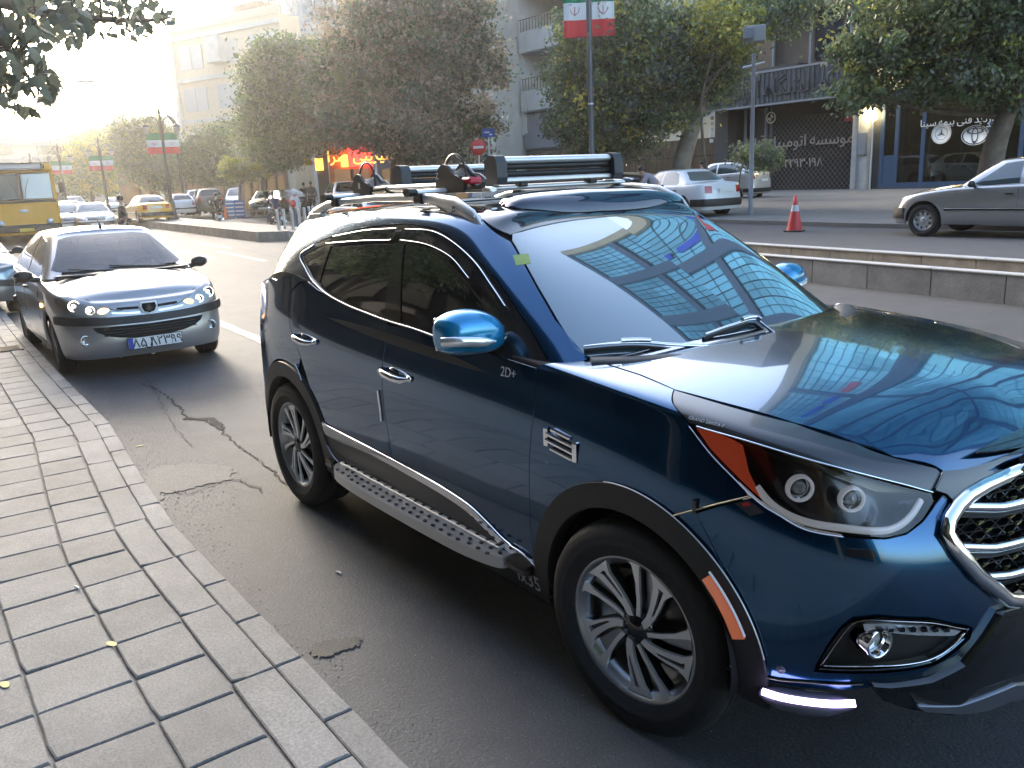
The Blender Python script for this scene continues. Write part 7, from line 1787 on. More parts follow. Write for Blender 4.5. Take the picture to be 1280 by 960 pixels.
    # lamps
    bowl = HS.panel('lamp_bowl', [HS.front(*p) for p in SPEC['hl']], mat('hatch_bowl', (.62, .63, .65), .35, .25), hb, off=.003, gap=0, depth=.01, cell=.03)
    for sy in (1, -1):
        for (y, z, r) in ((-.64, .735, .055), (-.52, .685, .042)):
            c = HS.line3([fr(y, z)], .012)[0]; M = frame((c[0], c[1] * sy, c[2]), (0, 1, 0), (0, 0, 1))
            MB().lathe([(r, .012), (r * .93, .004), (r * .6, -.004), (.001, -.006)], M, 24).build('lamp_reflector', CHROME, hb); MB().ball((0, 0, 0), r * .3, 10, M=M).build('lamp_bulb', mat('lit_bulb', (1, .9, .7), .2, emit=(1, .82, .55), es=1.6), hb)
        c = HS.line3([fr(-.40, .662)], .012)[0]; MB().ball((c[0] - .02, c[1] * sy, c[2]), .04, 12, sc=(.5, 1.5, .8)).build('indicator_lit', mat('amber_glow', (1, .4, .1), .3, emit=(1, .32, .06), es=4.5 if sy > 0 else 1.5) if sy > 0 else mat('amber_dim', (1, .45, .15), .3, emit=(1, .4, .1), es=1.2), hb)
        c = HS.line3([HS.side(.93, .70)], .004)[0]; MB().ball((c[0], c[1] * sy, c[2]), .028, 10, sc=(1.4, .35, .8)).build('side_repeater', mat('amber_glow', (1, .4, .1), .3, emit=(1, .32, .06), es=4.5), hb)
        c = HS.line3([fr(-.605, .405)], .006)[0]; M = frame((c[0], c[1] * sy, c[2]), (-.25 * sy, 1, 0), (0, 0, 1))
        MB().lathe([(.05, .0), (.047, .012), (.040, .010), (.03, -.012), (.001, -.016)], M, 24).build('fog_lamp', CHROME, hb)
    # bonnet vents, wipers, aerial, shut lines
    for i, (x, y) in enumerate(((1.0, -.50), (1.04, -.34))):
        q = [HS.top(x + dx, y + dy) for dx, dy in ((-.07, -.055), (-.02, -.07), (.09, .0), (.085, .05), (.03, .055), (-.06, .0))]
        HS.panel('bonnet_vent', q, UNDER, hb, off=.003, depth=.002, gap=0, mirror=False, cell=.02)
    for y0 in (.45, -.25):
        pts = [HG.cast((4, y, 1.035), (-1, 0, 0)) for y in ()]
    wz = SPEC['cowl'][1]
    MB().tube([(.965, .62, wz + .0), (.95, .3, wz + .02), (.925, .0, wz + .045), (.90, -.12, wz + .06)], .009, 6).build('wiper', DARKPL, hb)
    MB().tube([(1.0, .05, wz - .01), (.975, -.25, wz + .02), (.92, -.52, wz + .055)], .009, 6).build('wiper', DARKPL, hb)
    MB().tube([(1.0, -.66, wz - .01), (1.02, -.3, wz - .018), (1.03, 0, wz - .02), (1.02, .3, wz - .018), (1.0, .66, wz - .01)], .03, 8, flat=(1.3, .5)).build('cowl_strip', DARKPL, hb)
    MB().tube([(.10, 0, 1.42), (.06, 0, 1.47), (.0, 0, 1.50)], .012, 8, rs=[.02, .012, .006]).build('aerial', DARKPL, hb)
    P = HS.line3([fr(-.79 * .0 - y, z) for y, z in ((.78, .84), (.66, .84), (.52, .785), (.38, .70), (.28, .66), (.2, .672))], .001)
    for sy in (1, -1): MB().tube([(p[0], p[1] * sy, p[2]) for p in P], .0035, 5).build('bonnet_seam', UNDER, hb)
    for sy in (1, -1):
        q = HS.line3([HS.side(x, float(np.interp(x, [.9, 1.3, 1.6], [.85, .80, .74]))) for x in (1.55, 1.35, 1.15, .95)], .002) if False else []
    fab = mat('seat_fabric', (.03, .032, .036), .9); bone = mat('dash_grey', (.05, .05, .052), .7)
    for y in (.36, -.36):
        MB().box(None, (.16, .48, .62), ch=.06, M=Matrix.Translation((-.12, y, .80)) @ Matrix.Rotation(-.28, 4, 'Y')).build('seat_back', fab, hb); MB().box((-.24, y, 1.19), (.10, .26, .18), ch=.04).build('headrest', fab, hb); MB().box((.12, y, .50), (.5, .5, .16), ch=.05).build('seat', fab, hb)
    MB().box((-1.05, 0, .82), (.16, 1.2, .55), ch=.06).build('rear_bench', fab, hb)
    MB().tube([(.86, -.66, .90), (.80, -.3, .955), (.80, .3, .955), (.86, .66, .90)], .12, 10, flat=(1.3, .6)).build('dashboard', bone, hb)
    M = Matrix.Translation((.44, .36, .92)) @ Matrix.Rotation(-1.15, 4, 'Y'); MB().tube([M @ Vector((.18 * math.cos(a), .18 * math.sin(a), 0)) for a in np.linspace(0, 2 * PI, 25)[:24]], .014, 8, closed=True).tube([M @ Vector((-.17, 0, 0)), M @ Vector((.17, 0, 0))], .02, 6).build('steering_wheel', DARKPL, hb)
    MB().box((.30, 0, 1.27), (.03, .24, .07), ch=.01).build('inner_mirror', DARKPL, hb)
    MB().add([(-1.2, -.7, .45), (.95, -.7, .45), (.95, .7, .45), (-1.2, .7, .45)], [(0, 1, 2, 3)]).build('cabin_floor', UNDER, hb)
    # interior hints seen through the screen
hdet()
# ---------------------------------------------------------------- people
SKIN = mat('skin', (.42, .26, .18), .55); HAIR = mat('black_hair', (.012, .010, .009), .5)
def skinned(name, nodes, edges, m, parent, sub=2):
    """continuous surface grown over a joint skeleton; nodes = [(x, y, z, rx, ry)]"""
    me = bpy.data.meshes.new(name); me.from_pydata([n[:3] for n in nodes], edges, []); o = link(name, me, m, parent)
    md = o.modifiers.new('skin', 'SKIN'); md.use_smooth_shade = True
    bmh = bmesh.new(); bmh.from_mesh(me); lay_ = bmh.verts.layers.skin.verify(); bmh.verts.ensure_lookup_table()
    for i, n in enumerate(nodes): bmh.verts[i][lay_].radius = (n[3], n[4] if len(n) > 4 else n[3]); bmh.verts[i][lay_].use_root = (i == 0)
    bmh.to_mesh(me); bmh.free(); s = o.modifiers.new('sub', 'SUBSURF'); s.levels = sub; s.render_levels = sub
    return o
def person(label, loc, rz, pose, shirt, trousers, hair=HAIR, H=1.74, hat=None, group=None):
    """pose: joint positions in a 1.74 m body facing +X; keys: pelvis, chest, neck, head, hands l/r, elbows, knees, feet"""
    t = thing('person', label, 'person', loc, rz, group, scale=H / 1.74); p = {k: Vector(v) for k, v in pose.items() if k != 'long'}
    pel, ch, nk, hd = p['pelvis'], p['chest'], p['neck'], p['head']; side = Vector((0, 1, 0))
    N = [(*pel, .13, .15), (*((pel + ch) / 2), .12, .15), (*ch, .13, .18), (*nk, .055, .055), (*((nk + hd) / 2), .052, .055), (*hd, .075, .085), (*(hd + Vector((.01, 0, .09))), .055, .06)]
    E = [(0, 1), (1, 2), (2, 3), (3, 4), (4, 5), (5, 6)]
    for s, k in ((1, 'l'), (-1, 'r')):
        sh = ch + side * s * .19 + (nk - ch).normalized() * .08; el, ha = p['el' + k], p['ha' + k]; b = len(N)
        w = ha; fdir = (ha - el).normalized()
        N += [(*sh, .055, .055), (*((sh + el) / 2), .047, .047), (*el, .040, .040), (*((el + ha) / 2), .036, .036), (*ha, .024, .028), (*(ha + fdir * .06), .035, .018)]
        E += [(2, b), (b, b + 1), (b + 1, b + 2), (b + 2, b + 3), (b + 3, b + 4), (b + 4, b + 5)]
        for q in range(4): N.append((*(ha + fdir * (.12 + .01 * (q in (1, 2))) + side * (q - 1.5) * .018), .009, .009)); E.append((b + 5, len(N) - 1))
        N.append((*(ha + fdir * .07 + side * s * -.045), .010, .010)); E.append((b + 5, len(N) - 1))
        hp = pel + side * s * .09 - Vector((0, 0, .05)); kn, ft = p['kn' + k], p['ft' + k]; b = len(N)
        N += [(*hp, .095, .09), (*((hp + kn) / 2), .078, .078), (*kn, .056, .056), (*((kn + ft) / 2), .052, .052), (*ft, .036, .036), (*(ft + Vector((.14, 0, -.045))), .035, .042)]
        E += [(0, b), (b, b + 1), (b + 1, b + 2), (b + 2, b + 3), (b + 3, b + 4), (b + 4, b + 5)]
    skinned('body', N, E, SKIN, t)
    # clothes follow the same skeleton a little outside
    S = [(*(pel + Vector((0, 0, -.02))), .145, .165), (*((pel + ch) / 2), .135, .165), (*ch, .145, .195), (*(nk - (nk - ch) * .25), .09, .10)]; SE = [(0, 1), (1, 2), (2, 3)]
    T_ = [(*pel, .14, .16)]; TE = []
    for s, k in ((1, 'l'), (-1, 'r')):
        sh = ch + side * s * .19 + (nk - ch).normalized() * .08; el, ha = p['el' + k], p['ha' + k]; b = len(S)
        cuff = el + (ha - el) * (.85 if pose.get('long') else .05); S += [(*sh, .068, .068), (*((sh + el) / 2), .060, .060), (*el, .054, .054)]; SE += [(2, b), (b, b + 1), (b + 1, b + 2)]
        if pose.get('long'): S.append((*cuff, .045, .045)); SE.append((b + 2, b + 3))
        hp = pel + side * s * .09 - Vector((0, 0, .05)); kn, ft = p['kn' + k], p['ft' + k]; b = len(T_)
        T_ += [(*hp, .108, .105), (*((hp + kn) / 2), .092, .092), (*kn, .072, .072), (*((kn + ft) / 2), .068, .068), (*(ft + Vector((0, 0, .03))), .058, .058)]; TE += [(0, b), (b, b + 1), (b + 1, b + 2), (b + 2, b + 3), (b + 3, b + 4)]
    skinned('shirt', S, SE, shirt, t); skinned('trousers', T_, TE, trousers, t)
    for k in 'lr': ft = p['ft' + k]; MB().ball((ft.x + .07, ft.y, ft.z - .04), .075, 10, sc=(1.75, .65, .55)).build('shoe', GLOSSB, t)
    hv = (hd - nk).normalized(); M = Matrix.Translation(hd + Vector((-.012, 0, .055)))
    if hat is None: MB().ball((0, 0, 0), .098, 14, M=M, sc=(1.0, .86, .95)).build('hair', hair, t)
    else: MB().ball((-.015, 0, -.01), .118, 14, M=M, sc=(1.0, .95, 1.12)).build('headscarf', hat, t)
    f = MB().ball((hd.x + .082, 0, hd.z + .015), .018, 8, sc=(1, .8, 1.5)); f.build('nose', SKIN, t)
    for s in (1, -1): MB().ball((hd.x + .07, s * .032 , hd.z + .045), .011, 8).build('eye', mat('eye_dark', (.02, .015, .01), .2), t)
    MB().ball((hd.x + .078, 0, hd.z - .025), .02, 8, sc=(.5, 1, .3)).build('mouth', mat('lips', (.28, .10, .08), .5), t)
    return t
STAND = dict(pelvis=(0, 0, .95), chest=(0, 0, 1.30), neck=(.0, 0, 1.48), head=(.02, 0, 1.60), ell=(-.03, .26, 1.12), elr=(-.03, -.26, 1.12), hal=(.06, .27, .88), har=(.06, -.27, .88), knl=(.03, .10, .50), knr=(.03, -.10, .50), ftl=(0, .10, .09), ftr=(0, -.10, .09))
WALK = dict(STAND, knl=(.18, .10, .53), ftl=(.26, .10, .10), knr=(-.06, -.10, .50), ftr=(-.30, -.10, .14), ell=(-.12, .25, 1.13), hal=(-.02, .27, .92), elr=(.05, -.25, 1.13), har=(.20, -.25, .97))
RIDE = dict(pelvis=(-.12, 0, .82), chest=(.0, 0, 1.16), neck=(.06, 0, 1.34), head=(.09, 0, 1.47), ell=(.18, .30, 1.06), elr=(.18, -.30, 1.06), hal=(.42, .30, 1.0), har=(.42, -.30, 1.0), knl=(.28, .20, .66), knr=(.28, -.20, .66), ftl=(.16, .18, .30), ftr=(.16, -.18, .30), long=1)
LEAN = dict(STAND, pelvis=(-.10, 0, .92), chest=(.16, 0, 1.20), neck=(.32, 0, 1.32), head=(.40, 0, 1.41), ell=(.36, .24, 1.02), elr=(.36, -.24, 1.02), hal=(.52, .10, 1.02), har=(.52, -.10, 1.02), long=1)
BLK = mat('cloth_black', (.012, .013, .016), .85); NVY = mat('cloth_navy', (.02, .03, .07), .85); GRY = mat('cloth_grey', (.16, .17, .19), .85); JEAN = mat('cloth_jeans', (.05, .07, .11), .9); WHT = mat('cloth_white', (.55, .56, .57), .85); LAV = mat('cloth_lavender', (.30, .28, .33), .85); REDC = mat('cloth_red', (.5, .02, .03), .8)
P = gs(153, 345); 
def on(px, py, d): P = gd(px, py, d); return (P[0], P[1], max(ground_z(P[0]), FZ if px > 420 or (d > 45 and px > 170) else 0))
person('walking man in a black T-shirt crossing the road behind the silver hatchback', on(155, 280, 27.5), STREET - PI / 2 + PI - .1, WALK, BLK, JEAN)
p_ = person('person in white coat and pale headscarf with red bag among the steel bollards', on(371, 280, 34), STREET + .6, dict(STAND, long=1), WHT, GRY, hat=WHT, H=1.66)
MB().ball((.12, -.12, 1.12), .13, 12, sc=(.6, 1, 1.1)).build('red_bag', REDC, None); tag(COL.objects[-1], 'round red bag carried by the person in the white coat', 'bag').location = Vector(on(371, 280, 33.8)) + Vector((0, 0, .02))
person('person in grey clothes standing on the pavement left of the white crossover', on(391, 260, 47), STREET + PI, dict(STAND, long=1), GRY, JEAN)
person('dark clothed pedestrian in the shade under the yellow shop sign', on(382, 258, 52), STREET, dict(STAND, long=1), BLK, BLK)
person('man in lavender shirt with shoulder bag bending at the door of the white saloon', on(818, 232, 25.5), PI + .9, dict(LEAN), LAV, JEAN)
person('man in black with crossed arms leaning on the silver car behind the tree trunk', on(877, 230, 38), -PI / 2 - .5, dict(STAND, ell=(.10, .25, 1.12), elr=(.10, -.25, 1.12), hal=(.24, .02, 1.15), har=(.24, -.02, 1.12)), BLK, BLK)
# ---------------------------------------------------------------- motorcycles
def motorbike(label, loc, rz):
    t = thing('motorcycle', label, 'motorcycle', loc, rz); Y = Matrix.Rotation(PI / 2, 4, 'X')
    for x in (.62, -.62):
        w = MB().lathe([(.20, -.05), (.27, -.055), (.305, -.03), (.31, 0), (.305, .03), (.27, .055), (.20, .05)], Matrix.Translation((x, 0, .31)) @ Y, 28).build('wheel', RUBBER, t)
        sp = MB()
        for k in range(10): a = k * PI / 5; sp.tube([(x + .03 * math.cos(a), 0, .31 + .03 * math.sin(a)), (x + .22 * math.cos(a), 0, .31 + .22 * math.sin(a))], .006, 4)
        sp.lathe([(.02, -.06), (.05, -.04), (.05, .04), (.02, .06)], Matrix.Translation((x, 0, .31)) @ Y, 12); sp.build('spokes', SATIN, w)
    MB().tube([(-.35, 0, .50), (.0, 0, .40), (.30, 0, .55), (.42, 0, .85), (.1, 0, .72), (-.3, 0, .70)], .03, 8).build('frame', BLK, t)
    for s in (1, -1):
        MB().tube([(.62, .09 * s, .31), (.48, .09 * s, .72), (.40, .09 * s, .95)], .022, 8).build('fork', SATIN, t); MB().tube([(-.62, .10 * s, .31), (-.15, .10 * s, .42)], .02, 8).build('swing_arm', SATIN, t)
        MB().tube([(-.62, .13 * s, .33), (-.48, .13 * s, .62)], .022, 8).build('shock', SATIN, t)
        MB().tube([(.38, .05 * s, .98), (.36, .30 * s, 1.02), (.28, .38 * s, 1.0)], .014, 8).build('handlebar', BLK, t)
        MB().tube([(.33, .30 * s, 1.03), (.36, .36 * s, 1.16)], .008, 6).ball((.36, .38 * s, 1.19), .055, 10, sc=(.3, 1.2, .8)).build('mirror', BLK, t)
    MB().ball((.12, 0, .76), .2, 14, sc=(1.25, .62, .62)).build('fuel_tank', mat('bike_red', (.12, .01, .012), .3, coat=.6), t)
    MB().ball((-.30, 0, .78), .3, 14, sc=(1.25, .42, .26)).build('saddle', BLK, t); MB().ball((.05, 0, .42), .17, 12, sc=(1.1, .8, .9)).build('engine', mat('engine_grey', (.12, .12, .12), .4, .7), t)
    MB().tube([(.1, -.13, .36), (-.3, -.16, .28), (-.75, -.17, .38)], .04, 10, rs=[.02, .03, .045]).build('exhaust', CHROME, t)
    MB().ball((.50, 0, .88), .085, 12).build('headlight', CHROME, t); MB().box((-.72, 0, .66), (.05, .14, .07), ch=.01).build('tail_light', mat('red_lamp', (.25, .005, .005), .08, coat=1), t)
    MB().tube([(-.9, 0, .35), (-.86, 0, .50), (-.72, 0, .62), (-.5, 0, .66)], .05, 8, flat=(1.5, .3)).build('mudguard', BLK, t); MB().box((-.90, 0, .50), (.01, .2, .14)).build('number_plate', LITW, t)
    return t
for (px, d, lb1, lb2) in ((274, 44, 'far motorcycle seen from behind near the ornate lamp post', 'far motorcycle rider in black jacket near the ornate lamp post'), (345, 37.5, 'motorcycle seen from behind just left of the steel bollards', 'motorcycle rider in navy shirt just left of the steel bollards')):
    L_ = on(px, 280, d); motorbike(lb1, L_, STREET + (.12 if px > 300 else -.1)); person(lb2, L_, STREET + (.12 if px > 300 else -.1), RIDE, BLK if px < 300 else NVY, JEAN if px > 300 else BLK)
# ---------------------------------------------------------------- other traffic and parked cars
WHITE = paint('white_paint', (.72, .73, .74), metal=0, rough=.35); GREYM = paint('warm_grey_paint', (.40, .41, .42), metal=.7, rough=.25); BLACKP = paint('black_paint', (.012, .012, .013), metal=.1); GOLD = paint('gold_paint', (.34, .30, .20), metal=.6); TAXI = paint('taxi_orange', (.80, .40, .01), metal=0); LSILV = paint('light_silver_paint', (.55, .56, .57), metal=.5)
GL2 = mat('sky_glass', (.03, .05, .06), .03, coat=1, spec=.8)
def car(spec, label, m, px, d, head, detail=1, dx=0, cat='car', name='parked_car', **k):
    s = dict(spec); s.update(k); L_ = on(px, 280, d); return bulk_car(s, name, label, m, L_, head, cat=cat, detail=detail)[0]
AWAY, HERE = STREET, STREET + PI
bulk_car(dict(SEDAN, glass=GL2, hz=.79), 'parked_saloon', 'metallic grey saloon with black side moulding at the right edge, by the blue shop', GREYM, (-3.92, 14.27, .345), PI, cat='car', detail=2)
bulk_car(dict(SEDAN, glass=mat('dusty_rear_glass', (.14, .15, .15), .1, coat=.6)), 'parked_saloon', 'white saloon seen from behind with red tail lamps in front of the stout tree', WHITE, (-15.1, 17.25, .44), PI - .12, cat='car', detail=2)
bulk_car(dict(HATCH, glass=GL2), 'display_car', 'white car standing inside the blue framed shop behind its left pane', WHITE, (-15.4, F + 1.15, .64), 0.05, cat='car')
car(SUVS, 'silver parked car behind the stout tree with a man leaning on it', LSILV, 900, 40, PI + .1, glass=GL2)
car(HATCH, 'small pale blue grey car half hidden behind the thin tree trunk', LSILV, 775, 44, PI, glass=GL2)
car(SUVS, 'white crossover parked right of the steel bollards seen over the blue roof', WHITE, 440, 40, AWAY - .15 + PI, glass=TINT, H=1.62)
bulk_car(dict(SEDAN, glass=GL2), 'parked_saloon', 'white saloon with black mirror just above the rear roof edge of the blue car', WHITE, (*on(468, 280, 33)[:2], .1), HERE + .25, cat='car')
car(SEDAN, 'dark gold saloon facing the viewer left of the steel bollards', GOLD, 338, 52, HERE - .35, glass=GL2)
car(SEDAN, 'black saloon right behind the dark gold one under the trees', BLACKP, 360, 50, AWAY + .1)
car(SUVS, 'white off-road car behind the blue price boards', WHITE, 303, 60, HERE - .2)
car(SUVS, 'black car beside the far motorcycle rider', BLACKP, 262, 60, AWAY)
car(SUVS, 'silver white crossover between the white hatchback and the black car', LSILV, 248, 63, AWAY, glass=GL2)
car(HATCH, 'white hatchback seen from behind right of the yellow taxi', WHITE, 228, 60, AWAY, pr=.6)
tx = car(SEDAN, 'yellow orange taxi saloon seen from behind beside the lamp post', TAXI, 187, 50, AWAY + .12, cat='taxi', name='taxi', taxi=1, glass=GL2)
car(SEDAN, 'white saloon facing the viewer between the yellow bus and the walking man', WHITE, 118, 46, HERE + .02, glass=GL2, name='driving_car')
car(SEDAN, 'pale saloon just right of the yellow bus', LSILV, 84, 47, HERE, glass=GL2, name='driving_car')
car(SEDAN, 'farther dark saloon behind the one beside the bus', BLACKP, 90, 68, HERE, name='driving_car')
car(SUVS, 'far white van like car in the distance above the two saloons', WHITE, 98, 88, HERE, name='driving_car')
car(HATCH, 'far pale car beside the flag posts', LSILV, 146, 82, HERE, name='driving_car')
bulk_car(dict(HATCH, glass=GL2), 'parked_hatchback', 'blue grey hatchback cut by the left edge, parked on the pavement behind the silver one', paint('blue_grey_paint', (.12, .14, .155), metal=.5), (-13.9, -1.72, KT * .5 + .01), math.radians(2), cat='car')[0].rotation_euler.x = -.075
# ---------------------------------------------------------------- bus
def bus():
    L_ = on(33, 280, 39); t = thing('city_bus', 'yellow city bus with split windscreen coming down the street at left', 'bus', L_, HERE + .0); YB = mat('bus_yellow', (.74, .36, .012), .4, coat=.3, var=.05); CB = mat('bus_cream', (.60, .56, .45), .5)
    L, W, H = 11.0, 2.5, 3.05; x = 0
    MB().box((-L / 2, 0, 1.0), (L, W, 1.35), ch=.06).build('lower_body', YB, t); MB().box((-L / 2, 0, 2.90), (L, W - .04, .34), ch=.1).build('roof', YB, t)
    MB().box((-L / 2 - .06, 0, 2.2), (L - .14, W - .1, 1.1), ch=.02).build('window_band', TINT, t)
    for s in (1, -1):
        for k in range(8): MB().box((-.9 - k * 1.35, s * (W / 2 - .03), 2.2), (.12, .05, 1.1)).build('window_post', YB, t)
        MB().box((-.06, s * (W / 2 - .09), 2.2), (.14, .12, 1.1), ch=.03).build('corner_post', YB, t)
        MB().add([(.02, s * .06, 1.72), (.02, s * (W / 2 - .16), 1.72), (-.06, s * (W / 2 - .16), 2.66), (-.06, s * .06, 2.66)], [(0, 1, 2, 3) if s > 0 else (3, 2, 1, 0)]).build('windscreen', mat('bus_screen', (.10, .16, .18), .04, coat=1, spec=.8), t)
        MB().tube([(.05, s * .12, 1.70), (.03, s * .18, 2.1), (.0, s * .35, 2.5)], .012, 6).build('wiper', DARKPL, t)
        MB().tube([(.1, s * (W / 2 - .02), 2.6), (.3, s * (W / 2 + .14), 2.5), (.28, s * (W / 2 + .18), 2.2)], .02, 6).box((.28, s * (W / 2 + .18), 2.1), (.06, .18, .42), ch=.02).build('side_mirror', DARKPL, t)
        MB().lathe([(.001, .0), (.12, .0), (.13, -.03)], frame((.025, s * .85, .80), (0, 1, 0), (0, 0, 1)), 18).build('headlight', mat('headlight_glass', (.55, .57, .6), .08, .5, coat=1), t)
        for wx in (-2.3, -8.2): MB().lathe([(.2, .12), (.26, .14), (.44, .14), (.49, .10), (.49, -.14)], Matrix.Translation((wx, s * (W / 2 - .16), .49)) @ Matrix.Rotation(-s * PI / 2, 4, 'X'), 28).build('wheel', RUBBER, t)
    MB().box((.03, 0, 2.18), (.05, .12, 1.0), ch=.01).build('centre_post', DARKPL, t); MB().box((.02, 0, 1.62), (.06, W - .1, .10), ch=.01).build('black_trim', DARKPL, t)
    MB().box((.02, 0, 2.95), (.08, 1.75, .22), ch=.06).build('route_box', mat('route_box', (.5, .52, .55), .3), t); MB().box((.0, 0, 2.95), (.08, 1.9, .30), ch=.08).build('route_box_frame', DARKPL, t)
    MB().box((.06, 0, .58), (.16, W, .30), ch=.04).build('bumper', DARKPL, t); MB().box((.15, .0, .52), (.02, .52, .14)).build('number_plate', mat('plate_yellow', (.7, .5, .06), .5), t)
    MB().lathe([(.001, .02), (.09, .015), (.1, 0)], frame((.02, 0, 1.25), (0, 1, 0), (0, 0, 1)) @ Matrix.Diagonal((1.6, .6, 1, 1)), 20).build('badge', SATIN, t)
bus()
# ---------------------------------------------------------------- lamp posts with flags
FG = mat('flag_green', (.0, .22, .09), .8); FW_ = mat('flag_white', (.70, .70, .70), .8); FR = mat('flag_red', (.62, .02, .03), .8); FM = mat('flag_mark', (.55, .12, .10), .8)
POLE = mat('post_dark', (.035, .04, .045), .45, .3); LGL = mat('lantern_glass', (.45, .45, .42), .3)
def flagpair(t, zb, w, h, off):
    for s in (1, -1):
        for i, m in enumerate((FR, FW_, FG)):
            vs = []; n = 8
            for k in range(n + 1):
                u = off + w * k / n; wv = .05 * math.sin(k * .9 + i * .4 + s) * (k / n)
                vs += [(s * u, wv - .02, zb + h * i / 3), (s * u, wv * 1.2 - .02, zb + h * (i + 1) / 3)]
            fs = [(2 * k, 2 * k + 2, 2 * k + 3, 2 * k + 1) for k in range(n)]; vs2 = [(a, b + .012, c) for a, b, c in vs]; k2 = len(vs)
            fs2 = fs + [tuple(k2 + q for q in f[::-1]) for f in fs]; meshobj('flag_stripe', vs + vs2, fs2, m, t)
        e = MB(); cx = s * (off + w * .5); cz = zb + h * .5
        for a0, r_ in ((0, .09),): e.tube([(cx + dx * h, -.05, cz + dz * h) for dx, dz in ((-.10, .06), (-.075, -.02), (0, -.08), (.075, -.02), (.10, .06))], .012, 4).tube([(cx, -.05, cz - .08 * h), (cx, -.05, cz + .09 * h)], .012, 4)
        e.build('flag_emblem', FM, t)
    MB().tube([(-off - w, 0, zb), (off + w, 0, zb)], .015, 6).tube([(-off - w, 0, zb + h), (off + w, 0, zb + h)], .015, 6).build('flag_rod', POLE, t)
def ornate(label, loc, face, H=5.5, flags=True):
    t = thing('lamp_post', label, 'lamp post', loc, face, 'ornate lamp posts with flags along the median')
    MB().lathe([(.30, 0), (.30, .12), (.20, .2), (.17, .9), (.12, 1.0), (.095, 1.1), (.085, 3), (.07, H - .9), (.06, H - .1), (.09, H), (.02, H + .25)], None, 16).build('post', POLE, t)
    for s in (1, -1):
        arc_ = [(0, 0, H - 1.7)] + [(s * (.10 + .33 * (1 - math.cos(a))), 0, H - .62 + .42 * math.sin(a)) for a in np.linspace(0, PI * .95, 9)]; arc_[0] = (s * .05, 0, H - 1.4)
        MB().tube(arc_, .035, 8).build('curved_arm', POLE, t); x = s * .75; z = H - .66
        l = MB().lathe([(.03, .12), (.10, .06), (.20, -.02), (.20, -.06)], Matrix.Translation((x, 0, z)), 10).build('lantern_cap', POLE, t); MB().lathe([(.19, -.06), (.11, -.40), (.05, -.42)], Matrix.Translation((x, 0, z)), 8).build('lantern_glass', LGL, t)
    if flags: flagpair(t, 3.42, .72, 1.05, .07)
    return t
FACE = lambda px: math.atan2(*reversed(ray(px, 240)[:2])) - PI / 2
ornate('nearest ornate twin lantern lamp post with two flags, on the median island', (*gs(218, 281)[:2], ground_z(-46) + .28), FACE(220))
for px, d, lb in ((137, 70, 'second ornate lamp post with flags in front of the yellow green tree'), (86, 79, 'third ornate lamp post with flags before the far autumn tree'), (50, 92, 'farthest lamp post with flags rising behind the bus roof')): ornate(lb, on(px, 270, d), FACE(px))
bp_ = thing('flag_pole', 'thick grey pole carrying two flags behind the roof rack at top centre', 'pole', on(741, 240, 29), FACE(741) + .05)
MB().lathe([(.20, 0), (.20, .06), (.10, .1), (.09, 3), (.082, 9.5)], None, 16).build('post', mat('pole_grey', (.10, .105, .12), .4, .3), bp_); flagpair(bp_, 5.68, .72, 1.55, .09); MB().lathe([(.1, 0), (.1, .05)], Matrix.Translation((0, 0, 3.6)), 12).build('pole_band', SATIN, bp_)
la = thing('street_light', 'tall street light with long arm reaching left behind the nearest ornate post', 'street light', on(232, 262, 62), FACE(220)); MB().tube([(0, 0, 0), (0, 0, 6), (-.8, 0, 7.2), (-3.4, 0, 8.5), (-4.4, 0, 8.6)], .06, 8, rs=[.12, .08, .06, .05, .05]).build('post', POLE, la); MB().box((-4.9, 0, 8.58), (1.1, .3, .14), ch=.04).build('lamp_head', GREYB, la)
# pole with camera box in front of the dark shop
P0_ = Vector(gz(938, 270, .44)); pp = thing('sign_pole', 'slim grey pole with small box on top in front of the dark shop', 'pole', (P0_.x, P0_.y, .44), FACE(940)); HP = 25.6 * (270 - 75) / FPX - .35
MB().lathe([(.10, 0), (.10, .05), (.065, .06), (.06, 2.5), (.05, 3.2), (.05, HP)], None, 12).build('post', GREYB, pp); MB().box((.05, 0, HP + .5), (.5, .4, .42), ch=.02).build('camera_box', mat('box_grey', (.30, .30, .29), .6), pp); MB().box((-.15, -.1, HP + .5), (.3, .45, .3), ch=.02).build('camera_visor', GREYB, pp); MB().tube([(-.3, 0, HP - .35), (.3, 0, HP - .25)], .03, 6).build('bracket', SATIN, pp)
# no entry sign, blue sign, yellow sign
sg = thing('no_entry_sign', 'round red no entry sign on a post behind the roof rack', 'road sign', on(601, 240, 34), FACE(601)); Mz = Matrix.Translation((0, -.04, 2.62)) @ Matrix.Rotation(PI / 2, 4, 'X')
MB().tube([(0, 0, 0), (0, 0, 2.9)], .03, 8).build('post', SATIN, sg); MB().lathe([(.001, .01), (.29, .01), (.30, 0), (.30, -.02)], Mz, 36).build('disc', mat('sign_red_bright', (.62, .03, .03), .4), sg); MB().box(None, (.40, .09, .01), M=Mz @ Matrix.Translation((0, 0, .014))).build('bar', LITW, sg)
bs_ = thing('direction_sign', 'small blue road sign above right of the no entry sign', 'road sign', on(614, 240, 36), FACE(614)); MB().tube([(0, 0, 0), (0, 0, 3.4)], .03, 8).build('post', SATIN, bs_); MB().box((0, -.05, 3.25), (.5, .02, .34)).build('board', mat('sign_blue', (.02, .08, .35), .4), bs_); MB().box((-.05, -.065, 3.27), (.2, .01, .06)).box((.1, -.065, 3.18), (.12, .01, .05)).build('lettering', LITW, bs_)
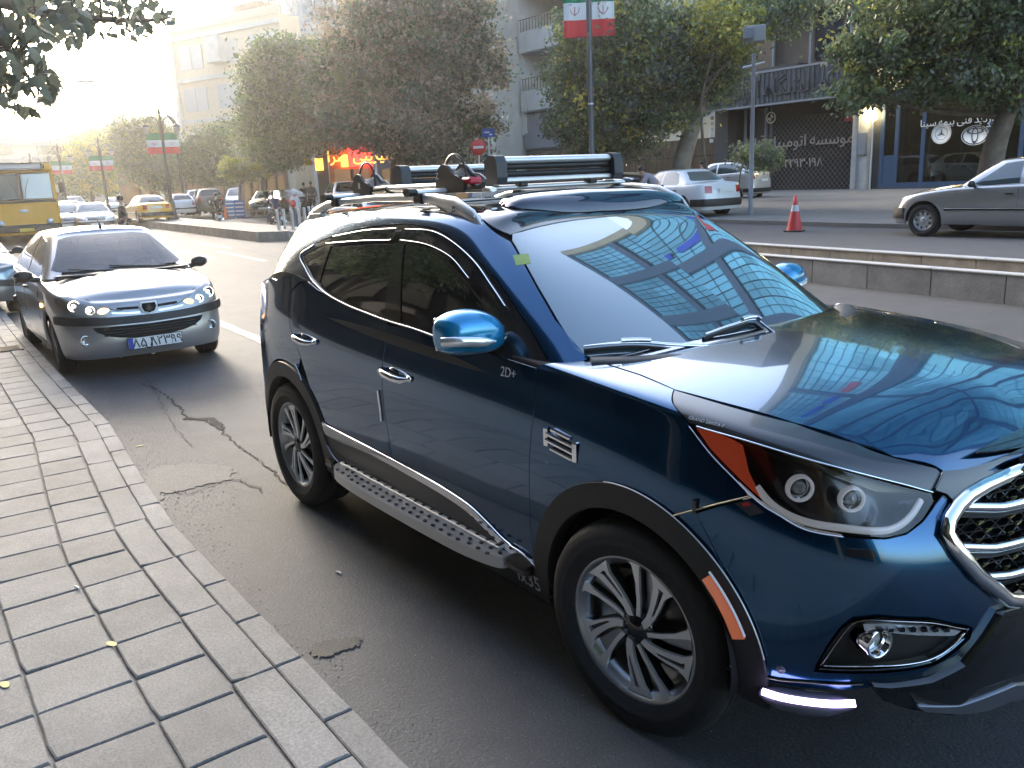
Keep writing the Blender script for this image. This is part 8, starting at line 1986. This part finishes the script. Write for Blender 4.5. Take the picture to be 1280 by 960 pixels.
ys = thing('yellow_sign', 'small yellow sign under a white box left of the white crossover', 'sign', on(389, 240, 48), FACE(389)); MB().tube([(0, 0, 0), (0, 0, 3.6)], .03, 8).build('post', SATIN, ys); MB().box((0, -.05, 2.75), (.42, .03, .34)).build('board', YEL, ys); MB().box((-.12, -.05, 3.45), (.2, .05, .5)).build('white_box', LITW, ys)
# traffic cone
P1_ = Vector(gz(993, 289.5, .345)); cn = thing('traffic_cone', 'red traffic cone with one white band standing on the far road', 'cone', (P1_.x, P1_.y, .345), scale=.86); cr = mat('cone_red', (.55, .04, .04), .5, var=.1)
MB().box((0, 0, .02), (.46, .46, .04), rz=.4, ch=.01).build('base', DARKPL, cn); MB().lathe([(.20, .04), (.125, .42), (.105, .52)], None, 24).lathe([(.075, .68), (.03, .92), (.0, .93)], None, 24).build('cone_body', cr, cn); MB().lathe([(.106, .52), (.076, .68)], None, 24).build('white_band', WHT, cn)
# bollards
for i, (px, py, h) in enumerate(((348, 299, 1), (356, 298, 1), (366, 301, 1), (375, 299, 1), (382, 297, 1), (388, 295, 1), (393, 293, 1))):
    d = [31.0, 31.8, 30.6, 31.6, 32.5, 33.4, 34.2][i]; t = thing('bollard', ['leftmost steel bollard of the row beside the motorcyclist', 'second steel bollard from the left in the row', 'third steel bollard, just left of the person in white', 'fourth steel bollard, in front of the person in white', 'fifth steel bollard, right of the person in white', 'sixth steel bollard, second from the right end', 'rightmost steel bollard of the row near the white crossover'][i], 'bollard', on(px, 280, d), 0, 'steel bollards closing the gap')
    MB().lathe([(.055, 0), (.055, .98), (.045, 1.0), (.001, 1.01)], None, 12).build('tube', mat('bollard_steel', (.42, .42, .42), .45, .6), t); MB().lathe([(.10, 0), (.10, .02), (.056, .025)], None, 12).build('base_plate', SATIN, t)
# blue boards and small orange cone
for i, (px, c) in enumerate(((290, (.05, .20, .42)), (302, (.06, .12, .35)))):
    t = thing('board', ['left blue product board standing by the road', 'right blue product board with white rows, nearest the gold saloon'][i], 'board', on(px, 280, 48), FACE(px)); MB().box((0, 0, .48), (.5, .06, .86), ch=.01).build('panel', mat('board_blue_%d' % i, c, .5), t)
    mb = MB()
    for r in range(4): mb.box((0, -.035, .18 + r * .2), (.42, .01, .07))
    mb.build('printed_rows', LITW, t); MB().box((0, .12, .3), (.4, .03, .6)).build('stand', DARKPL, t)
t = thing('small_cone', 'small orange cone beside the blue boards', 'cone', on(284, 280, 47)); MB().lathe([(.14, 0), (.03, .7)], None, 12).build('cone_body', mat('cone_orange', (.7, .15, .03), .6), t); MB().box((0, 0, .015), (.34, .34, .03)).build('base', DARKPL, t)
# covered handcart beside the white saloon, hanging lights and meter
hc = thing('handcart', 'grey tarpaulin covered handcart by the thin tree trunk', 'cart', on(800, 225, 33), PI); MB().box((0, 0, .75), (1.9, 1.0, .75), ch=.06).build('box', mat('cart_grey', (.20, .20, .2), .7, var=.3, vs=3), hc)
MB().add([(-1.1, -.6, 1.22), (1.1, -.6, 1.42), (1.1, .6, 1.42), (-1.1, .6, 1.22), (-1.1, -.62, 1.12), (1.1, -.62, 1.32), (1.1, .6, 1.32), (-1.1, .6, 1.12)], [(0, 1, 2, 3), (4, 7, 6, 5), (0, 4, 5, 1), (3, 2, 6, 7), (1, 5, 6, 2), (0, 3, 7, 4)]).build('tarpaulin', mat('tarpaulin', (.13, .13, .12), .7, var=.3, vs=4), hc)
for s in (1, -1): MB().lathe([(.02, .03), (.26, .03), (.28, 0), (.26, -.03)], Matrix.Translation((.1, s * .52, .28)) @ Matrix.Rotation(PI / 2, 4, 'X'), 20).build('wheel', RUBBER, hc)
# ---------------------------------------------------------------- evening haze over the street
hz = MB().box((-130, 40, 24), (420, 330, 52)).build('haze', None); hz['kind'] = 'stuff'; hz.data.materials.clear()
hm = bpy.data.materials.new('haze'); hm.use_nodes = True; hn = hm.node_tree; hn.nodes.clear(); ho = hn.nodes.new('ShaderNodeOutputMaterial'); hv = hn.nodes.new('ShaderNodeVolumePrincipled')
hv.inputs['Color'].default_value = (.95, .94, .92, 1); hv.inputs['Density'].default_value = .0008; hv.inputs['Anisotropy'].default_value = .8
hn.links.new(hv.outputs[0], ho.inputs['Volume']); hz.data.materials.append(hm)
